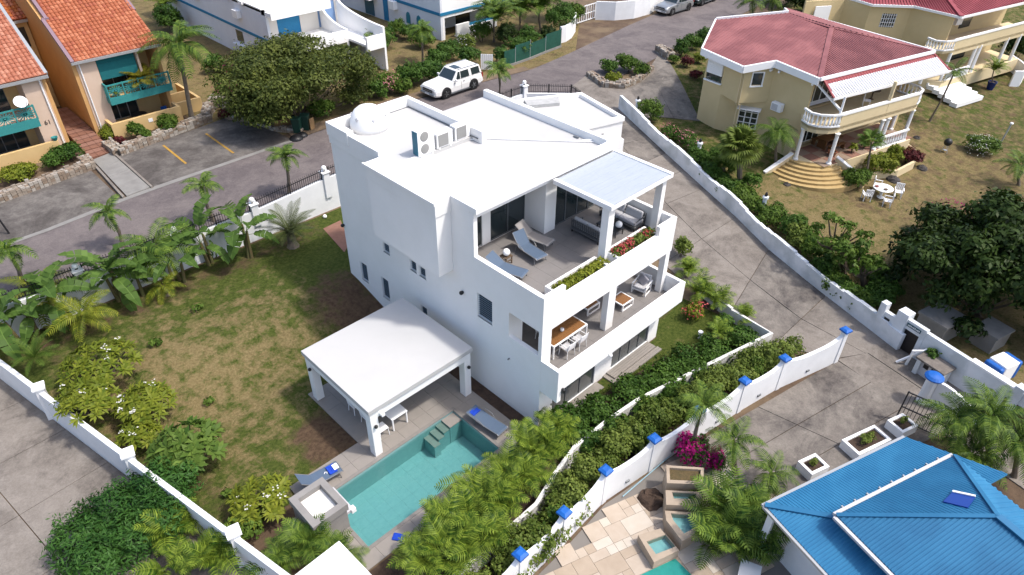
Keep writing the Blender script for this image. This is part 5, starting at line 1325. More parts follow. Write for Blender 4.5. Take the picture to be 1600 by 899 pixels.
for i, u in ((1, 1.85), (2, .1)):
    x, y, r = onwall(up, i, u, .05); MB().tube([(x, y, 6.8), (x, y, 4.2), (x+.3, y, 4.1), (x+.3, y, .6)], .04, 6).build('downpipe', M_yell, yh)
# fan-shaped entrance steps
cst = Vector((48.4, 17.7)); ang0 = math.atan2(18.5-17.7, 46.37-48.4); ang1 = math.atan2(15.0-17.7, 47.7-48.4)
def arcp(r, a): return (cst.x+r*math.cos(a)*1.0, cst.y+r*math.sin(a)*1.0)
aa = [math.pi-.28+(1.85)*k/12 for k in range(13)]
for k in range(6):
    r1 = 2.15+k*.36; z1 = zg-.02-k*.155
    MB().prism([arcp(1.4, a) for a in aa]+[arcp(r1, a) for a in reversed(aa)], .2, z1).build('step', mat('cream_step_paint', (.60, .44, .20), .8, (.52, .36, .15), 3, .3) if k == 0 else MATS['cream_step_paint'], yh)
for a in (aa[0]-.02, aa[-1]+.02):
    p, q = arcp(1.9, a), arcp(4.25, a); d = (Vector(q)-Vector(p)).normalized(); n = Vector((-d.y, d.x))*.11
    mb = MB(); vs = []
    for s in (-1, 1):
        for pt, z in ((p, .2), (q, .2), (q, .98), (p, 1.95)): vs.append((pt[0]+n.x*s, pt[1]+n.y*s, z))
    mb.raw(vs, [(0, 1, 2, 3), (7, 6, 5, 4), (3, 2, 6, 7), (0, 4, 5, 1), (1, 5, 6, 2), (0, 3, 7, 4)]); mb.build('flank_wall', M_yell, yh)
    MB().bar((p[0], p[1], 1.98), (q[0], q[1], 1.01), .28, .07).build('flank_cap', M_trim, yh)
# patio wall right, balustrade and planting bed edge
balustrade([(52.9, 14.5), (55.7, 13.75)], zg, zg+.95, yh)
rb_ = thing('planting_edge', 'low pale yellow retaining edge round the shrubs by the white balustrade', 'edging', (54, 13, .5))
pe = [(50.2, 13.6), (52.0, 12.5), (54.4, 12.2), (56.3, 12.6), (57.2, 13.8)]
mb = MB()
for i in range(4):
    a, b = Vector(pe[i]), Vector(pe[i+1]); d = (b-a).normalized(); n = Vector((-d.y, d.x))*.18; mb.prism([tuple(a), tuple(b), tuple(b+n), tuple(a+n)], .1, .85)
mb.build('edging', M_yell, rb_)

# ---- second yellow house behind
y2 = thing('house', 'second pale yellow house with a bright red ribbed roof at the top right corner', 'house', (74, 22, 1.5))
ZE2 = 7.3
a0, a1, a2, a3, a4 = (69.4, 26.2), (68.55, 23.45), (70.9, 20.7), (70.45, 16.65), (81.5, 13.9)
wl2 = [(65.8, 28.3), (69.2, 26.2), (68.75, 23.6), (71.1, 20.9), (70.7, 17.2)]
polywall('wall', [(p[0], p[1]) for p in wl2], [0, 1, 2, 3], 1.2, ZE2-.2, .2, M_yel, y2, {2: [(1.2, 2.5, 5.3, 6.5)]})
d_ = (Vector(wl2[3])-Vector(wl2[2])).normalized(); c = Vector(wl2[2])+d_*1.85
mbx = MB(); rr = math.atan2(d_.y, d_.x)
MB().obox((c.x+.05, c.y+.05, 5.9), (1.3, .04, 1.2), rr).build('window_pane', M_glass, y2)
for k in range(7): q = c+d_*(-.6+k*.2); mbx.obox((q.x, q.y, 5.9), (.035, .04, 1.2), rr)
for k in range(4): mbx.obox((c.x, c.y, 5.4+k*.33), (1.3, .045, .03), rr)
mbx.build('window_bars', M_trim, y2)
c2 = Vector(wl2[0]).lerp(Vector(wl2[1]), .45); r0 = math.atan2(wl2[1][1]-wl2[0][1], wl2[1][0]-wl2[0][0])
MB().obox((c2.x-.1, c2.y-.15, 5.9), (1.6, .12, 1.5), r0).build('roller_shutter', M_trim, y2)
g0, g1 = Vector((70.9, 18.2)), Vector((83, 15.2)); gdv = (g1-g0).normalized(); gn = Vector((-gdv.y, gdv.x)); rg = math.atan2(gdv.y, gdv.x)
mb = MB(); wall_holes(mb, tuple(g0+gn*.9), tuple(g1+gn*.9), 1.2, ZE2-.2, .2, [(5, 6.8, 4.9, 6.9), (5.5, 8, 1.6, 3.9)]); mb.build('front_wall', M_yel, y2)
c = g0+gn*.95+gdv*5.9; MB().obox((c.x, c.y, 5.9), (1.8, .05, 2), rg).build('window_pane', M_glass, y2)
c = g0+gn*.95+gdv*6.75; MB().obox((c.x, c.y, 2.7), (2.5, .05, 2.3), rg).build('window_pane', M_glass, y2)
c = g0+gn*.7+gdv*1.5; MB().obox((c.x, c.y, 5.7), (2.2, .1, 2.4), rg).build('white_panel', M_bw, y2)
c = g0+gn*.5+gdv*3.7; MB().obox((c.x, c.y, 5.9), (.9, .45, .6), rg).build('air_conditioner', M_trim, y2, bevel=.02)
b2 = [(69.0, 18.2), (68.6, 17.4), (69.0, 16.7), (70.0, 16.2), (82, 13.3), (83, 15.5), (71, 18.8)]
MB().prism(b2, 4.45, 4.68).build('balcony_floor', M_yell, y2); balustrade(b2[0:4], 4.68, 5.55, y2)
mb = MB(); p, q = Vector(b2[3]), Vector(b2[4]); d = (q-p).normalized(); n = Vector((-d.y, d.x))*.15
mb.prism([tuple(p), tuple(q), tuple(q+n), tuple(p+n)], 4.2, 5.45); mb.build('parapet', M_yell, y2)
mb = MB(); mb.prism([tuple(p-n*.3), tuple(q-n*.3), tuple(q+n*1.3), tuple(p+n*1.3)], 5.45, 5.58); mb.build('parapet_cap', M_trim, y2)
for c in ((69.2, 17.6), (70.1, 16.3), (73.9, 15.4), (74.5, 15.2), (78.8, 14.2), (80.8, 13.7)): MB().tube([(c[0], c[1], 1.5), (c[0], c[1], 4.4)], .15, 10).build('column', M_trim, y2)
MB().prism([(68.9, 18.2), (69.9, 16.1), (82, 13.2), (83, 16), (71, 19)], .8, 1.9).build('patio', M_yell, y2)
balustrade([(70.3, 16.1), (73.6, 15.3)], 1.9, 2.7, y2)
rdg = (76.5, 22.5, 9.2)
corrugated([(*a3, ZE2), (*a4, ZE2), (88, 18, 9.2), rdg], M_red, y2, .32, .05)
rb = MB(); fc = [(*a0, ZE2), (*a1, ZE2), (*a2, ZE2), (*a3, ZE2), rdg, (74.5, 28, 9.2)]
rb.face(fc); fo = rb.build('roof_sheet', M_red, y2)
rb = MB()
for k in range(40):
    t = k/39; 
    pa = [Vector(p) for p in (a3, a2, a1, a0)]; L = [0, 4.1, 7.7, 10.6]; u = t*10.6
    for i in range(3):
        if L[i] <= u <= L[i+1]: s_ = pa[i].lerp(pa[i+1], (u-L[i])/(L[i+1]-L[i])); break
    e2 = Vector((rdg[0], rdg[1])).lerp(Vector((74.5, 28)), t); rb.bar((s_.x, s_.y, ZE2+.02), (e2.x, e2.y, 9.2+.02), .06, .04)
o = rb.build('ribs', M_red, fo); o['kind'] = 'stuff'
mb = MB(); mb.bar((*a3, ZE2+.06), (rdg[0], rdg[1], rdg[2]+.06), .35, .08); mb.build('ridge_cap', M_red, y2)
mb = MB()
for p, q in ((a0, a1), (a1, a2), (a2, a3), (a3, a4)): mb.bar((*p, ZE2-.08), (*q, ZE2-.08), .14, .2)
mb.build('gutter', M_trim, y2)
# white stair between the two yellow houses
ws = thing('outdoor_stair', 'broad white outdoor steps between the two yellow houses', 'steps', (64, 14.5, 1))
sa, sb_ = on(1440, 128), on(1500, 150)
wc = Vector(at(1452, 124, 1.5)[:2]); wd_ = (Vector(at(1490, 160, .9)[:2])-wc).normalized(); wd_ = Vector((-.25, -.97)).normalized()
for k in range(6):
    c = Vector(at(1466, 124, 1.6)[:2])+wd_*k*.62
    MB().obox((c.x, c.y, 1.5-k*.17), (3.9, .66, .36), math.atan2(wd_.y, wd_.x)+R_(90)).build('step', M_trim, ws)
sw = thing('curved_wall', 'white curving low wall at the right edge by the second yellow house', 'wall', (75, 13, 1))
arc = [on(*p) for p in ((1570, 105), (1585, 118), (1593, 128), (1588, 135), (1575, 134))]
mb = MB()
for i in range(len(arc)-1):
    a, b = Vector(arc[i][:2]), Vector(arc[i+1][:2]); d = (b-a).normalized(); n = Vector((-d.y, d.x))*.18; mb.prism([tuple(a), tuple(b), tuple(b+n), tuple(a+n)], .2, 1.7)
mb.build('wall', M_trim, sw)

# ---- blue-roofed house at the lower right
M_bro = mat('bright_blue_roof_paint', (.024, .22, .44), .6, (.022, .19, .39), 1.0, .2, col3=(.035, .245, .47), scale3=.9, stretch=(.6, 1.4, 1))
M_bro2 = mat('blue_upper_roof_paint', (.018, .18, .365), .6, (.016, .155, .33), 1.2, .2, col3=(.025, .20, .40), scale3=.7)
bh = thing('house', 'house with two-tiered bright blue ribbed metal roofs at the lower right', 'house', (22, -1, 0))
p1, p2_ = (17.26, 4.31), (24.16, 2.04)
ex = (Vector(p2_)-Vector(p1)).normalized(); ey = Vector((ex.y, -ex.x))        # ey towards the viewer
def BH(u, v, z): p = Vector(p1)+ex*u+ey*v; return (p.x, p.y, z)
Lb = (Vector(p2_)-Vector(p1)).length
UX0, UX1, UV0 = 1.35, 7.1, 1.75          # upper roof footprint
corrugated([BH(0, 0, 3.0), BH(Lb, 0, 3.0), BH(Lb+.9, 3.2, 3.9), BH(UX0+1.6, 3.2, 3.9)], M_bro, bh, .12, .02)
corrugated([BH(0, 0.001, 3.0), BH(UX0+1.6, 3.2, 3.9), BH(UX0+1.6, 9, 3.9), BH(0, 9, 3.0)], M_bro, bh, .12, .02)
corrugated([BH(Lb, 0.001, 3.0), BH(Lb+.35, 9, 3.0), BH(UX1-.2, 9, 3.6), BH(UX1-.2, 3.0, 3.6)], M_bro, bh, .16, .025)
b0, b1 = Vector((17.88, 2.24)), Vector((23.5, .35))
ex2 = (b1-b0).normalized(); ey2 = Vector((ex2.y, -ex2.x)); L2_ = (b1-b0).length
def UH(u, v, z): p = b0+ex2*u+ey2*v; return (p.x, p.y, z)
pk = UH(3.55, 2.75, 5.2)
pk2 = UH(3.55, 8, 5.2)
corrugated([UH(0, 0, 3.92), UH(L2_, 0, 3.92), pk], M_bro2, bh, .12, .018)
corrugated([UH(0, 0.001, 3.92), pk, pk2, UH(0, 10.5, 3.92)], M_bro2, bh, .12, .018)
corrugated([UH(L2_, 0.001, 3.92), UH(L2_, 10.5, 3.92), pk2, pk], M_bro, bh, .20, .035)
mb = MB(); mb.bar(Vector(UH(0, 0, 3.96)), Vector(pk)+Vector((0, 0, .05)), .15, .04).bar(Vector(UH(L2_, 0, 3.96)), Vector(pk)+Vector((0, 0, .05)), .15, .04).bar(Vector(pk)+Vector((0, 0, .05)), Vector(pk2)+Vector((0, 0, .05)), .26, .06); mb.bar(Vector(BH(0, 0, 3.05)), Vector(BH(UX0+1.6, 3.2, 3.95)), .2, .03)
mb.build('hip_cap', M_bro2, bh)
MB().bar(UH(0, -.08, 3.86), UH(L2_, -.08, 3.86), .12, .1).bar(UH(-.08, 0, 3.86), UH(-.08, 10.5, 3.86), .12, .1).build('gutter', M_cush, bh)
MB().bar(BH(-.06, -.06, 2.94), BH(Lb, -.06, 2.94), .10, .1).bar(BH(-.06, 0, 2.94), BH(-.06, 9, 2.94), .10, .1).build('gutter', M_alul, bh)
fo_ = MB()
for k in range(9): q = UH(.5+k*.6, -.16, 3.83); fo_.obox(q, (.06, .12, .12), math.atan2(ex2.y, ex2.x))
fo_.build('gutter_bracket', M_alul, bh)
MB().prism([BH(.9, .8, 0)[:2], BH(Lb-.5, .8, 0)[:2], BH(Lb-.3, 9, 0)[:2], BH(.9, 9, 0)[:2]], -.1, 2.88).build('wall', M_wallw, bh)
MB().prism([UH(.4, .4, 0)[:2], UH(L2_-.4, .4, 0)[:2], UH(L2_-.4, 9, 0)[:2], UH(.4, 9, 0)[:2]], 3.0, 3.84).build('clerestory_wall', M_wallw, bh)
for v in (.25, 4): q = BH(.25, v, 0); MB().box(q[0]-.12, q[1]-.12, 0, q[0]+.12, q[1]+.12, 2.9).build('porch_post', M_trim, bh)
s0 = Vector(UH(2.9, .95, 0)); 
# dark blue skylight sheet with a white edge, lying on the upper roof
na = Vector(plane_axes([UH(0, 0, 3.92), UH(L2_, 0, 3.92), pk])[3])
def onroof(u, v, dz): 
    p = Vector(UH(u, v, 0)); z = 3.92+(5.2-3.92)*v/2.75; return Vector((p.x, p.y, z))+na*dz
sk = [onroof(3.05, 1.45, .06), onroof(3.75, 1.30, .06), onroof(4.0, 1.85, .06), onroof(3.3, 2.05, .06)]
mb = MB(); mb.face(sk); mb.face([p-na*.04 for p in sk[::-1]])
for i in range(4): mb.face([sk[i], sk[i]-na*.04, sk[(i+1) % 4]-na*.04, sk[(i+1) % 4]])
sko = mb.build('skylight', mat('deep_blue_translucent_sheet', (.01, .06, .36), .3), bh)
MB().bar(sk[1]+na*.02, sk[2]+na*.02, .08, .05).build('skylight_edge', M_trim, sko)
# steps and planters before it
M_stepc = M_conc
es = thing('entrance_steps', 'weathered concrete steps between the white planters and the blue roof', 'steps', (24, 3.4, 0))
for k in range(3):
    MB().bar(BH(1.8, -.55+k*.32, .27-k*.08), BH(Lb+1.5, -.55+k*.32, .27-k*.08), .3, .12).build('step', M_stepc, es)
def planter(c, sx, sy, rz, h, label, grp='white planters by the yard steps'):
    t = thing('planter', label, 'planter', (c[0], c[1], 0), group=grp)
    M = Matrix.Rotation(rz, 3, 'Z'); w = .13; mb = MB()
    for dx, dy, ax, ay in ((0, -sy/2+w/2, sx, w), (0, sy/2-w/2, sx, w), (-sx/2+w/2, 0, w, sy-2*w), (sx/2-w/2, 0, w, sy-2*w)):
        q = M @ Vector((dx, dy, 0)); mb.obox((c[0]+q.x, c[1]+q.y, h/2), (ax, ay, h), rz)
    mb.build('trough', M_trim, t); MB().obox((c[0], c[1], h*.42), (sx-2*w-.01, sy-2*w-.01, h*.84), rz).build('soil', M_mulch, t)
    return t
rp = math.atan2(ex.y, ex.x)
planter((22.7, 4.43), 1.0, .8, rp, .5, 'small white square planter left of the large one by the yard steps')
planter((25.65, 3.42), 2.0, .95, rp, .5, 'large white oblong planter between the two small ones by the yard steps')
planter((27.8, 2.7), 1.0, .85, rp, .5, 'small white planter beside the open iron gate')
# flat white roof cut by the bottom edge
fb = thing('flat_roofed_hut', 'small white hut with a grimy flat roof at the bottom edge by the pool', 'hut', (5, 12.8, 0))
c = at(500, 905, 2.5)
MB().obox((4.75, 12.65, 1.15), (1.9, 1.9, 2.3), 0).build('wall', M_wallw, fb)
MB().obox((4.75, 12.9, 2.42), (2.05, 2.05, .16), R_(2)).build('roof_rim', M_trim, fb); MB().obox((4.75, 12.9, 2.5), (1.8, 1.8, .02), R_(2)).build('roof', mat('grimy_white_roof', (.70, .71, .71), .8, (.45, .46, .46), 3, .1), fb)
# ================================================================== VEHICLES
def make_car(name, label, L, Wd, H, wb, body, paint, loc, rz, hood=.92, belt=1.05, front=1.35, rear_slope=.35, wr=.40, group=None):
    t = thing(name, label, 'car', (0, 0, 0), 0, group)
    hl = L/2; w = Wd/2; g = .24
    # stations: x, top z, half width, bottom z
    A, Bx = hl-front, -hl+.10
    st = [(hl, hood-.22, w*.84, .40), (hl-.07, hood-.09, w*.92, .30), (hl-.40, hood, w*.98, g), (A, hood+.07, w, g), (A-.35, belt, w, g), (0, belt, w, g), (-hl+.9, belt+.02, w, g), (-hl+.25, belt, w*.98, g+.04), (-hl+.04, belt-.10, w*.93, .34), (-hl, .70, w*.88, .42)]
    vs = []; fs = []; n = 8
    for x, zt, hw, zb_ in st:
        zm = zb_+(zt-zb_)*.55
        vs += [(x, -hw*.90, zb_), (x, -hw, zb_+.14), (x, -hw, zm), (x, -hw*.93, zt-.05), (x, -hw*.80, zt), (x, 0, zt+.025)]
        vs += [(x, hw*.80, zt), (x, hw*.93, zt-.05), (x, hw, zm), (x, hw, zb_+.14), (x, hw*.90, zb_)]
    k = 11
    for i in range(len(st)-1):
        for j in range(k-1): fs.append((i*k+j, i*k+j+1, (i+1)*k+j+1, (i+1)*k+j))
        fs.append((i*k+k-1, i*k, (i+1)*k, (i+1)*k+k-1))
    fs.append(tuple(range(k))[::-1]); fs.append(tuple((len(st)-1)*k+j for j in range(k)))
    mb = MB(); mb.raw(vs, fs); b = mb.build('body', paint, t, smooth=False, bevel=.02)
    # cabin: pillars and roof as a shell, glass as separate panes proud of it
    xr0, xr1 = A-.95, -hl+rear_slope; zr = H; rw = w*.80; bw = w*.93
    cab = [(A-.28, belt-.03), (xr0, zr), (xr1, zr-.03), (-hl+.10, belt-.02)]
    def cabp(x, z, s): f = (z-belt)/(zr-belt); return (x, s*(bw+(rw-bw)*f), z)
    c = MB()
    P = [cabp(x, z, -1) for x, z in cab]; Q = [cabp(x, z, 1) for x, z in cab]
    c.raw(P+Q, [(0, 1, 2, 3), (7, 6, 5, 4), (1, 5, 6, 2), (0, 4, 5, 1), (3, 2, 6, 7), (0, 3, 7, 4)]); c.build('cabin', paint, t, bevel=.06)
    gl = M_glass
    def pane(pts, nm):
        c0 = sum((Vector(p) for p in pts), Vector())/len(pts); q = MB()
        nrm = (Vector(pts[1])-Vector(pts[0])).cross(Vector(pts[2])-Vector(pts[0])).normalized()
        if nrm.dot(c0-Vector((c0.x*.3, 0, belt))) < 0: nrm = -nrm
        o_ = [Vector(p)+nrm*.014 for p in pts]; i_ = [Vector(p)-nrm*.01 for p in pts]
        q.raw(o_+i_, [tuple(range(len(pts))), tuple(range(2*len(pts)-1, len(pts)-1, -1))]+[(i, (i+1) % len(pts), len(pts)+(i+1) % len(pts), len(pts)+i) for i in range(len(pts))]); return q.build(nm, gl, t)
    lerp = lambda a, b, f: a+(b-a)*f
    def wsp(f, y): x = lerp(cab[0][0], cab[1][0], f); z = lerp(cab[0][1], cab[1][1], f); return (x, y*(bw+(rw-bw)*f), z)
    pane([wsp(.10, -.88), wsp(.10, .88), wsp(.90, .86), wsp(.90, -.86)], 'windscreen')
    def rsp(f, y): x = lerp(cab[3][0], cab[2][0], f); z = lerp(cab[3][1], cab[2][1], f); return (x, y*(bw+(rw-bw)*f), z)
    pane([rsp(.2, -.8), rsp(.2, .8), rsp(.85, .78), rsp(.85, -.78)], 'rear_window')
    for s in (-1, 1):
        z0_, z1_ = belt+.06, zr-.10
        def sp_(x, z): return cabp(x, z, s*1.0)
        xa = lerp(cab[0][0], cab[1][0], .25)-.22; xb = lerp(cab[0][0], cab[1][0], .85)-.1; mid = xr0-.22; q2 = xr0-1.22
        pane([sp_(xa, z0_), sp_(mid+.04, z0_), sp_(mid+.04, z1_), sp_(xb, z1_)], 'side_window')
        pane([sp_(mid-.04, z0_), sp_(q2+.05, z0_), sp_(q2+.12, z1_), sp_(mid-.04, z1_)], 'side_window')
        pane([sp_(q2-.22, z0_), sp_(-hl+.35, z0_), sp_(xr1+.12, z1_), sp_(q2-.16, z1_)], 'side_window')
        MB().obox((A-.55, s*(w+.10), belt+.08), (.16, .22, .16)).build('wing_mirror', paint, t, bevel=.03)
        MB().bar((xr0-.1, s*rw*.88, zr+.05), (xr1+.1, s*rw*.88, zr+.03), .05).build('roof_rail', M_alul, t)
        MB().box(-wb/2+.42, s*w*.90, .26, wb/2-.42, s*(w+.06), .33).build('running_board', M_alu, t)
        for x in (.55, -.45): MB().obox((x, s*(w+.005), belt-.14), (.18, .03, .04)).build('door_handle', M_alul, t)
        sm_ = MB()
        for x in (mid, q2-.05 if False else mid-1.05): sm_.obox((x, s*w*1.0, .72), (.012, .012, .62))
        sm_.build('door_seam', M_dark, t)['kind'] = 'stuff'
        MB().obox((hl-.12, s*w*.74, .78), (.26, .34, .16), s*-.25).build('headlight', mat('headlamp_lens', (.62, .65, .68), .08, spec=1.0) if 'headlamp_lens' not in MATS else MATS['headlamp_lens'], t, bevel=.02)
        MB().obox((-hl+.06, s*w*.86, .98), (.14, .14, .42)).build('tail_light', mat('red_lamp_lens', (.35, .01, .01), .15) if 'red_lamp_lens' not in MATS else MATS['red_lamp_lens'], t, bevel=.02)
        for x in (wb/2, -wb/2):
            arch = MB(); Ma = Matrix.Translation((x, s*(w-.10), wr)) @ Matrix.Rotation(R_(90), 4, 'X')
            arch.lathe([(wr+.085, -.115), (wr+.085, .115)], (0, 0, 0), 24); arch.v = [tuple(Ma @ Vector(v)) for v in arch.v]; arch.build('wheel_arch', M_dark, t)
            wt = MB(); wt.lathe([(wr*.6, -.13), (wr*.95, -.13), (wr, -.09), (wr, .09), (wr*.95, .13), (wr*.6, .13)], (0, 0, 0), 24)
            Mw = Matrix.Translation((x, s*(w-.08), wr)) @ Matrix.Rotation(R_(90)*s, 4, 'X'); wt.v = [tuple(Mw @ Vector(v)) for v in wt.v]
            wo = wt.build('wheel', M_dark, t, smooth=False)
            rm = MB(); rm.lathe([(.02, .10), (.08, .10), (.09, .07), (wr*.58, .06), (wr*.64, .10), (wr*.64, .05), (.02, .04)], (0, 0, 0), 20)
            Mr = Matrix.Translation((x, s*(w-.08), wr)) @ Matrix.Rotation(R_(-90)*s, 4, 'X'); rm.v = [tuple(Mr @ Vector(v)) for v in rm.v]; rm.build('rim', M_alul, wo)
            sp5 = MB()
            for j in range(5):
                a = 2*math.pi*j/5; sp5.obox((x+math.cos(a)*wr*.33, s*(w-.08+.105), wr+math.sin(a)*wr*.33), (wr*.55, .05, .09), M=Matrix.Rotation(-a, 3, 'Y'))
            sp5.build('spokes', M_alul, wo)['kind'] = 'stuff'
    MB().obox((hl-.01, 0, .72), (.10, w*1.15, .24)).build('grille', M_dark, t, bevel=.02)
    MB().obox((hl+.045, 0, .72), (.03, w*1.1, .035)).build('grille_bar', M_alul, t)
    MB().obox((hl-.02, 0, .44), (.22, w*1.72, .16)).build('bumper', M_alul if body else paint, t, bevel=.04)
    MB().obox((hl+.10, 0, .47), (.02, .5, .11)).build('number_plate', M_trim, t)
    MB().obox((-hl-.01, 0, .50), (.16, w*1.7, .18)).build('bumper', paint, t, bevel=.04)
    if body: MB().obox(((xr0+xr1)/2+.75, 0, zr+.006), (.62, .85, .03)).build('sunroof', M_glass, t, bevel=.01)
    t.location = loc; t.rotation_euler = (0, 0, rz); return t
M_pearl = mat('pearl_white_car_paint', (.74, .73, .71), .3, coat=.6); M_silver = mat('silver_car_paint', (.42, .43, .44), .3, metal=.5, coat=.5); M_dgreen = mat('dark_green_car_paint', (.012, .03, .028), .25, coat=.7)
zs = 2.34
fw, rw_ = Vector(at(697.5, 154, zs)), Vector(at(739.5, 139.5, zs)); dv = (fw-rw_).normalized(); nv = Vector((dv.y, -dv.x, 0))
if nv.y < 0: nv = -nv
cpos = (fw+rw_)/2+nv*.95
make_car('parked_car', 'large pearl white SUV parked on the street behind the villa', 5.18, 2.04, 1.89, 2.95, True, M_pearl, (cpos.x, cpos.y, zs), math.atan2(dv.y, dv.x), hood=1.06, belt=1.18, front=1.55, rear_slope=.30, wr=.42)
zs = 2.34
fw, rw_ = Vector(at(1048.7, 24.5, zs)), Vector(at(1075, 16.5, zs)); dv = (fw-rw_).normalized(); nv = Vector((dv.y, -dv.x, 0))
if nv.y < 0: nv = -nv
cpos = (fw+rw_)/2+nv*.9
make_car('parked_car', 'silver grey estate SUV parked by the long curving white wall', 4.9, 1.95, 1.74, 2.95, True, M_silver, (cpos.x, cpos.y, zs), math.atan2(dv.y, dv.x), hood=.98, belt=1.08, wr=.38)
c2 = cpos-dv*5.6+nv*.2
make_car('parked_car', 'dark green car parked just ahead of the silver one at the top edge', 4.6, 1.85, 1.55, 2.7, False, M_dgreen, (c2.x, c2.y, zs), math.atan2(dv.y, dv.x)+.08, hood=.9, belt=.98, wr=.34)

# ================================================================== ROOF AND TERRACE FURNITURE
M_acg = mat('ac_grille_grey', (.35, .35, .34), .6)
def ac_unit(x, y, z, w, h, d, rz, label, fans=1, side=None):
    t = thing('air_conditioner', label, 'air conditioner', (x, y, z), group='air conditioner units on the villa roof')
    MB().obox((x, y, z+.08+h/2), (w, d, h), rz).build('casing', M_trim, t, bevel=.015)
    M = Matrix.Rotation(rz, 3, 'Z')
    for k in range(fans):
        zc = z+.08+h*(k+.5)/fans; f = MB(); c = Vector((x, y, zc))+M @ Vector((-w*.10, -d/2-.012, 0))
        Mf = Matrix.Translation(c) @ M.to_4x4() @ Matrix.Rotation(R_(90), 4, 'X')
        f.lathe([(.03, .02), (.20, .012), (.235, 0), (.235, -.02), (.02, -.02)], (0, 0, 0), 18) if fans == 2 else f.obox((0, 0, 0), (w*.62, h*.8, .03))
        f.v = [tuple(Mf @ Vector(v)) for v in f.v]; f.build('fan_grille', M_acg, t)
    for dx in (-w*.35, w*.35):
        c = Vector((x, y, z+.04))+M @ Vector((dx, 0, 0)); MB().obox(c, (.06, d*1.1, .08), rz).build('foot', M_trim, t)
    c = Vector((x, y, z+.08+h/2))+M @ Vector((-w/2-.012, 0, 0))
    if side: MB().obox(c, (.02, d*.9, h*.96), rz).build('side_panel', side, t)
    else:
        p = MB()
        for j in range(5): q = c+M @ Vector((-.03, (j-2)*d*.18, 0)); p.obox(q, (.015, .02, h*.8), rz)
        p.build('coil_guard', M_alu, t)['kind'] = 'stuff'
ac_unit(17.85, 23.62, 9.60, .95, 1.18, .40, 0, 'tall twin-fan air conditioner with a teal side panel on the white roof', 2, mat('teal_side_panel', (.02, .17, .26), .5))
ac_unit(19.05, 23.75, 9.55, .95, .72, .40, 0, 'small single-fan air conditioner between the other two on the white roof')
ac_unit(20.25, 23.85, 9.52, .95, .72, .40, 0, 'small single-fan air conditioner next to the roof parapet corner')

def lounger(label, sling, head, foot, zf, back=38, arms=False, group='sling loungers'):
    h, f = Vector(head[:2]), Vector(foot[:2]); d = (f-h).normalized(); rz = math.atan2(d.y, d.x)
    c = f-d*1.0
    t = thing('sun_lounger', label, 'sun lounger', (0, 0, 0), 0, group)
    W2 = .31; zs_ = .36; hx = -.25; bl = .72; a = R_(back)
    prof = [(.98, zs_-.05), (.9, zs_), (.4, zs_-.02), (0, zs_-.015), (hx, zs_), (hx-bl*.5*math.cos(a), zs_+bl*.5*math.sin(a)+.0), (hx-bl*math.cos(a), zs_+bl*math.sin(a))]
    mb = MB(); n = len(prof)
    vs = [(x, -W2, z) for x, z in prof]+[(x, W2, z) for x, z in prof]+[(x, -W2, z-.015) for x, z in prof]+[(x, W2, z-.015) for x, z in prof]
    sl = lambda R: [f for i in R for f in ((i, i+1, n+i+1, n+i), (2*n+i, 3*n+i, 3*n+i+1, 2*n+i+1), (i, 2*n+i, 2*n+i+1, i+1), (n+i, n+i+1, 3*n+i+1, 3*n+i))]
    fs = sl(range(4))
    mb.raw(vs, fs); mb.build('seat_sling', sling, t)
    mb = MB(); mb.raw(vs, sl(range(4, n-1))); mb.build('back_sling', sling, t)
    for s in (-1, 1):
        MB().tube([(x, s*(W2+.02), z-.01) for x, z in prof[:5]], .022, 6).build('side_rail', M_frameg, t)
        MB().tube([(x, s*(W2+.02), z-.01) for x, z in prof[4:]], .02, 6).build('back_rail', M_frameg, t)
        for x in (.80, -.42): MB().tube([(x, s*(W2+.02), zs_-.02), (x+(.07 if x > 0 else -.07), s*(W2+.03), 0)], .02, 6).build('leg', M_frameg, t)
        if arms: MB().tube([(.15, s*(W2+.05), zs_-.02), (0, s*(W2+.07), zs_+.12), (-.3, s*(W2+.06), zs_+.20), (-.5, s*(W2+.04), zs_+.16)], .018, 6).build('armrest', M_frameg, t)
    MB().tube([(.98, -W2, zs_-.05), (.98, W2, zs_-.05)], .022, 6).build('end_bar', M_frameg, t)
    t.location = (c.x, c.y, zf); t.rotation_euler = (0, 0, rz); LOC[t.name] = Vector((c.x, c.y, zf)); return t, c, d
lounger('beige sling sun lounger with raised back beside the terrace closet', M_slingb, at(808, 350, 6.95), at(862, 379, 6.66), 6.295, 38)
lounger('slate blue sling lounger in the middle of the three on the terrace', M_sling, at(803, 362, 7.0), at(848, 402, 6.66), 6.295, 50, True)
lounger('slate blue sling lounger nearest the terrace parapet corner', M_sling, at(760, 399, 6.95), at(822, 428, 6.66), 6.295, 36)
l1, c1, d1 = lounger('slate blue lounger with a blue towel by the pool steps', M_sling, at(745, 646, .45), at(787, 674, .42), .06, 8, True)
l2, c2_, d2 = lounger('slate blue lounger with a raised back beside the grey water feature', M_sling, at(468, 752, .75), at(531, 727, .42), .06, 42)
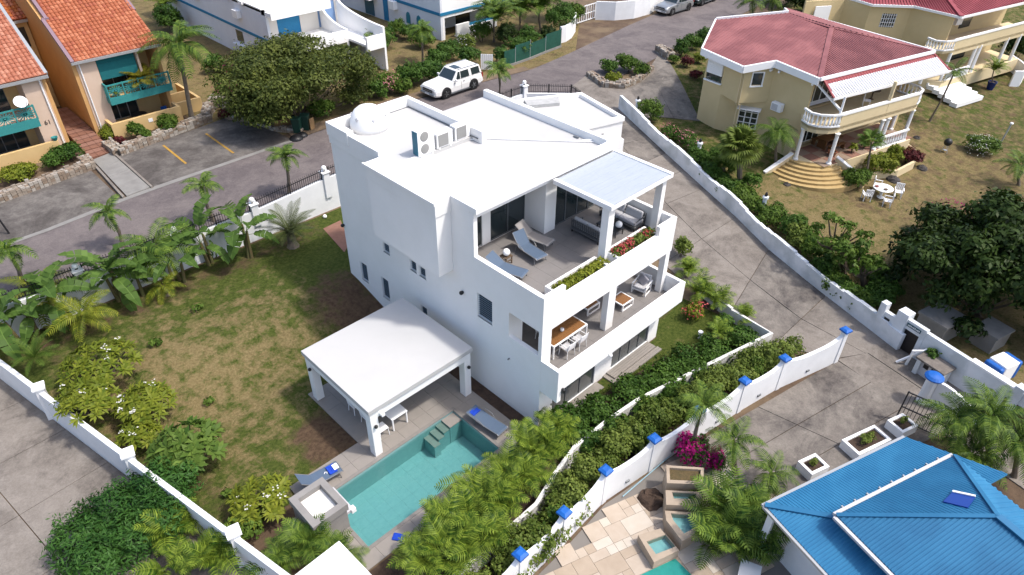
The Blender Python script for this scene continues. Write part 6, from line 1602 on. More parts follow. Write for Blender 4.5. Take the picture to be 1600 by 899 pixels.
def towel(label, c, sx, sy, z, rz, roll=False):
    t = MB(); K = 6; vs = []; fs = []
    for i in range(K+1):
        for j in range(4):
            x = (i/K-.5)*sx; y = (j/3-.5)*sy; vs.append((x, y, .045+.012*math.sin(i*1.9+j*1.3)))
    n = len(vs); vs += [(x, y, 0) for x, y, z_ in vs]
    for i in range(K):
        for j in range(3):
            a = i*4+j; fs += [(a, a+4, a+5, a+1), (n+a, n+a+1, n+a+5, n+a+4)]
    rim_ = [i*4 for i in range(K+1)]+[K*4+1, K*4+2]+[i*4+3 for i in range(K, -1, -1)]+[2, 1]
    fs += [(rim_[i], rim_[(i+1) % len(rim_)], n+rim_[(i+1) % len(rim_)], n+rim_[i]) for i in range(len(rim_))]
    M = Matrix.Translation((*c, z)) @ Matrix.Rotation(rz, 4, 'Z'); t.raw([tuple(M @ Vector(v)) for v in vs], fs)
    o = t.build('towel', M_blue, None, loc=(*c, z)); props(o, label, 'towel', 'bright blue towels by the pool'); return o
q = c1-d1*.72; towel('folded bright blue towel on the head of the lounger by the pool steps', (q.x, q.y), .30, .44, .46, math.atan2(d1.y, d1.x))
q = c2_+d2*.62; towel('folded bright blue towel on the lounger beside the water feature', (q.x, q.y), .34, .46, .42, math.atan2(d2.y, d2.x))
q = at(623, 840, .08); towel('folded bright blue towel lying on the tiles at the pool corner', q[:2], .30, .46, .07, R_(35))
bk = thing('book', 'pale magazine lying against the blue towel on the left lounger', 'book', (*(c2_+d2*.80), .44)); q = c2_+d2*.80
MB().obox((q.x, q.y, .49), (.22, .3, .02), math.atan2(d2.y, d2.x), ).build('cover', M_trim, bk)
sn = thing('headphones', 'pair of small pale sunglasses left on the slate lounger by the towel', 'sunglasses', (*(c2_+d2*.35), .4)); q = c2_+d2*.35
sn.name = 'sunglasses'; LOC[sn.name] = LOC['headphones']
MB().tube([(q.x-.07, q.y, .40), (q.x, q.y+.06, .41), (q.x+.07, q.y, .40), (q.x+.02, q.y-.07, .41)], .016, 5).build('frame', M_trim, sn)
# side table with globe
def globe_light(x, y, z, r, label, grp='white globe lights on the terrace'):
    g = thing('globe_light', label, 'lamp', (x, y, z), group=grp); MB().ball((x, y, z+r), r, 18, 12).build('globe', M_globe, g, smooth=True); MB().lathe([(.06, 0), (.06, .02)], (x, y, z), 10).build('base', M_dark, g)
gx, gy, _ = at(791, 411, 6.3)
stt = thing('side_table', 'small dark wooden side table between the two slate blue loungers', 'table', (gx, gy, 6.3))
M_wood = mat('weathered_brown_wood', (.12, .08, .05), .7, (.2, .14, .09), 8, .4)
for s in (-1, 1):
    for u in (-1, 1): MB().obox((gx+s*.17, gy+u*.17, 6.3+.19), (.05, .05, .38)).build('leg', M_wood, stt)
    MB().obox((gx, gy+s*.17, 6.5), (.30, .04, .04)).build('stretcher', M_wood, stt)
for k in range(4): MB().obox((gx-.165+k*.11, gy, 6.69), (.09, .42, .025)).build('slat', M_wood, stt)
globe_light(gx, gy, 6.705, .17, 'white globe light on the small wooden table between the loungers')
# sofas
def sofa(label, x0, x1, y0, y1, zf, back, n, woven=True):
    """back: '-x' or '+x' side that carries the backrest"""
    t = thing('sofa', label, 'sofa', ((x0+x1)/2, (y0+y1)/2, zf), group='outdoor sofas under the pergola'); s = -1 if back == '-x' else 1
    xb = x0 if s < 0 else x1
    MB().box(x0, y0, zf+.14, x1, y1, zf+.24).build('base_frame', M_cushd, t, bevel=.01)
    for xx in (x0+.05, x1-.05):
        for yy in (y0+.05, y1-.05): MB().box(xx-.03, yy-.03, zf, xx+.03, yy+.03, zf+.14).build('leg', M_dark, t)
    bk_ = MB(); rows = 7
    cx = xb-s*.03
    K = int((y1-y0)/.11)
    for k in range(K+1):
        yy = y0+(y1-y0)*k/K; bk_.tube([(cx-s*.02, yy, zf+.24), (cx+s*.02, yy, zf+.70)], .02, 5)
    for r in range(rows): bk_.tube([(cx, y0, zf+.26+r*.07), (cx, y1, zf+.26+r*.07)], .016, 5)
    bk_.build('woven_back', M_cushd, t)['kind'] = 'stuff'
    for yy in (y0+.03, y1-.03): MB().tube([(xb, yy, zf+.24), (xb, yy, zf+.55), ((x0+x1)/2, yy, zf+.52), (x0+x1-xb, yy, zf+.45), (x0+x1-xb, yy, zf+.2)], .028, 6).build('arm', M_cushd, t)
    w = (y1-y0-.1)/n
    for k in range(n):
        a = y0+.05+k*w
        MB().box(x0+.08, a+.01, zf+.24, x1-.08, a+w-.01, zf+.42).build('seat_cushion', M_cush, t, bevel=.05)
        c = MB(); c.obox((xb-s*.19, a+w/2, zf+.60), (.16, w*.94, .42), M=Matrix.Rotation(s*R_(16), 3, 'Y')); c.build('back_cushion', M_cush, t, bevel=.07)
sofa('grey woven sofa seen from behind under the pergola', 21.85, 22.65, 16.2, 17.9, 6.30, '-x', 2)
sofa('grey cushioned sofa along the outer parapet under the pergola', 23.95, 24.80, 15.75, 17.9, 6.30, '+x', 2)
ctb = thing('coffee_table', 'low dark coffee table between the two sofas on the terrace', 'table', (23.2, 16.5, 6.3))
MB().box(22.85, 16.0, 6.62, 23.5, 17.2, 6.65).build('table_top', M_dark, ctb, bevel=.005)
for x in (22.9, 23.45):
    for y in (16.05, 17.15): MB().box(x-.02, y-.02, 6.3, x+.02, y+.02, 6.62).build('leg', M_dark, ctb)
globe_light(23.3, 16.2, 6.65, .17, 'large white globe light on the dark coffee table'); globe_light(22.98, 16.45, 6.65, .15, 'white globe light half hidden behind the pergola post')
# interior bed seen through the glass is left as reflection
# ------------------------------------------------ first-floor balcony furniture
zf = 3.107
def teak_top(t, x0, y0, x1, y1, z, n):
    for k in range(n):
        a = y0+(y1-y0)*k/n; MB().box(x0, a+.004, z, x1, a+(y1-y0)/n-.004, z+.022).build('teak_slat', M_teak, t)
def frame_table(label, x0, y0, x1, y1, h, low=False, n=8, grp=None):
    t = thing('coffee_table' if low else 'dining_table', label, 'table', ((x0+x1)/2, (y0+y1)/2, zf), group=grp)
    w = .06; MB().box(x0, y0, zf+h-.06, x1, y0+w, zf+h).box(x0, y1-w, zf+h-.06, x1, y1, zf+h).box(x0, y0+w, zf+h-.06, x0+w, y1-w, zf+h).box(x1-w, y0+w, zf+h-.06, x1, y1-w, zf+h).build('frame', M_trim, t)
    for x in (x0+w/2, x1-w/2):
        for y in (y0+w/2, y1-w/2): MB().box(x-w/2, y-w/2, zf, x+w/2, y+w/2, zf+h-.06).build('leg', M_trim, t)
    if low:
        for y in (y0, y1-w): MB().box(x0+w, y, zf, x1-w, y+w, zf+.04).build('runner', M_trim, t)
    teak_top(t, x0+w, y0+w, x1-w, y1-w, zf+h-.02, n); return t
frame_table('long teak-topped dining table with a white frame on the balcony', 17.30, 14.62, 19.55, 15.55, .75, n=9)
b_ = thing('bowl', 'small white round pot on the balcony dining table', 'pot', (18.3, 15.2, zf+.75)); MB().lathe([(.05, 0), (.09, .05), (.085, .13), (.05, .16), (.045, .15), (.07, .1), (.03, .03)], (18.35, 15.1, zf+.755), 12).build('pot_body', M_trim, b_, smooth=True)
def dining_chair(x, y, rz, label):
    t = thing('dining_chair', label, 'chair', (0, 0, 0), 0, 'white chairs round the balcony dining table')
    MB().box(-.24, -.24, .43, .24, .24, .46).build('seat', M_cush, t, bevel=.01)
    for sx in (-1, 1):
        for sy in (-1, 1): MB().tube([(sx*.22, sy*.22, .43), (sx*.25, sy*.25, 0)], .02, 6).build('leg', M_trim, t)
        MB().tube([(sx*.25, -.22, .45), (sx*.26, -.22, .66), (sx*.26, .22, .66), (sx*.25, .24, .45)], .018, 6).build('arm', M_trim, t)
    for k in range(6): MB().box(-.22, -.25-.012*k, .52+k*.055, .22, -.235-.012*k, .56+k*.055).build('back_slat', M_trim, t)
    for sx in (-1, 1): MB().tube([(sx*.23, -.23, .44), (sx*.23, -.31, .86)], .018, 6).build('back_post', M_trim, t)
    t.location = (x, y, zf); t.rotation_euler = (0, 0, rz)
dining_chair(18.0, 14.45, 0, 'white balcony chair at the near side of the dining table, left one')
dining_chair(18.8, 14.45, 0, 'white balcony chair at the near side of the dining table, right one')
dining_chair(19.3, 15.9, math.pi, 'white balcony chair at the far right corner of the dining table')
dining_chair(18.0, 15.9, math.pi, 'white balcony chair at the far side of the dining table, mostly hidden')
frame_table('square teak coffee table in front of the balcony armchairs', 22.15, 14.6, 23.0, 15.4, .38, True, 7, 'teak coffee tables on the balcony')
frame_table('second teak coffee table half hidden behind the balcony pillar', 20.7, 15.55, 21.6, 16.25, .38, True, 7, 'teak coffee tables on the balcony')
def armchair(x, y, rz, label):
    t = thing('armchair', label, 'armchair', (0, 0, 0), 0, 'white framed armchairs on the balcony')
    for sx in (-1, 1):
        MB().bar((sx*.36, -.36, .03), (sx*.36, .36, .03), .05).bar((sx*.36, -.33, .03), (sx*.36, -.33, .30), .05).bar((sx*.36, .33, .03), (sx*.36, .33, .56), .05).bar((sx*.36, -.36, .56), (sx*.36, .42, .56), .05).bar((sx*.36, -.36, .28), (sx*.36, -.34, .56), .05).build('side_frame', M_trim, t)['kind'] = 'stuff'
    MB().box(-.335, -.36, .24, .335, .36, .29).build('seat_frame', M_trim, t)
    MB().obox((0, .0, .37), (.64, .70, .15)).build('seat_cushion', M_cush, t, bevel=.04)
    c = MB(); c.obox((0, .33, .62), (.64, .15, .46), M=Matrix.Rotation(R_(-14), 3, 'X')); c.build('back_cushion', M_cush, t, bevel=.05)
    t.location = (x, y, zf); t.rotation_euler = (0, 0, rz)
armchair(23.2, 16.35, R_(-8), 'grey cushioned armchair behind the teak coffee table on the balcony')
armchair(24.15, 15.0, R_(-78), 'grey cushioned armchair with a loose pillow at the balcony end')
armchair(21.1, 16.75, R_(0), 'grey cushioned armchair half hidden behind the balcony pillar')
pl_ = thing('cushion', 'loose grey scatter cushion propped on the armchair at the balcony end', 'cushion', (24.35, 15.0, zf+.5))
c = MB(); c.obox((24.22, 15.0, zf+.66), (.14, .46, .46), M=Matrix.Rotation(R_(25), 3, 'Y') @ Matrix.Rotation(R_(20), 3, 'X')); c.build('cushion_body', mat('lilac_grey_fabric', (.40, .39, .44), .9), pl_, bevel=.06)
# ------------------------------------------------ under the pavilion
ct = thing('bar_counter', 'white built-in counter under the rear of the pool pavilion', 'counter', (14.5, 22.4, .06))
MB().box(13.6, 21.6, .06, 14.6, 22.5, .95).build('counter_body', M_white, ct, bevel=.01); MB().box(13.5, 21.5, .95, 14.9, 22.6, 1.0).build('counter_top', M_conc2, ct)
for k, lb in enumerate(('nearest the front post', 'in the middle', 'farthest back')):
    t = thing('patio_chair', f'white chair lined up along the pavilion side, {lb}', 'chair', (0, 0, 0), 0, 'white chairs under the pavilion')
    MB().box(-.24, -.24, .43, .24, .24, .46).build('seat', M_trim, t)
    for sx in (-1, 1):
        for sy in (-1, 1): MB().tube([(sx*.21, sy*.21, .43), (sx*.24, sy*.24, 0)], .02, 6).build('leg', M_trim, t)
        MB().tube([(sx*.22, -.23, .44), (sx*.22, -.28, .86)], .02, 6).build('back_post', M_trim, t)
    for j in range(4): MB().box(-.2, -.27-.012*j, .55+j*.08, .2, -.25-.012*j, .60+j*.08).build('back_slat', M_trim, t)
    t.location = (10.75, 18.75+k*1.0, .06); t.rotation_euler = (0, 0, R_(-90))
ptb = thing('patio_table', 'long white table in the shade of the pool pavilion', 'table', (11.1, 19.7, .06))
MB().box(11.2, 18.5, .76, 12.05, 21.0, .80).build('table_top', M_trim, ptb)
for x in (11.25, 12.0):
    for y in (18.55, 20.95): MB().box(x-.03, y-.03, .06, x+.03, y+.03, .76).build('leg', M_trim, ptb)
# ------------------------------------------------ grey water feature at the pool end
wf = thing('water_feature', 'grey rendered block with a hollow white top and spout at the pool end', 'fountain', (6.3, 16.6, 0))
M_grend = mat('grey_stone_render', (.36, .345, .325), .85, (.30, .285, .27), 1.5, .3, .15, 30)
x0, x1, y0, y1 = 5.62, 7.12, 15.72, 17.48
MB().box(x0+.06, y0+.06, 0, x1-.06, y1-.06, 1.15).build('block', M_grend, wf)
w = .26; MB().box(x0, y0, 1.15, x1, y0+w, 1.5).box(x0, y1-w, 1.15, x1, y1, 1.5).box(x0, y0+w, 1.15, x0+w, y1-w, 1.5).box(x1-w, y0+w, 1.15, x1, y1-w, 1.5).build('rim', M_grend, wf)
MB().box(x0+w+.002, y0+w+.002, 1.15, x1-w-.002, y1-w-.002, 1.24).build('basin_floor', mat('white_pebble_floor', (.70, .69, .66), .9, (.58, .57, .54), 6, .3), wf)
MB().box(7.06, 15.95, .55, 7.42, 17.35, .72).build('spout_ledge', M_cush, wf, bevel=.02); MB().box(7.3, 15.88, .50, 7.50, 16.1, .74).build('ledge_block', M_trim, wf, bevel=.02)
# ------------------------------------------------ neighbour's travertine terrace, cascade and pool
M_trav = [mat('ivory_travertine', (.58, .49, .40), .7, (.50, .41, .32), 2, .2, .05, 30, sc_=.72), mat('sand_travertine', (.52, .42, .32), .7, (.44, .35, .26), 2, .2, .05, 30), mat('pale_travertine', (.64, .57, .49), .7, (.57, .50, .41), 2, .2, .05, 30, sc_=.74)]
tvp = thing('travertine_terrace', None, None, (0, 0, 0)); tvp['kind'] = 'structure'
e1 = (Vector(at(1055, 873)[:2])-Vector(at(1007, 896)[:2])).normalized(); e2 = Vector((-e1.y, e1.x)); o0 = Vector(at(1007, 896)[:2])
def wall_y(x):
    for i in range(len(BP)-1):
        b, a = BP[i], BP[i+1]
        if a[0] <= x <= b[0]: return a[1]+(b[1]-a[1])*(x-a[0])/(b[0]-a[0])
    return 9.4
sheet('terrace_bed', [(9.0, 9.2), (12.5, 9.3), (15.1, 9.5), (19.6, 8.9), (20.5, 8.7), (21.6, 3.6), (17.0, 2.0), (10, 3)], 0.0, M_grout)
occ = set(); rt = random.Random(11); U = .38
tm = {}
def trav_mesh(w, h, k):
    key = (w, h, k)
    if key not in tm: tm[key] = MB().box(.006, .006, -.03, w*U-.006, h*U-.006, 0).mesh('travertine_tile', M_trav[k])
    return tm[key]
nt_ = 0
for j in range(-14, 16):
    for i in range(-16, 26):
        if (i, j) in occ: continue
        w, h = rt.choice([(2, 2), (2, 1), (1, 1), (2, 2), (3, 2), (1, 2)])
        cells = [(i+a, j+b) for a in range(w) for b in range(h)]
        if any(c in occ for c in cells): w = h = 1; cells = [(i, j)]
        occ.update(cells)
        p = o0+e1*((i+w/2)*U)+e2*((j+h/2)*U)
        if p.y > wall_y(p.x)-.28-.12*max(w, h)+.1 or not (10.0 < p.x < 19.9) or p.y < 3.3: continue
        q = o0+e1*(i*U)+e2*(j*U)
        k = rt.choices([0, 1, 2], [5, 3, 3])[0]
        if nt_ < 290: obj_from('travertine_tile', trav_mesh(w, h, k), tvp, (q.x, q.y, .055+rt.uniform(-.002, .002)), (0, 0, math.atan2(e1.y, e1.x)))
        nt_ += 1
cs = thing('cascade', 'travertine cascade of three small stepped pools fed from a stone planter', 'fountain', (17, 7.6, 0))
M_travw = M_trav[1]
def basin(pts, inner, z0, z1, zw, name='basin', water=True, par=cs):
    """stone basin: outer ring pts, inner ring inner (both as pixels at height z1)"""
    O_ = [at(*p, z1)[:2] for p in pts]; I_ = [at(*p, z1)[:2] for p in inner]; n = len(O_)
    mb = MB()
    for i in range(n):
        j = (i+1) % n
        mb.face([(*O_[i], z0), (*O_[j], z0), (*O_[j], z1), (*O_[i], z1)]); mb.face([(*O_[i], z1), (*O_[j], z1), (*I_[j], z1), (*I_[i], z1)]); mb.face([(*I_[j], zw-.25), (*I_[i], zw-.25), (*I_[i], z1), (*I_[j], z1)])
    b = mb.build(name, M_travw, par)
    mb = MB(); mb.prism(I_, zw-.3, zw-.22); mb.build('basin_floor', M_spatile if water else mat('dry_straw_bed', (.16, .11, .05), .95, (.10, .08, .035), 8, .3, .6, 20), b)
    if water:
        mb = MB(); mb.face([(*p, zw) for p in I_]); mb.build('water', M_water, b)
basin([(1041, 727), (1100, 731), (1099, 757), (1042, 755)], [(1046, 731), (1095, 734), (1094, 752), (1047, 750)], 0, 1.15, 1.25, 'stone_planter', False)
basin([(1040, 766), (1099, 769), (1093, 791), (1041, 789)], [(1050, 769), (1088, 771), (1086, 780), (1053, 779)], 0, .95, .90)
basin([(1039, 798), (1103, 802), (1100, 826), (1066, 846), (1041, 813)], [(1048, 802), (1095, 805), (1092, 821), (1069, 834), (1052, 813)], 0, .72, .66)
basin([(997, 836), (1032, 826), (1061, 860), (1022, 879)], [(1010, 846), (1040, 835), (1056, 854), (1025, 866)], 0, .5, .44)
spl = thing('small_pool', None, None, (0, 0, 0)); spl['kind'] = 'structure'
mb = MB(); pp_ = [at(*p, .08)[:2] for p in ((1000, 899), (1055, 873), (1090, 908), (1040, 935))]; mb.face([(*p, .075) for p in pp_]); mb.build('small_pool_floor', mat('teal_pool_mosaic', (.02, .30, .27), .4, (.04, .38, .34), 3, .2), spl)
mb = MB(); mb.face([(*p, .095) for p in pp_]); mb.build('small_pool_water', watermat('teal_pool_water', (.75, .95, .93)), spl)
pole = thing('pool_pole', 'thin pale blue pool cleaning pole lying along the foot of the white wall', 'pole', at(1000, 755, .05))
MB().tube([at(973, 776, .08), at(1052, 708, .08)], .025, 6).build('tube', mat('pale_blue_plastic', (.35, .55, .65), .4), pole)
rck = thing('garden_rock', 'brown mossy mound of roots on the travertine by the cascade', 'mound', at(1015, 780, 0)); q = at(1018, 782, 0)
mb = MB(); rr_ = random.Random(5); mb.ball((q[0], q[1], 0), .55, 14, 6, .6, True); mb.v = [(x+rr_.uniform(-.06, .06), y+rr_.uniform(-.06, .06), z+rr_.uniform(-.03, .04)) for x, y, z in mb.v]; mb.build('mound', M_mulch, rck)
wt_ = thing('low_table', 'white square low table under the blue roof edge at the bottom', 'table', at(1172, 890, .3)); q = at(1172, 892, .5)
MB().obox((q[0], q[1], .47), (.75, .75, .06), R_(20)).build('table_top', M_trim, wt_, bevel=.01)
for sx in (-1, 1):
    for sy in (-1, 1): p = Vector((q[0], q[1], .25))+Matrix.Rotation(R_(20), 3, 'Z') @ Vector((sx*.32, sy*.32, -.03)); MB().obox(p, (.06, .06, .44), R_(20)).build('leg', M_trim, wt_)
# ------------------------------------------------ yellow house garden
gp0 = on(1375, 308); tg = thing('garden_table', 'round white plastic garden table on the yellow house lawn', 'table', gp0)
MB().lathe([(.66, .70), (.67, .73), (.64, .75)], gp0, 24).build('table_top', M_trim, tg); MB().lathe([(.28, 0), (.1, .1), (.08, .7)], gp0, 12).build('pedestal', M_trim, tg)
for k, (px, py) in enumerate(((1370, 292), (1384, 297))):
    q = at(px, py, gp0[2]+.75); o = thing('flower_pot', ('reddish dish' if k == 0 else 'small dark bowl')+' on the round white garden table', 'bowl', q); MB().lathe([(.09, 0), (.14, .07), (.12, .08), (.05, .03)], q, 10).build('bowl_body', mat('rust_red_glaze', (.28, .06, .04), .5) if k == 0 else M_wood, o)
def plastic_chair(px, py, rz, label):
    x, y, z = on(px, py); t = thing('garden_chair', label, 'chair', (0, 0, 0), 0, 'white garden chairs round the lawn table')
    MB().box(-.25, -.25, .42, .25, .25, .45).build('seat', M_trim, t, bevel=.01)
    for sx in (-1, 1):
        for sy in (-1, 1): MB().box(sx*.23-.025, sy*.23-.025, 0, sx*.23+.025, sy*.23+.025, .42).build('leg', M_trim, t)
        MB().box(sx*.27-.03, -.25, .62, sx*.27+.03, .26, .65).build('arm', M_trim, t); MB().box(sx*.26-.02, .2, .45, sx*.26+.02, .24, .62).build('arm_post', M_trim, t)
    for k in range(5): MB().box(-.22+k*.11-.035, -.30, .46, -.22+k*.11+.035, -.27, .92).build('back_slat', M_trim, t)
    MB().box(-.27, -.305, .88, .27, -.265, .95).build('top_rail', M_trim, t)
    t.location = (x, y, z); t.rotation_euler = (0, 0, rz)
plastic_chair(1352, 313, R_(-50), 'white slatted garden chair left of the round lawn table')
plastic_chair(1384, 322, R_(20), 'white slatted garden chair in front of the round lawn table')
plastic_chair(1401, 308, R_(110), 'white slatted garden chair right of the round lawn table')
plastic_chair(1369, 297, R_(200), 'white slatted garden chair behind the round lawn table')
q = on(1475, 238); gr = thing('kettle_grill', 'black round kettle grill standing on the dry lawn', 'grill', q)
MB().ball((q[0], q[1], q[2]+.85), .30, 14, 10).build('bowl', M_dark, gr, smooth=True)
for a in (0, 2.1, 4.2): MB().tube([(q[0]+.12*math.cos(a), q[1]+.12*math.sin(a), q[2]+.65), (q[0]+.28*math.cos(a), q[1]+.28*math.sin(a), q[2])], .02, 6).build('leg', M_alul, gr)
MB().lathe([(.16, .18), (.16, .2)], q, 10).build('ash_tray', M_alul, gr)
q = on(1562, 226); lp = thing('garden_lamp', 'leaning white garden lamp post beside the round lawn bush', 'lamp', q)
MB().tube([q, (q[0]+.25, q[1]-.1, q[2]+1.7)], .06, 8).build('post', M_alul, lp); MB().lathe([(.12, 0), (.14, .06), (.1, .12)], (q[0]+.27, q[1]-.1, q[2]+1.7), 10).build('lamp_head', M_trim, lp)
for px, py, lb, r in ((1395, 282, 'dark flat boulder on the lawn behind the round white table', .5), (1440, 264, 'round dark boulder at the end of the yellow planting edge', .42), (1229, 289, 'small brown boulder at the foot of the curved steps', .28), (1432, 216, 'dark round pot by the end of the white balustrade', .3)):
    q = on(px, py); o = thing('boulder', lb, 'rock', q); mb = MB(); mb.ball((q[0], q[1], q[2]-.05), r, 12, 6, .75, True); rr_ = random.Random(px); mb.v = [(x+rr_.uniform(-.05, .05), y+rr_.uniform(-.05, .05), z+rr_.uniform(-.03, .03)) for x, y, z in mb.v]; mb.build('rock_body', mat('dark_rock_%d' % px if False else 'dark_basalt', (.05, .045, .042), .9, (.09, .08, .075), 4, .3, .4, 20) if 'dark_basalt' not in MATS else MATS['dark_basalt'], o)
pt = thing('patio_table', 'brown wooden table with benches on the yellow house patio', 'table', (50.5, 17.6, 1.6)); zp = 1.62
M_wb = mat('honey_brown_wood', (.22, .10, .035), .6, (.16, .07, .025), 6, .3)
c = Vector(FP(2.6, -.5))
for k in range(5):
    p = c+fn*(-.36+k*.18); MB().obox((p.x, p.y, zp+.74), (1.9, .17, .05), rzf).build('plank', M_wb, pt)
for s in (-1, 1): p = c+fd*s*.7; MB().obox((p.x, p.y, zp+.36), (.12, .7, .70), rzf).build('trestle', M_wb, pt)
for s in (-1, 1):
    p = c+fn*s*.75; o = thing('bench', 'brown wooden bench on the '+('near' if s < 0 else 'far')+' side of the patio table', 'bench', (p.x, p.y, zp), group='benches at the patio table'); MB().obox((p.x, p.y, zp+.43), (1.7, .32, .05), rzf).build('seat', M_wb, o)
    for u in (-.7, .7): qq = p+fd*u; MB().obox((qq.x, qq.y, zp+.2), (.08, .28, .40), rzf).build('leg', M_wb, o)
M_clay = mat('terracotta_pot', (.32, .12, .06), .85)
def pot(q, r, h, label, m=M_clay, plant=None):
    t = thing('plant_pot', label, 'pot', q); MB().lathe([(r*.7, 0), (r, h*.9), (r*1.08, h*.9), (r*1.08, h), (r*.9, h), (r*.85, h*.85)], q, 14).build('pot_body', m, t); MB().lathe([(r*.85, h*.84), (r*.84, h*.86)], q, 12).build('soil', M_mulch, t)
q = FP(-.1, -1.9); pot((q[0]+1.6, q[1]-.25, zg), .3, .4, 'terracotta pot on the patio edge beside the near white column')
q = at(1385, 141, 4.43)
for px, py, lb in ((1352, 166, 'white plastic chair left on the yellow house balcony'),):
    x, y, z = at(px, py, 4.45); t = thing('garden_chair', lb, 'chair', (0, 0, 0)); MB().box(-.25, -.25, .42, .25, .25, .45).build('seat', M_trim, t); MB().box(-.25, .22, .45, .25, .27, .95).build('backrest', M_trim, t)
    for sx in (-1, 1):
        for sy in (-1, 1): MB().box(sx*.22-.025, sy*.22-.025, 0, sx*.22+.025, sy*.22+.025, .42).build('leg', M_trim, t)
    t.location = (x, y, z); t.rotation_euler = (0, 0, .4)
x, y = FP(6.5, -.3); o = thing('balcony_table', 'dark round table on the right part of the yellow house balcony', 'table', (x, y, 4.43)); MB().lathe([(.5, .70), (.5, .74)], (x, y, 4.43), 16).build('table_top', M_wood, o); MB().lathe([(.2, 0), (.06, .08), (.06, .7)], (x, y, 4.43), 10).build('pedestal', M_wood, o)
q = on(1546, 140); pot(q, .38, .75, 'dark blue glazed pot holding a palm by the second yellow house', mat('cobalt_glaze', (.01, .025, .14), .25))
# bins under the tree and small things at the orange houses
M_bin = mat('dark_green_plastic', (.01, .05, .035), .5)
for k, (px, py, lb) in enumerate(((466, 208, 'dark green wheeled bin under the big tree, left of the pair'), (479, 203, 'dark green wheeled bin under the big tree, right of the pair'))):
    q = on(px, py); t = thing('wheeled_bin', lb, 'bin', q, group='green bins under the tree'); MB().lathe([(.34, .06), (.42, 1.1)], q, 4).build('bin_body', M_bin, t); MB().obox((q[0], q[1], q[2]+1.14), (.66, .66, .08), R_(45)).build('lid', M_bin, t, bevel=.02)
q = on(447, 203); t = thing('plywood_sheet', 'tan plywood sheet leaning by the green bins', 'board', q); c = MB(); c.obox((q[0], q[1], q[2]+.5), (1.5, .04, 1.0), M=Matrix.Rotation(R_(-20), 3, 'Z') @ Matrix.Rotation(R_(35), 3, 'X')); c.build('sheet', mat('plywood', (.36, .22, .10), .8), t)
q = on(489, 203); t = thing('plywood_sheet', 'narrow tan board standing right of the green bins', 'board', q); MB().obox((q[0], q[1], q[2]+.45), (.45, .05, .9), R_(20)).build('sheet', MATS['plywood'], t)
q = on(463, 218); t = thing('rubbish_bag', 'black rubbish bags heaped in front of the green bins', 'bag', q); mb = MB(); mb.ball((q[0], q[1], q[2]), .5, 12, 6, .7, True); mb.ball((q[0]+.6, q[1]+.2, q[2]), .42, 12, 6, .7, True); mb.build('bag', M_dark, t, smooth=True)['kind'] = 'stuff'
for x, lb in ((9.12, 'round teal wall planter on the front wall of the left house'),):
    t = thing('wall_planter', lb, 'planter', (x-.35, 52.3, 3.4)); MB().lathe([(.12, 0), (.22, .22), (.18, .22), (.1, .05)], (x-.35, 52.35, 3.42), 10).build('bowl', M_teal, t)
t = thing('plastic_chair', 'bright blue chair on the patio of the middle orange-roofed house', 'chair', (16.6, 53.4, 2.3))
MB().box(16.35, 53.3, 2.7, 16.8, 53.75, 2.74).build('seat', mat('blue_plastic', (.01, .08, .32), .5), t); MB().box(16.35, 53.72, 2.74, 16.8, 53.77, 3.2).build('backrest', MATS['blue_plastic'], t)
for x in (16.38, 16.77):
    for y in (53.33, 53.73): MB().box(x-.02, y-.02, 2.3, x+.02, y+.02, 2.7).build('leg', MATS['blue_plastic'], t)
t = thing('patio_table', 'dark round table on the patio of the middle orange-roofed house', 'table', (14.8, 53.8, 2.3)); MB().lathe([(.55, .72), (.55, .76)], (14.8, 53.9, 2.3), 16).build('table_top', M_dark, t); MB().lathe([(.25, 0), (.05, .1), (.05, .72)], (14.8, 53.9, 2.3), 10).build('pedestal', M_dark, t)
t = thing('street_lamp', 'dark post with a white globe at the left edge by the parking', 'lamp', on(15, 366)); q = on(15, 366); MB().tube([q, (q[0]-.2, q[1]+.2, q[2]+1.6)], .05, 8).build('post', M_dark, t); MB().ball((q[0]-.2, q[1]+.2, q[2]+1.75), .17, 12, 8).build('globe', M_globe, t, smooth=True)
lp_ = thing('lawn_light', 'small white globe light in the grass near the villa corner', 'lamp', on(508, 341)); q = on(508, 341); MB().ball((q[0], q[1], q[2]+.12), .13, 12, 8).build('globe', M_globe, lp_, smooth=True)
vp = thing('vent_pipe', 'short white vent pipe standing in the front lawn', 'pipe', on(1093, 528)); q = on(1093, 528); MB().lathe([(.10, 0), (.10, .35), (.13, .36), (.13, .42)], q, 12).build('pipe', M_trim, vp)
fp_ = sheet('brick_path', [on(505, 358)[:2], on(532, 345)[:2], on(548, 380)[:2], on(538, 395)[:2]], .03, M_terra[1])
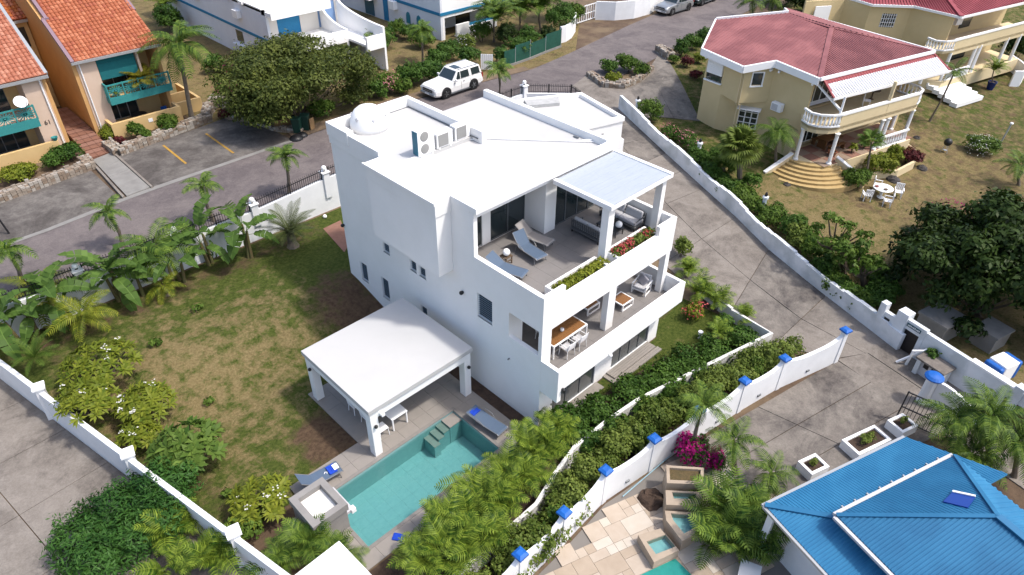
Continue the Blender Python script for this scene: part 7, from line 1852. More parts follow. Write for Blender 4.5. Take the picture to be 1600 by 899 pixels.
# ================================================================== VEGETATION
LM = {}
def lm(k, d, l, t=.25): LM[k] = leafmat(k, d, l, t)
lm('areca_palm_leaf', (.028, .070, .006), (.195, .265, .032), .15); lm('coconut_palm_leaf', (.020, .058, .008), (.14, .21, .03), .15); lm('date_palm_leaf', (.05, .07, .024), (.14, .165, .06))
lm('dark_shrub_leaf', (.022, .062, .010), (.095, .175, .028)); lm('olive_hedge_leaf', (.045, .085, .010), (.20, .25, .05)); lm('mid_green_leaf', (.035, .082, .010), (.13, .20, .032))
lm('plumeria_leaf', (.075, .12, .010), (.245, .265, .030), .25); lm('banana_leaf', (.05, .105, .02), (.15, .25, .055), .4); lm('tree_leaf', (.034, .054, .011), (.15, .175, .038)); lm('deep_tree_leaf', (.007, .019, .005), (.05, .085, .016), .2)
lm('bougainvillea_bract', (.28, .005, .10), (.50, .02, .22), .3); lm('pink_flower_petal', (.45, .10, .15), (.62, .30, .32)); lm('white_flower_petal', (.75, .74, .68), (.82, .81, .76)); lm('red_flower_petal', (.36, .03, .045), (.58, .14, .13)); lm('yellow_green_leaf', (.14, .14, .012), (.34, .30, .03), .35); lm('maroon_leaf', (.05, .012, .014), (.14, .03, .03)); lm('papaya_leaf', (.05, .11, .018), (.19, .28, .055), .35)
lm('casuarina_leaf', (.010, .044, .008), (.06, .145, .026), .15)
def set_tint(me, vals):
    a = me.attributes.new('tint', 'FLOAT', 'FACE'); a.data.foreach_set('value', np.asarray(vals, dtype=np.float32))
def np_mesh(name, V, F, tint, m):
    """V (n,3), F (k,4) quads"""
    me = bpy.data.meshes.new(name); V = np.asarray(V, np.float32); F = np.asarray(F, np.int32)
    me.vertices.add(len(V)); me.vertices.foreach_set('co', V.ravel()); k = F.shape[1]
    me.loops.add(F.size); me.loops.foreach_set('vertex_index', F.ravel()); me.polygons.add(len(F))
    me.polygons.foreach_set('loop_start', np.arange(0, F.size, k, dtype=np.int32)); me.polygons.foreach_set('loop_total', np.full(len(F), k, np.int32))
    me.update(calc_edges=True); me.materials.append(m); set_tint(me, tint); return me
FW = Vector((math.sin(YAW), math.cos(YAW), 0))
def above(px, py, b):
    d = ray(px, py); t = (b[0]*FW.x+b[1]*FW.y)/(d.x*FW.x+d.y*FW.y); return Vector((d.x*t, d.y*t, CAMZ+d.z*t))
def mpp(c): return (Vector((c[0], c[1], c[2]-CAMZ)).dot(AF))/FPX      # metres per photo pixel at a point
# ---- leaf clouds
def cloud(blobs, size, dens, seed, aspect=1.7, shell=.72, up=.35, maxn=9000, base_t=.5):
    """leaf-sized quads through the shells of several blobs (cx,cy,cz,rx,ry,rz); returns V,F,tint"""
    rg = np.random.default_rng(seed); Vs = []; Ts = []
    areas = np.array([4*np.pi*((b[3]*b[4])**1.6+(b[3]*b[5])**1.6+(b[4]*b[5])**1.6)/3 for b in blobs])**(1/1.0)
    areas = np.array([4*np.pi*(((b[3]*b[4])**1.6+(b[3]*b[5])**1.6+(b[4]*b[5])**1.6)/3)**(1/1.6) for b in blobs])
    N = np.minimum(areas/(size*size*aspect)*dens, maxn*areas/areas.sum()).astype(int)+6
    for b, n in zip(blobs, N):
        d = rg.normal(size=(n, 3)); d /= np.linalg.norm(d, axis=1)[:, None]; d[:, 2] = np.where(d[:, 2] < -.35, -d[:, 2], d[:, 2])
        # lumpy shell
        ph = rg.uniform(0, 6.28, 6); lump = 1+.22*np.sin(3.1*d[:, 0]*2+ph[0])*np.sin(2.7*d[:, 1]*2+ph[1])+.15*np.sin(6.5*d[:, 2]+ph[2]+3*d[:, 0])
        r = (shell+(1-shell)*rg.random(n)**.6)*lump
        r = np.where(rg.random(n) < .10, r*rg.uniform(1.0, 1.28, n), r)
        c = np.array(b[:3])+d*r[:, None]*np.array(b[3:6])
        nrm = d+rg.normal(scale=.55, size=(n, 3)); nrm[:, 2] += up; nrm /= np.linalg.norm(nrm, axis=1)[:, None]
        t = np.cross(nrm, rg.normal(size=(n, 3))); t /= np.linalg.norm(t, axis=1)[:, None]; u = np.cross(nrm, t)
        s = size*rg.uniform(.65, 1.25, n)[:, None]
        a = t*s*aspect*.5; w = u*s*.5; fold = nrm*s*.12
        Vs.append(np.stack([c-a, c+w+fold, c+a, c-w+fold], 1))
        bt = rg.uniform(-.18, .18)
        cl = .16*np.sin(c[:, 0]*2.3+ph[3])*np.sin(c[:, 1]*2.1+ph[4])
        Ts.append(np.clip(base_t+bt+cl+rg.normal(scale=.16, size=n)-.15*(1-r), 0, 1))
    V = np.concatenate(Vs).reshape(-1, 3); F = np.arange(len(V)).reshape(-1, 4); return V, F, np.concatenate(Ts)
def lump_blobs(r, rx, ry, h, n, z0=0.0):
    out = [(0, 0, z0+h*.5, rx*.72, ry*.72, h*.48)]
    for _ in range(n):
        a = r.uniform(0, 6.28); q = r.uniform(.25, .68); s = r.uniform(.32, .52)
        out.append((rx*q*math.cos(a), ry*q*math.sin(a), z0+h*r.uniform(.35, .72), rx*s, ry*s, h*s*.8))
    return out
def stems(parent, base, h, n, r, m=M_barkd, spread=.3, rad=.05, name='stem'):
    mb = MB()
    for _ in range(n):
        a = r.uniform(0, 6.28); q = r.uniform(.2, 1)*spread
        mb.tube([(base[0]+.05*math.cos(a), base[1]+.05*math.sin(a), base[2]-.05), (base[0]+q*.5*math.cos(a), base[1]+q*.5*math.sin(a), base[2]+h*.5), (base[0]+q*math.cos(a), base[1]+q*math.sin(a), base[2]+h)], [rad, rad*.75, rad*.45], 5)
    o = mb.build(name, m, parent)
    if n > 1: o['kind'] = 'stuff'
    return o
SD = [100]
def shrub(label, px, py, rpx, h, m='mid_green_leaf', size=.13, dens=1.5, ry=1.0, cat='shrub', name='shrub', group=None, flowers=None, nb=6, rz=0, maxn=4500, loc=None, rx=None, z=None):
    SD[0] += 1; r = random.Random(SD[0])
    if loc is None: loc = on(px, py, h*.5)
    if z is not None: loc = (loc[0], loc[1], z)
    rx = rx or rpx*mpp((loc[0], loc[1], loc[2]+h*.5))
    t = thing(name, label, cat, loc, rz, group)
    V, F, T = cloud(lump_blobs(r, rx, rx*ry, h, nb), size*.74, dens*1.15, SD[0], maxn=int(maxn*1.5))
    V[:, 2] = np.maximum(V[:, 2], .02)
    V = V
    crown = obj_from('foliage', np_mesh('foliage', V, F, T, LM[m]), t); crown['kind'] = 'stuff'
    stems(t, loc, h*.55, 4, r, spread=rx*.5, rad=.03)
    if flowers:
        fm, fs, fd = flowers; V, F, T = cloud(lump_blobs(r, rx*1.03, rx*ry*1.03, h*1.05, nb), fs, fd, SD[0]+7, aspect=1.0, shell=.9, maxn=1200)
        V[:, 2] = np.maximum(V[:, 2], .05)
        o = obj_from('flowers', np_mesh('flowers', V, F, T, LM[fm]), t); o['kind'] = 'stuff'
    return t
def tree(label, px, py, crown_c, rx, ry, h0, h1, m, size, n, nb, cat='tree', name='broadleaf_tree', seed=5, base=None, dens=1.6, maxn=14000):
    r = random.Random(seed); b = base or on(px, py)
    t = thing(name, label, cat, b); c = Vector(crown_c)
    mb = MB(); mb.tube([b, (b[0]*.8+c.x*.2, b[1]*.8+c.y*.2, b[2]+h0*.5), (c.x*.5+b[0]*.5, c.y*.5+b[1]*.5, b[2]+h0)], [.22, .18, .14], 8); tk = mb.build('trunk', M_barkd, t)
    bl = []; lim = MB()
    for k in range(nb):
        a = r.uniform(0, 6.28); q = math.sqrt(r.random())*.92; zz = h0+(h1-h0)*(r.uniform(.08, .62)+.32*(1-q))
        s = r.uniform(.13, .30); p = (c.x+rx*q*math.cos(a), c.y+ry*q*math.sin(a), b[2]+zz)
        bl.append((p[0]-b[0], p[1]-b[1], p[2]-b[2], rx*s, ry*s, (h1-h0)*s*.55))
        if k < 14: lim.tube([(c.x*.5+b[0]*.5, c.y*.5+b[1]*.5, b[2]+h0*.9), ((c.x+p[0])/2, (c.y+p[1])/2, (b[2]+h0+p[2])/2-.1), p], [.09, .06, .025], 5)
    lo = lim.build('limbs', M_barkd, tk); lo['kind'] = 'stuff'
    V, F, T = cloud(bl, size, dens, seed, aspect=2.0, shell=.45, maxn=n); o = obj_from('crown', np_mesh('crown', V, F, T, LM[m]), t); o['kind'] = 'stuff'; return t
# ---- palms
def frond_mesh(key, L, nl, ll, lw, droop, m, hang=.5, seed=1, rach=.03, vshape=.35, lift=.0):
    if key in FRM: return FRM[key]
    rg = random.Random(seed); V = []; F = []; T = []
    N = 9
    def P(s):      # rachis curve, starts along +x and arches down
        return Vector((L*(s-.14*droop*s*s), 0, L*(lift*s-(droop*.55)*s**2.2)))
    def quad(a, b, c, d, t): n = len(V); V.extend([tuple(a), tuple(b), tuple(c), tuple(d)]); F.append((n, n+1, n+2, n+3)); T.append(t)
    for i in range(N):
        a, b = P(i/N), P((i+1)/N); w0, w1 = rach*(1-i/N*.8), rach*(1-(i+1)/N*.8)
        quad(a+Vector((0, -w0, 0)), b+Vector((0, -w1, 0)), b+Vector((0, w1, 0)), a+Vector((0, w0, 0)), .85); quad(a+Vector((0, -w0, 0)), a+Vector((0, 0, -w0*1.5)), b+Vector((0, 0, -w1*1.5)), b+Vector((0, -w1, 0)), .8)
    for i in range(nl):
        s = .10+.90*(i+.5)/nl; p = P(s); tan = (P(min(s+.02, 1))-P(s-.02)).normalized(); l = ll*(math.sin(math.pi*min(1, .16+s*.86))**.6)*rg.uniform(.85, 1.1)
        for sd in (-1, 1):
            d = (tan*.55+Vector((0, sd*1.0, vshape*(1-s*.5)))).normalized(); e = (d+Vector((0, 0, -hang*(.8+.5*rg.random())))).normalized()
            q1 = p+d*l*.45; q2 = q1+e*l*.6; wv = (tan-d*tan.dot(d)).normalized()*lw*.5; t = min(1, max(0, .42+rg.gauss(0, .27)+.12*s))
            quad(p-wv*.5, q1-wv, q1+wv, p+wv*.5, t); quad(q1-wv, q2-wv*.12, q2+wv*.12, q1+wv, t)
    FRM[key] = np_mesh('frond', V, F, T, LM[m]); return FRM[key]
FRM = {}
def fan_mesh(key, R, m, seed=1):
    if key in FRM: return FRM[key]
    rg = random.Random(seed); V = []; F = []; T = []
    pet = R*.9; n = len(V); V += [(0, -.015, 0), (pet, -.01, .03), (pet, .01, .03), (0, .015, 0)]; F.append((0, 1, 2, 3)); T.append(.8)
    K = 22
    for k in range(K):
        a = R_(-140+280*k/(K-1)); d = Vector((math.cos(a), math.sin(a), 0)); l = R*(1-.25*abs(a)/2.4)*rg.uniform(.9, 1.05); p0 = Vector((pet, 0, .03)); wv = Vector((-d.y, d.x, 0))*R*.075
        q1 = p0+d*l*.6+Vector((0, 0, .05-.08*abs(d.y))); q2 = p0+d*l+Vector((0, 0, -.22*R-rg.uniform(0, .1))); n = len(V); t = min(1, max(0, .5+rg.gauss(0, .15)))
        V += [tuple(p0), tuple(q1-wv+Vector((0, 0, .03))), tuple(q1), tuple(q1+wv-Vector((0, 0, .03)))]; F.append((n, n+1, n+2, n+3)); T.append(t); n = len(V)
        V += [tuple(q1-wv+Vector((0, 0, .03))), tuple(q2), tuple(q2), tuple(q1+wv-Vector((0, 0, .03)))]; V[-2] = tuple(q2+Vector((.001, 0, 0))); F.append((n, n+1, n+2, n+3)); T.append(t)
    FRM[key] = np_mesh('fan_leaf', V, F, T, LM[m]); return FRM[key]
KIND = {   # L, leaflets, leaflet length, width, droop, material, hang, lift, elevation range, count
    'coconut': (2.1, 19, .60, .066, .95, 'coconut_palm_leaf', .9, .25, (-25, 70), 15),
    'street': (1.45, 17, .50, .066, 1.35, 'coconut_palm_leaf', 1.1, .45, (-15, 75), 12),
    'areca': (1.65, 16, .50, .062, 1.0, 'areca_palm_leaf', .45, .38, (15, 80), 16),
    'date': (2.5, 32, .42, .035, .45, 'date_palm_leaf', .15, .15, (5, 80), 30),
    'tall': (2.5, 22, .72, .068, 1.25, 'coconut_palm_leaf', 1.3, .30, (-35, 70), 18)}
def palm(label, base, crown, kind='coconut', s=1.0, n=None, name=None, group=None, seed=None, trunk=True, m=None, clump=1, rad=.11):
    SD[0] += 1; r = random.Random(seed or SD[0]); b = on(*base) if len(base) == 2 else base
    c = above(*crown, b) if crown else Vector((b[0], b[1], b[2]+.25))
    L, nl, ll, lw, dr, mt, hg, lf, el, cnt = KIND[kind]
    t = thing(name or {'coconut': 'coconut_palm', 'street': 'young_palm', 'areca': 'areca_palm', 'date': 'date_palm', 'tall': 'palm_tree'}[kind], label, 'palm', b, 0, group)
    if trunk:
        mid = (Vector(b)*.5+c*.5)+Vector((r.uniform(-.12, .12), r.uniform(-.12, .12), 0))
        MB().tube([(b[0], b[1], b[2]-.1), tuple(Vector(b)*.75+mid*.25), tuple(mid), tuple(c)], [rad*1.5, rad*1.05, rad*.9, rad*.75], 8).build('trunk', M_bark, t)
    n = n or cnt; g = 2.399; off = Vector(c)-Vector(b)
    for i in range(n):
        f = (i+.5)/n; e = R_(el[1]+(el[0]-el[1])*f+r.uniform(-8, 8)); az = i*g+r.uniform(-.25, .25); k = r.randrange(3)
        me = frond_mesh((kind, k, m), L, nl, ll, lw, dr*(.85+.2*k), m or mt, hg, 11+k, lift=lf)
        sc = s*r.uniform(.85, 1.1)*(.8+.25*math.sin(math.pi*min(1, f+.15)))
        cl = Vector((0, 0, 0))
        if clump > 1: a = (i % clump)*6.28/clump; cl = Vector((math.cos(a), math.sin(a), 0))*.28*s
        o = obj_from('frond', me, t, tuple(off+cl), (r.uniform(-.3, .3), -e*.9+R_(10), az), (sc, sc, sc))
        o.rotation_mode = 'XYZ'
    return t
def areca(label, px, py, s, n=22, group=None, stemh=.5, m=None):
    """multi-stemmed clump: fronds from several low canes"""
    SD[0] += 1; r = random.Random(SD[0]); b = on(px, py, .9*s)
    t = thing('areca_palm', label, 'palm', b, 0, group); L, nl, ll, lw, dr, mt, hg, lf, el, cnt = KIND['areca']
    mb = MB(); tops = []
    for k in range(5):
        a = r.uniform(0, 6.28); q = r.uniform(.1, .45)*s; h = stemh*s*r.uniform(.7, 1.4); tops.append(Vector((q*math.cos(a), q*math.sin(a), h)))
        mb.tube([(b[0]+q*.5*math.cos(a), b[1]+q*.5*math.sin(a), b[2]-.05), (b[0]+tops[-1].x, b[1]+tops[-1].y, b[2]+h)], [.05*s, .04*s], 6)
    mb.build('canes', M_bark, t)['kind'] = 'stuff'
    for i in range(n):
        f = (i+.5)/n; e = R_(82-62*f+r.uniform(-10, 10)); k = r.randrange(3)
        me = frond_mesh(('areca', k, m), L, nl, ll, lw, dr*(.85+.2*k), m or mt, hg, 11+k, lift=lf)
        sc = s*r.uniform(.8, 1.15); obj_from('frond', me, t, tuple(tops[i % 5]), (r.uniform(-.35, .35), -e*.85, i*2.399+r.uniform(-.3, .3)), (sc, sc, sc))
    return t
# ---- banana
def banana_leaf(k):
    key = ('banana', k)
    if key in FRM: return FRM[key]
    rg = random.Random(50+k); V = []; F = []; T = []; N = 9; L = 1.9; Wd = .27+.03*k
    def P(s): return Vector((L*(s-.18*s*s*(1+.3*k)), 0, L*(.42*s-(.62+.12*k)*s**2.1)))
    def quad(a, b, c, d, t): n = len(V); V.extend([tuple(a), tuple(b), tuple(c), tuple(d)]); F.append((n, n+1, n+2, n+3)); T.append(t)
    for i in range(N):
        s0, s1 = i/N, (i+1)/N; a, b = P(s0), P(s1); w = .022; quad(a+Vector((0, -w, .004)), b+Vector((0, -w, .004)), b+Vector((0, w, .004)), a+Vector((0, w, .004)), 1.0)
        if s0 < .18: continue
        for sd in (-1, 1):
            gap = rg.uniform(0, .03)
            f0 = Wd*math.sin(math.pi*min(1, (s0-.12)/.9))**.55; f1 = Wd*math.sin(math.pi*min(.985, (s1-.12)/.9))**.55
            dz = rg.uniform(-.10, .06); b_ = a.lerp(b, 1-gap*3)
            quad(a, b_, b_+Vector((.05, sd*f1, .06+dz-.05)), a+Vector((.06, sd*f0, .06+dz)), min(1, max(0, .45+rg.gauss(0, .16))))
    FRM[key] = np_mesh('banana_leaf', V, F, T, LM['banana_leaf']); return FRM[key]
def banana(label, base, h, s=1.0, n=9, ns=3, dead=2):
    SD[0] += 1; r = random.Random(SD[0]); b = on(*base); t = thing('banana_plant', label, 'banana plant', b, 0, 'banana plants along the street wall'); tops = []
    for k in range(ns):
        a = r.uniform(0, 6.28); q = r.uniform(0, .45); hh = h*r.uniform(.7, 1.1); p = (b[0]+q*math.cos(a), b[1]+q*math.sin(a)); tops.append(Vector((p[0]-b[0]+r.uniform(-.2, .2), p[1]-b[1], hh)))
        MB().tube([(p[0], p[1], b[2]-.05), (b[0]+tops[-1].x, b[1]+tops[-1].y, b[2]+hh)], [.11, .07], 7).build('pseudostem', mat('banana_stem_brown', (.20, .13, .06), .8, (.13, .15, .05), 4, .3) if 'banana_stem_brown' not in MATS else MATS['banana_stem_brown'], t)
    for i in range(n):
        f = (i+.5)/n; e = R_(72-75*f+r.uniform(-10, 10)); sc = s*1.22*r.uniform(.8, 1.15)
        o = obj_from('leaf', banana_leaf(r.randrange(3)), t, tuple(tops[i % ns]), (r.uniform(-.5, .5), -e, i*2.399+r.uniform(-.4, .4)), (sc, sc*r.uniform(.7, 1.1), sc))
    for i in range(dead):
        sc = s*.8; o = obj_from('folded_leaf', banana_leaf(0), t, tuple(tops[i % ns]-Vector((0, 0, .1))), (r.uniform(-.3, .3), R_(52), r.uniform(0, 6.28)), (sc, sc*.28, sc))
# ---- rosette bushes (plumeria) and lobed-leaf bush
def rosettes(V, F, T, c, r, ln, wd, n, nup):
    up = Vector(nup).normalized()
    for k in range(n):
        a = k*2.399; q = .35+.65*k/n; side = up.orthogonal().normalized(); side.rotate(Matrix.Rotation(a, 3, up)); d = (side*(.35+.75*q)+up*(1.0-.85*q)).normalized(); w = d.cross(up)
        if w.length < 1e-3: w = Vector((1, 0, 0))
        w.normalize(); l = ln*r.uniform(.8, 1.15); p = Vector(c); m1 = p+d*l*.55; m2 = p+(d-up*.25).normalized()*l; nrm = w.cross(d); t = min(1, max(0, .5+r.gauss(0, .18)))
        n0 = len(V); V.extend([tuple(p), tuple(m1-w*wd*.5+nrm*.02), tuple(m2), tuple(m1+w*wd*.5+nrm*.02)]); F.append((n0, n0+1, n0+2, n0+3)); T.append(t)
def plumeria(label, px, py, rpx, h, m='plumeria_leaf', ln=.40, wd=.12, nros=60, flowers=18, name='plumeria_bush', cat='shrub', group='plumeria bushes by the boundary wall', ry=1.0, per=11):
    SD[0] += 1; r = random.Random(SD[0]); b = on(px, py, h*.5); rx = rpx*mpp((b[0], b[1], b[2]+h*.5)); t = thing(name, label, cat, b, 0, group); V = []; F = []; T = []; tips = []; st_ = MB()
    for k in range(nros):
        a = r.uniform(0, 6.28); q = math.sqrt(r.random()); z = h*(.38+.58*math.sqrt(max(0, 1-q*q*.85))*r.uniform(.75, 1.0)); p = Vector((rx*q*math.cos(a)*.9, rx*ry*q*math.sin(a)*.9, z)); nup = Vector((math.cos(a)*q*.8, math.sin(a)*q*.8, 1)); rosettes(V, F, T, p, r, ln, wd, per, nup); tips.append((p, nup))
        if k % 3 == 0: st_.tube([(b[0], b[1], b[2]-.05), (b[0]+p.x*.4, b[1]+p.y*.4, b[2]+z*.5), (b[0]+p.x, b[1]+p.y, b[2]+z)], [.05, .04, .025], 5)
    st_.build('branches', M_bark, t)['kind'] = 'stuff'
    o = obj_from('foliage', np_mesh('foliage', V, F, T, LM[m]), t); o['kind'] = 'stuff'
    if flowers:
        V = []; F = []; T = []
        for k in range(flowers):
            p, nup = r.choice(tips); 
            for j in range(7):
                c = p+Vector(nup).normalized()*.20+Vector((r.uniform(-.13, .13), r.uniform(-.13, .13), r.uniform(-.03, .08))); s = r.uniform(.03, .05); n0 = len(V)
                V.extend([tuple(c+Vector((-s, 0, 0))), tuple(c+Vector((0, -s, .01))), tuple(c+Vector((s, 0, 0))), tuple(c+Vector((0, s, .01)))]); F.append((n0, n0+1, n0+2, n0+3)); T.append(r.random())
        o = obj_from('flowers', np_mesh('flowers', V, F, T, LM['white_flower_petal']), t); o['kind'] = 'stuff'
    return t

# ================================================================== PLANTING
# --- young palms on the street side of the wall
GP_ = 'young palms on the street behind the wall'
palm('young street palm with drooping fronds above the iron fence near the villa', (452, 304), (446, 246), 'street', 1.0, group=GP_)
palm('young street palm with drooping fronds in the middle of the fence line', (334, 346), (316, 292), 'street', .98, n=9, group=GP_)
palm('young windswept street palm left of the path between the parking bays', (193, 386), (170, 335), 'street', 1.0, n=9, group=GP_)
palm('young street palm cut by the left edge of the photo', (38, 452), (14, 395), 'street', 1.05, group=GP_)
palm('young street palm beside the parked white SUV', (780, 152), (779, 112), 'street', 1.15, group=GP_)
# --- garden plants along the wall
palm('grey-green date palm with stiff fronds in the corner by the villa', (458, 385), (452, 362), 'date', .82, rad=.3)
banana('tall banana clump right of the upright coconut fronds', (392, 402), 1.9, 1.05, 11)
banana('banana clump in front of the third wall pillar', (328, 416), 1.8, 1.05, 12)
banana('banana clump with brown hanging leaves left of centre', (285, 440), 1.5, .95, 10)
banana('broad banana clump with bare brown stems in the middle of the row', (190, 470), 1.9, 1.1, 14, 4)
banana('small banana plant beside the broad clump', (222, 462), 1.2, .9, 8, 2)
banana('banana plant with a long yellow midrib near the left end of the row', (105, 505), 1.7, 1.1, 10)
banana('banana plant at the left edge by the white wall', (22, 545), 1.5, 1.1, 9)
banana('low banana leaf cluster between the two coconut sprouts', (60, 520), 1.1, .9, 8, 2)
GC = 'coconut sprouts among the banana plants'
palm('coconut sprout with tall yellowing fronds behind the bananas', (243, 425), (238, 388), 'coconut', 1.15, n=12, group=GC)
palm('coconut sprout with coppery fronds near the left end of the row', (72, 478), (68, 455), 'coconut', 1.1, n=12, group=GC, m='plumeria_leaf')
palm('low coconut sprout leaning over the lawn edge', (128, 520), (130, 492), 'coconut', .95, n=12, group=GC, m='plumeria_leaf')
palm('low coconut sprout in the middle of the banana row', (262, 462), (255, 448), 'coconut', .65, n=9, group=GC, m='plumeria_leaf')
palm('dark green cycad-like palm at the left edge of the lawn', (52, 583), (54, 558), 'date', .55, n=22, m='mid_green_leaf', trunk=False)
plumeria('largest plumeria bush at the left corner of the lawn', 158, 575, 62, 1.7, nros=85, flowers=6)
plumeria('yellowish plumeria bush hanging over the boundary wall post', 138, 632, 48, 1.5, nros=55, flowers=2)
plumeria('plumeria bush covered in white flowers beside the lawn', 228, 635, 42, 1.7, nros=68, flowers=11)
plumeria('plumeria bush with white flowers close to the boundary wall', 218, 680, 30, 1.3, nros=36, flowers=5)
plumeria('bush with large lobed green leaves at the lower left of the lawn', 292, 705, 55, 1.9, 'papaya_leaf', .48, .20, 60, 0, 'lobed_leaf_bush', group=None, per=9)
plumeria('small plumeria with pinkish flowers by the water feature', 408, 785, 48, 1.4, nros=50, flowers=5)
plumeria('low plumeria bush between the dark hedge and the lawn', 275, 745, 26, .9, nros=22, flowers=6)
for px, py, lb in ((306, 482, 'tiny bright green seedling on the lawn near the banana row'), (325, 627, 'tiny green seedling in the middle of the lawn'), (242, 535, 'tiny green seedling beside the largest plumeria'), (355, 770, 'small grass tuft near the lower lawn edge')):
    shrub(lb, px, py, 11, .35, 'mid_green_leaf', .14, 1.2, nb=2, name='seedling', cat='seedling')
# --- dark conifer-like mass and palms at the lower left
SD[0] = 300
V_ = [on(*p) for p in ((245, 790), (272, 772), (185, 820), (140, 860), (215, 860), (265, 830), (160, 900))]
lowhedge = thing('casuarina_hedge', 'dense dark green feathery hedge spilling over the boundary wall at the lower left', 'hedge', V_[3])
bl_ = [(v[0]-V_[3][0], v[1]-V_[3][1], .7, 1.2, 1.2, .9) for v in V_]+[(V_[0][0]-V_[3][0]+.4, V_[0][1]-V_[3][1]-.2, .7, .8, .8, .8)]
V, F, T = cloud(bl_, .062, 2.2, 9, aspect=3.6, shell=.6, maxn=46000, base_t=.42); V[:, 2] = np.maximum(V[:, 2], .02); o = obj_from('foliage', np_mesh('foliage', V, F, T, LM['casuarina_leaf']), lowhedge); o['kind'] = 'stuff'; stems(lowhedge, V_[3], .6, 6, rnd, spread=1.5)
GA = 'areca palms at the lower left by the boundary wall'
areca('bright areca palm in front of the dark feathery hedge', 275, 822, .92, 22, GA)
areca('areca palm below the boundary wall post at the bottom edge', 330, 868, .92, 22, GA)
areca('areca palm cut by the bottom edge left of the post', 262, 880, .8, 18, GA)
GB = 'dark palms round the water feature'
areca('dark green palm in front of the grey water feature', 482, 850, .92, 24, GB, m='coconut_palm_leaf')
areca('dark green palm between the water feature and the white hut', 527, 868, .82, 20, GB, m='coconut_palm_leaf')
areca('dark green palm left of the white hut roof', 440, 870, .8, 18, GB, m='coconut_palm_leaf')
shrub('dark leafy shrub between boundary post and plumeria', 385, 815, 34, 1.0, 'mid_green_leaf', .16)
# --- areca row between pool and hedge
GR = 'areca palms in a row between the pool and the hedge'
row = [((655, 880), .72), ((690, 862), .78), ((705, 825), .74), ((740, 815), .8), ((752, 778), .76), ((785, 785), .78), ((793, 742), .74), ((822, 748), .78), ((832, 708), .74), ((858, 708), .72), ((868, 676), .66), ((725, 872), .74), ((770, 838), .72)]
rl = ['at the bottom end of the row', 'second from the bottom end of the row', 'over the blue towel corner of the pool', 'in the lower middle, hedge side', 'in the middle, pool side', 'in the middle, hedge side', 'upper middle, pool side', 'upper middle, hedge side', 'near the lounger by the pool steps', 'just below the villa corner, hedge side', 'topmost, touching the dark shrubs at the villa corner', 'lowest, on the hedge side at the bottom edge', 'lower, leaning into the olive hedge']
for ((p, s), lb) in zip(row, rl): areca('yellow-green areca palm '+lb, p[0], p[1], s*1.22, 20, GR, stemh=.85)
# --- olive hedge between the two walls
hd = thing('olive_hedge', 'long loose olive-green hedge between the low wall and the blue-capped wall', 'hedge', (20, 10.2, 0))
bl_ = []; rh = random.Random(3)
HP = [(28.6, 8.6), (26, 9.2), (23.6, 9.65), (21, 10.15), (18, 10.55), (15.3, 10.7), (13, 10.2), (10.6, 10.1), (8.5, 10.2)]
for i in range(len(HP)-1):
    a, b = Vector(HP[i]), Vector(HP[i+1]); n = max(2, int((b-a).length/.55))
    for k in range(n):
        p = a.lerp(b, (k+rh.random())/n); bl_.append((p.x-20+rh.uniform(-.25, .25), p.y-10.2+rh.uniform(-.3, .3), rh.uniform(.55, .95), rh.uniform(.55, .85), rh.uniform(.55, .85), rh.uniform(.55, .9)))
V, F, T = cloud(bl_, .085, 2.2, 17, aspect=1.7, shell=.55, maxn=52000); V[:, 2] = np.maximum(V[:, 2], .02); o = obj_from('foliage', np_mesh('foliage', V, F, T, LM['olive_hedge_leaf']), hd); o['kind'] = 'stuff'
mb = MB()
for k in range(60):
    i = rh.randrange(len(HP)-1); p = Vector(HP[i]).lerp(Vector(HP[i+1]), rh.random()); mb.tube([(p.x, p.y, -.05), (p.x+rh.uniform(-.2, .2), p.y+rh.uniform(-.2, .2), .9)], [.03, .012], 4)
mb.build('stems', M_barkd, hd)['kind'] = 'stuff'
for px, py, lb in ((1003, 690, 'bright feathery shrub hanging over the fifth blue wall cap'), (1178, 580, 'feathery shrub hanging over the blue cap near the upper wall end'), (868, 812, 'feathery shrub beside the lowest blue caps')):
    shrub(lb, px, py, 20, 1.5, 'mid_green_leaf', .10, 1.6, nb=4, name='feathery_shrub')
# --- dark shrubs in the front bed
GD = 'dark shrubs in the bed before the ground floor windows'
for px, py, r, lb in ((892, 655, 30, 'leftmost, at the villa corner'), (935, 640, 34, 'below the left sliding door'), (985, 615, 34, 'in front of the wooden steps, left'), (1030, 590, 34, 'in front of the wooden steps, right'), (1075, 570, 32, 'right of the wooden steps'), (1118, 550, 28, 'second from the right end'), (1155, 530, 24, 'rightmost, by the low wall corner'), (955, 665, 26, 'lower one beside the low white wall'), (915, 690, 26, 'lowest one beside the low white wall'), (1050, 610, 26, 'against the low wall in the middle'), (1008, 640, 24, 'against the low wall, left of middle')):
    shrub('glossy green shrub '+lb, px, py, r*1.22, 1.05, 'dark_shrub_leaf', .13, 1.9, group=GD, maxn=4200)
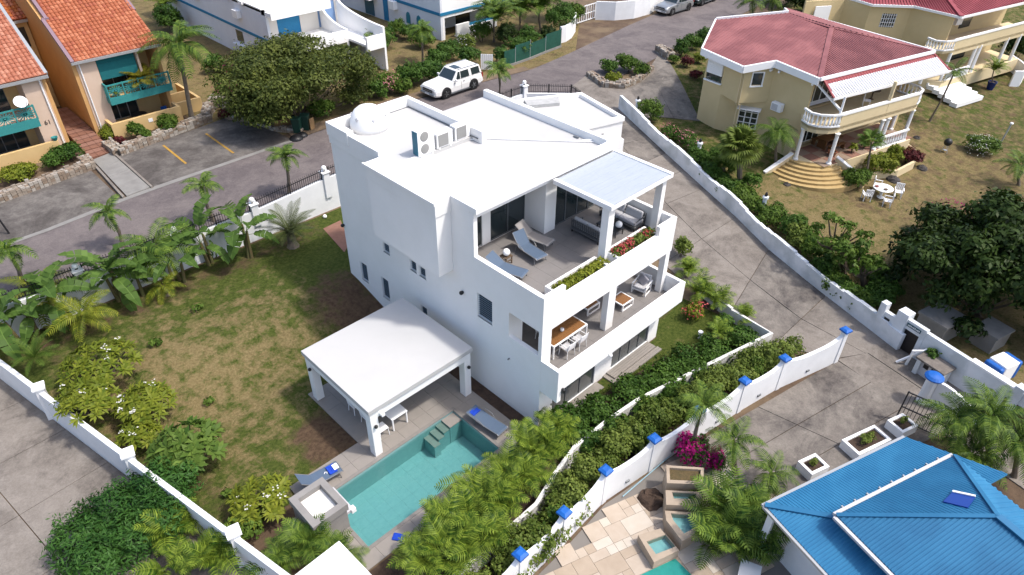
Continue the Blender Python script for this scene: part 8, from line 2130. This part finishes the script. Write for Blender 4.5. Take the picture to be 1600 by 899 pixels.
# --- villa's east side
GE = 'areca palms along the east side of the villa'
for px, py, s, lb in ((1095, 452, .85, 'largest one below the balcony corner'), (1118, 470, .7, 'right one of the clump below the balcony corner'), (1075, 420, .7, 'upper one behind the balcony corner'), (1160, 492, .6, 'small one alone by the low wall end')):
    areca('yellow-green areca palm east of the villa, '+lb, px, py, s, 18, GE)
shrub('mixed green shrub squeezed between villa and drive under the pergola corner', 1066, 388, 16, 1.3, 'olive_hedge_leaf', .12); shrub('shrub with red and yellow leaves below the balcony end', 1085, 487, 18, .9, 'plumeria_leaf', .13, flowers=('red_flower_petal', .10, .12)); shrub('dark shrub at the foot of the east side areca palms', 1128, 505, 20, .8, 'dark_shrub_leaf', .12); palm('small yellowing palm in the front lawn bed', (1122, 540), (1122, 522), 'areca', .6, n=9)
shrub('green shrub visible behind the terrace sofa beside the pergola post', 1003, 305, 12, 1.2, 'mid_green_leaf', .13, loc=(26.3, 18.6, 1.0), rx=.8)
# --- terrace planters
t = thing('planter_plants', 'low mossy green and yellow succulents filling the left terrace planter', 'plants', (18.8, 14.78, 6.72)); V, F, T = cloud([(x*.4-1.3, 0, .05, .32, .28, .2) for x in range(8)], .075, 2.4, 31, maxn=4200, base_t=.72); o = obj_from('foliage', np_mesh('foliage', V, F, T, LM['plumeria_leaf']), t); o['kind'] = 'stuff'
t = thing('planter_plants', 'red begonia flowers with green leaves in the right terrace planter', 'flowers', (22.5, 14.78, 6.72)); V, F, T = cloud([(x*.4-1.2, 0, .08, .32, .27, .25) for x in range(7)], .08, 1.8, 32, maxn=3000); o = obj_from('foliage', np_mesh('foliage', V, F, T, LM['olive_hedge_leaf']), t); o['kind'] = 'stuff'; V, F, T = cloud([(x*.4-1.1, 0, .14, .34, .29, .28) for x in (0, 1, 1.5, 2, 5)], .085, .55, 33, aspect=1.0, shell=.9, maxn=900); o = obj_from('flowers', np_mesh('flowers', V, F, T, LM['red_flower_petal']), t); o['kind'] = 'stuff'
# --- strip between drive wall and the yellow house
shrub('bushy green shrub behind the top of the drive wall', 1018, 174, 20, 1.7, 'mid_green_leaf', .13); 
for px, py, lb in ((1048, 205, 'left'), (1072, 215, 'middle'), (1085, 228, 'right')): shrub('rose bush with pink flowers by the drive wall, '+lb+' of three', px, py, 17, .9, 'dark_shrub_leaf', .11, flowers=('pink_flower_petal', .08, .12), group='rose bushes by the drive wall')
def fanpalm(label, base, crown, R, n, m='olive_hedge_leaf'):
    SD[0] += 1; r = random.Random(SD[0]); b = on(*base); c = above(*crown, b); t = thing('fan_palm', label, 'palm', b); MB().tube([(b[0], b[1], b[2]-.1), tuple(c)], [.2, .15], 8).build('trunk', M_bark, t); off = c-Vector(b)
    for i in range(n):
        f = (i+.5)/n; e = R_(80-105*f); obj_from('fan_leaf', fan_mesh(('fan', m), .8, m), t, tuple(off), (r.uniform(-.4, .4), -e, i*2.399), (R,)*3)
fanpalm('full fan palm with grey-green leaves beside the yellow house wall', (1156, 290), (1156, 232), 1.15, 34); 
palm('dark feathery palm left of the curved entrance steps', (1212, 262), (1212, 208), 'tall', .85, n=18, m='mid_green_leaf')
fanpalm('low fan-leaved plant at the foot of the fan palm', (1130, 275), (1130, 262), .8, 16, 'mid_green_leaf')
for px, py, r, h, m, lb in ((1120, 245, 22, 1.3, 'dark_shrub_leaf', 'dark shrub just above the middle lantern pillar'), (1175, 285, 20, 1.2, 'dark_shrub_leaf', 'dark shrub right of the fan palm foot'), (1182, 322, 20, 1.1, 'mid_green_leaf', 'shrub along the drive wall above the lower lantern pillar'), (1150, 300, 22, 1.2, 'mid_green_leaf', 'green shrub along the drive wall below the fan palm'), (1275, 392, 24, 1.4, 'mid_green_leaf', 'green shrub left of the first small feathery tree'), (1330, 400, 24, 1.4, 'dark_shrub_leaf', 'dark shrub right of the first small feathery tree'), (1372, 465, 26, 1.2, 'dark_shrub_leaf', 'dark shrub behind the wall just before the portal'), (1215, 335, 20, 1.1, 'mid_green_leaf', 'low green shrub on the lawn side of the lower lantern pillar'), (1248, 372, 24, 1.3, 'olive_hedge_leaf', 'olive shrub squeezed against the drive wall top'), (1305, 440, 26, 1.2, 'mid_green_leaf', 'green shrub under the first small feathery tree'), (1338, 470, 24, 1.0, 'mid_green_leaf', 'green shrub under the lower feathery tree'), (1385, 450, 28, 1.2, 'dark_shrub_leaf', 'dark shrub in the shade between tree and feathery tree'), (1365, 425, 26, 1.2, 'dark_shrub_leaf', 'dark shrub on the lawn edge by the lower feathery tree'), (1090, 248, 20, 1.2, 'dark_shrub_leaf', 'dark shrub left of the middle lantern pillar'), (1108, 268, 24, 1.4, 'dark_shrub_leaf', 'dark shrub behind the middle lantern pillar'), (1135, 292, 26, 1.3, 'dark_shrub_leaf', 'dark shrub under the fan palm'), (1162, 305, 22, 1.0, 'mid_green_leaf', 'shrub with pale blossoms right below the fan palm'), (1198, 340, 22, 1.2, 'mid_green_leaf', 'bright shrub behind the lower lantern pillar'), (1232, 352, 24, 1.2, 'dark_shrub_leaf', 'second shrub below the lower lantern pillar'), (1262, 375, 26, 1.2, 'mid_green_leaf', 'shrub along the drive wall before the small tree'), (1290, 420, 26, 1.2, 'dark_shrub_leaf', 'dark shrub by the lower drive wall'), (1322, 452, 28, 1.1, 'dark_shrub_leaf', 'dark shrub near the foot of the drive wall'), (1355, 470, 22, .9, 'dark_shrub_leaf', 'last low shrub before the wall portal')): shrub(lb, px, py, r, h, m, .13, 1.7)
def small_tree(label, base, crown, rpx, n=3500, seed=1, m='mid_green_leaf', h1=None, size=.15, nb=14):
    b = on(*base); c = above(*crown, b); r = rpx*mpp(c); hh = c.z-b[2]; tree(label, 0, 0, (c.x, c.y, 0), r, r, hh*.6, hh*1.45, m, size, n, nb, seed=seed, base=b)
small_tree('small feathery tree over the drive wall facing the round lawn table', (1318, 428), (1310, 365), 50, 4200, 3)
small_tree('small feathery tree lower down by the drive wall', (1350, 455), (1342, 415), 42, 3200, 4)
# --- big dark tree on the right, bougainvillea before it
b = on(1530, 500); c = above(1525, 420, b)
tree('huge dense dark green tree at the right edge behind the white wall', 0, 0, (c.x+2.0, c.y-.5, 0), 5.1, 4.7, .1, 6.6, 'deep_tree_leaf', .17, 46000, 80, seed=21, base=b, dens=2.0)
shrub('sparse bougainvillea with magenta sprays at the edge of the dark tree', 1470, 345, 34, 2.0, 'dark_shrub_leaf', .12, .9, flowers=('bougainvillea_bract', .10, .10), name='bougainvillea')
shrub('round grey-green bush on the lawn beside the leaning lamp post', 1537, 228, 28, 1.3, 'mid_green_leaf', .12, 1.8, flowers=('white_flower_petal', .06, .04))
palm('palm on the lawn cut by the right edge', (1592, 290), (1592, 258), 'coconut', .9, n=13)
palm('slender leaning palm in front of the white outdoor steps', (1452, 190), (1492, 112), 'coconut', .85, n=11, rad=.08)
q = on(1546, 140); palm('feathery palm growing from the blue glazed pot', (q[0], q[1], q[2]+.7), (1553, 110), 'areca', 1.0, n=15, rad=.06)
def papaya(label, base, crown, s, n=9):
    SD[0] += 1; r = random.Random(SD[0]); b = on(*base); c = above(*crown, b); t = thing('papaya_tree', label, 'papaya', b); MB().tube([(b[0], b[1], b[2]-.1), tuple(c)], [.09, .06], 7).build('trunk', M_bark, t)
    for i in range(n): e = R_(60-70*(i+.5)/n); obj_from('lobed_leaf', fan_mesh(('fan', 'papaya_leaf'), .8, 'papaya_leaf'), t, tuple(c-Vector(b)), (r.uniform(-.3, .3), -e, i*2.399), (s,)*3)
papaya('papaya tree with a few pale green leaves before the yellow house balcony', (1352, 285), (1362, 222), .75, 12)
for px, py, r, h, m, lb, fl in ((1335, 280, 24, 1.3, 'mid_green_leaf', 'bright green shrub right of the curved steps', None), (1372, 258, 26, 1.5, 'plumeria_leaf', 'yellow-green croton bush in front of the patio', None), (1400, 242, 18, 1.2, 'plumeria_leaf', 'yellow-green bush beside the maroon shrub', None), (1420, 243, 20, 1.3, 'maroon_leaf', 'maroon-leaved bush at the end of the white balustrade', None)): shrub(lb, px, py, r, h, m, .13, 1.7, flowers=fl)
shrub('potted green plant in the corner of the yellow house patio', 1345, 215, 10, .7, 'mid_green_leaf', .13, nb=3, loc=(51.9, 15.3, 1.62), rx=.4); shrub('potted plant with long leaves by the patio edge', 1326, 219, 10, .7, 'plumeria_leaf', .13, nb=3, loc=(50.6, 15.6, 1.62), rx=.4)
# --- top: island shrubs, hedges, shrubs along the verge
GI = 'shrubs on the stone-edged island by the drive'
for px, py, r, h, m, lb in ((952, 105, 16, 1.2, 'dark_shrub_leaf', 'left, dark'), (983, 100, 22, 1.4, 'mid_green_leaf', 'middle, tallest'), (1005, 110, 14, 1.1, 'mid_green_leaf', 'right, rusty green'), (957, 122, 14, .8, 'plumeria_leaf', 'front left, yellow-green agave-like')): shrub('shrub on the stone-edged island: '+lb, px, py, r, h, m, .13, 1.7, group=GI)
for px, py, lb in ((1065, 75, 'left'), (1082, 66, 'middle'), (1098, 58, 'right')): shrub('clipped dark hedge clump beside the faded red roof, '+lb+' part', px, py, 17, 1.5, 'dark_shrub_leaf', .12, 1.8, group='hedge by the side drive', name='hedge_clump', cat='hedge')
shrub('purple-red leaved shrub below the clipped hedge', 1073, 97, 12, 1.0, 'maroon_leaf', .12); shrub('small green shrub by the corner of the yellow house', 1092, 92, 11, .9, 'plumeria_leaf', .12); shrub('low dark shrub at the rim of the side drive', 1052, 93, 9, .7, 'mid_green_leaf', .12); shrub('straggly dark shrub along the yellow house wall base', 1087, 116, 12, .7, 'maroon_leaf', .12)
shrub('dense clipped hedge overflowing the curved white planter wall', 876, 36, 30, 2.6, 'dark_shrub_leaf', .13, 1.9, name='hedge_clump', cat='hedge', z=2.6); shrub('second dense hedge clump behind the curved planter wall', 900, 24, 14, 2.0, 'mid_green_leaf', .13, 1.9, name='hedge_clump', cat='hedge', z=2.6)
shrub('small clipped shrub on top of the long curving white wall', 962, 3, 9, .6, 'mid_green_leaf', .13, z=4.1)
GS = 'shrubs behind the street verge'
for px, py, r, h, m, lb, fl in ((640, 118, 26, 1.8, 'dark_shrub_leaf', 'dark green shrub behind the front of the white SUV', None), (672, 112, 26, 1.7, 'dark_shrub_leaf', 'dark green shrub behind the bonnet of the white SUV', None), (606, 130, 26, 1.7, 'mid_green_leaf', 'oleander with pink flowers left of the SUV', ('pink_flower_petal', .10, .10)), (575, 135, 24, 1.6, 'mid_green_leaf', 'oleander with pink flowers above the villa dome', ('pink_flower_petal', .10, .10)), (550, 150, 20, 1.5, 'dark_shrub_leaf', 'dark shrub left of the villa dome', None), (700, 80, 22, 1.6, 'dark_shrub_leaf', 'dark shrub between the SUV and the white house', None), (735, 88, 20, 1.5, 'dark_shrub_leaf', 'dark shrub left of the white sign board', None), (660, 62, 22, 1.6, 'mid_green_leaf', 'bush under the palms before the blue-banded house', None), (725, 66, 20, 1.4, 'olive_hedge_leaf', 'flowering bush before the teal door', ('white_flower_petal', .08, .06)), (812, 76, 22, 1.7, 'dark_shrub_leaf', 'dark bush behind the green mesh fence', None), (786, 88, 16, 1.5, 'dark_shrub_leaf', 'dark bush right of the white sign board', None), (617, 45, 16, 1.6, 'mid_green_leaf', 'bush between the two white houses', None), (640, 52, 16, 1.5, 'dark_shrub_leaf', 'dark bush at the foot of the blue-banded wall', None)):
    shrub(lb, px, py, r, h, m, .15, 1.7, flowers=fl, group=GS)
shrub('bougainvillea with pink bracts at the left side of the big tree', 378, 118, 26, 1.9, 'mid_green_leaf', .14, 1.2, flowers=('bougainvillea_bract', .13, .22), name='bougainvillea'); shrub('low reddish bougainvillea below the left side of the big tree', 358, 140, 22, 1.3, 'mid_green_leaf', .14, 1.2, flowers=('bougainvillea_bract', .11, .14), name='bougainvillea'); shrub('low maroon plant among the stones by the tall palm', 352, 178, 14, .7, 'maroon_leaf', .12); shrub('dark bush between the tall palm and the bougainvillea', 335, 100, 20, 1.6, 'dark_shrub_leaf', .14); shrub('leafy bright green shrub at the foot of the big tree', 410, 182, 30, 1.3, 'mid_green_leaf', .18); shrub('leafy green shrub by the green bins under the big tree', 500, 170, 26, 1.3, 'mid_green_leaf', .16)
b = on(455, 185); c = above(440, 105, b)
tree('wide feathery olive-green tree behind the parking and the villa dome', 0, 0, (c.x+.5, c.y-.7, 0), 6.0, 4.7, .1, 6.3, 'tree_leaf', .125, 46000, 120, seed=33, base=b, dens=2.2)
palm('tall palm with long drooping fronds beside the middle orange-roofed house', (300, 186), (278, 72), 'tall', 1.35, n=22, rad=.16)
shrub('dark bushes behind the tall palm at the top left', 262, 30, 26, 2.6, 'dark_shrub_leaf', .18, 1.7); palm('bushy palm behind the tall palm at the top left', (255, 40), (258, 8), 'areca', 1.4, n=16)
palm('short palm in front of the curved balcony wall of the white house', (590, 100), (588, 58), 'street', 1.15, n=16); palm('slim palm before the blue-banded house corner', (661, 98), (660, 50), 'street', 1.15, n=16)
for p, cr, s, lb in (((772, 66), (772, 28), 1.9, 'big areca clump right of the blue-banded house'), ((812, 52), (812, 18), 1.6, 'areca clump behind the green mesh fence'), ((845, 48), (842, 12), 1.6, 'areca clump by the curved planter wall'), ((866, 32), (866, -2), 1.6, 'palm clump at the top edge by the white gate')): palm(lb, p, cr, 'areca', s, n=34, clump=3, group='areca clumps beyond the mesh fence', m='coconut_palm_leaf')
for px, py, r, h, m, lb in ((602, 62, 20, 1.8, 'dark_shrub_leaf', 'dark hedge bush beside the curved balcony wall'), (684, 92, 22, 1.6, 'dark_shrub_leaf', 'dark hedge bush right of the slim palm'), (565, 108, 18, 2.2, 'yellow_green_leaf', 'yellow-green bush in front of the curved balcony wall'), (752, 52, 18, 1.8, 'mid_green_leaf', 'tall bush right of the teal door'), (830, 62, 22, 1.9, 'dark_shrub_leaf', 'dark tall bush behind the mesh fence near the planter wall'), (790, 55, 20, 2.0, 'deep_tree_leaf', 'shady bush between the areca clumps'), (858, 55, 16, 1.8, 'deep_tree_leaf', 'shady bush beside the curved planter wall'), (530, 62, 20, 1.8, 'mid_green_leaf', 'bush behind the big tree before the blue shutter'), (590, 140, 20, 1.5, 'dark_shrub_leaf', 'dark bush between the two oleanders'), (628, 136, 18, 1.3, 'mid_green_leaf', 'low bush on the verge left of the white SUV')): shrub(lb, px, py, r, h, m, .15, 1.7, group='shrubs behind the street verge')
GT = 'palms at the top edge behind the faded red roof'
for p, cr, lb in (((1178, 30), (1175, 2), 'left palm behind the faded red roof'), ((1205, 25), (1208, 0), 'right palm behind the faded red roof')): palm(lb, p, cr, 'coconut', 1.0, n=14, group=GT)
for px, py, lb in ((1262, 4, 'left'), (1310, 14, 'right'), (1230, -10, 'rear')): shrub('dark bushes at the top edge between the two yellow houses, '+lb, px, py, 34, 2.4, 'deep_tree_leaf', .2, 1.7, group='dark bushes at the top edge')
shrub('dark mass of trees at the upper right edge beyond the second yellow house', 1596, 72, 34, 3.0, 'deep_tree_leaf', .25, 1.7)
# --- orange houses' front shrubs
for px, py, r, h, m, lb in ((262, 193, 22, 1.2, 'mid_green_leaf', 'clipped green shrub at the right of the cream patio wall'), (212, 205, 15, 1.2, 'mid_green_leaf', 'leafy green plant in the middle before the cream patio wall'), (228, 212, 12, .8, 'mid_green_leaf', 'small green plant before the cream patio wall'), (170, 208, 15, .9, 'plumeria_leaf', 'yellow-green shrub at the ramp corner'), (188, 220, 10, .6, 'maroon_leaf', 'maroon plant beside the ramp corner'), (108, 238, 26, 1.1, 'dark_shrub_leaf', 'dark green clipped shrub right of the left patio wall'), (80, 252, 18, 1.0, 'dark_shrub_leaf', 'dark shrub in the middle of the left patio wall'), (32, 270, 28, .9, 'plumeria_leaf', 'yellow-green shrub at the far left stone wall')): shrub(lb, px, py, r, h, m, .13, 1.8)
q = at(217, 95, 5.9); t = palm('yellow potted areca palm on the teal balcony', (15.5, 53.25, 5.25), None, 'areca', 1.0, n=22, trunk=False, m='yellow_green_leaf'); pot((15.5, 53.25, 4.885), .22, .35, 'dark pot of the yellow palm on the teal balcony', M_dark)
shrub('trailing plant behind the left part of the teal balcony rail', 0, 0, 10, .7, 'plumeria_leaf', .11, nb=3, loc=(13.6, 53.2, 4.9), rx=.5)
# --- lower right
palm('curved-trunk palm leaning over the blue-capped wall', (1080, 716), (1100, 632), 'coconut', .68, n=13, rad=.10)
palm('low palm beside the bougainvillea in the entrance yard', (1148, 742), (1146, 690), 'coconut', .72, n=13)
palm('palm beside the cascade under the blue roof corner', (1212, 770), (1205, 740), 'coconut', .72, n=13)
for px, py, s, lb in ((1140, 790, 1.15, 'upper left one'), (1165, 815, 1.2, 'middle one'), (1130, 835, 1.1, 'lower left one'), (1180, 850, .95, 'lower right one')): areca('dense dark areca palm beside the cascade, '+lb, px, py, s, 22, 'dense palms beside the cascade', m='coconut_palm_leaf')
shrub('bright magenta bougainvillea at the foot of the blue-capped wall', 1082, 705, 30, 1.4, 'dark_shrub_leaf', .11, .8, flowers=('bougainvillea_bract', .11, 1.1), name='bougainvillea'); shrub('small magenta bougainvillea next to the low palm', 1118, 722, 18, 1.0, 'dark_shrub_leaf', .11, .8, flowers=('bougainvillea_bract', .11, .9), name='bougainvillea')
GQ = 'big palms behind the iron gate'
for p, cr, s, lb in (((1500, 715), (1498, 660), 1.15, 'left one'), ((1545, 720), (1545, 650), 1.2, 'middle one'), ((1585, 745), (1588, 690), 1.15, 'right one at the edge'), ((1520, 745), (1518, 712), 1.0, 'front one over the blue roof')): palm('big palm between gate and blue roof, '+lb, p, cr, 'tall', s*.68, n=22, group=GQ, m='coconut_palm_leaf')
shrub('dark creeper growing up the white wall by the broken frame', 1452, 562, 14, 1.3, 'dark_shrub_leaf', .13); shrub('dark weeds at the foot of the white wall pillar', 1368, 500, 12, .8, 'dark_shrub_leaf', .13)
for c, rx, lb in (((22.7, 4.43, .42), .28, 'small dry plant in the left white planter'), ((25.65, 3.42, .42), .6, 'leafy plants in the large white planter'), ((27.8, 2.7, .42), .25, 'sparse plant in the white planter by the gate')): shrub(lb, 0, 0, 5, .4, 'olive_hedge_leaf', .10, 1.0, ry=.5, nb=4, loc=c, rx=rx, rz=rp, name='planter_plant', cat='plant')
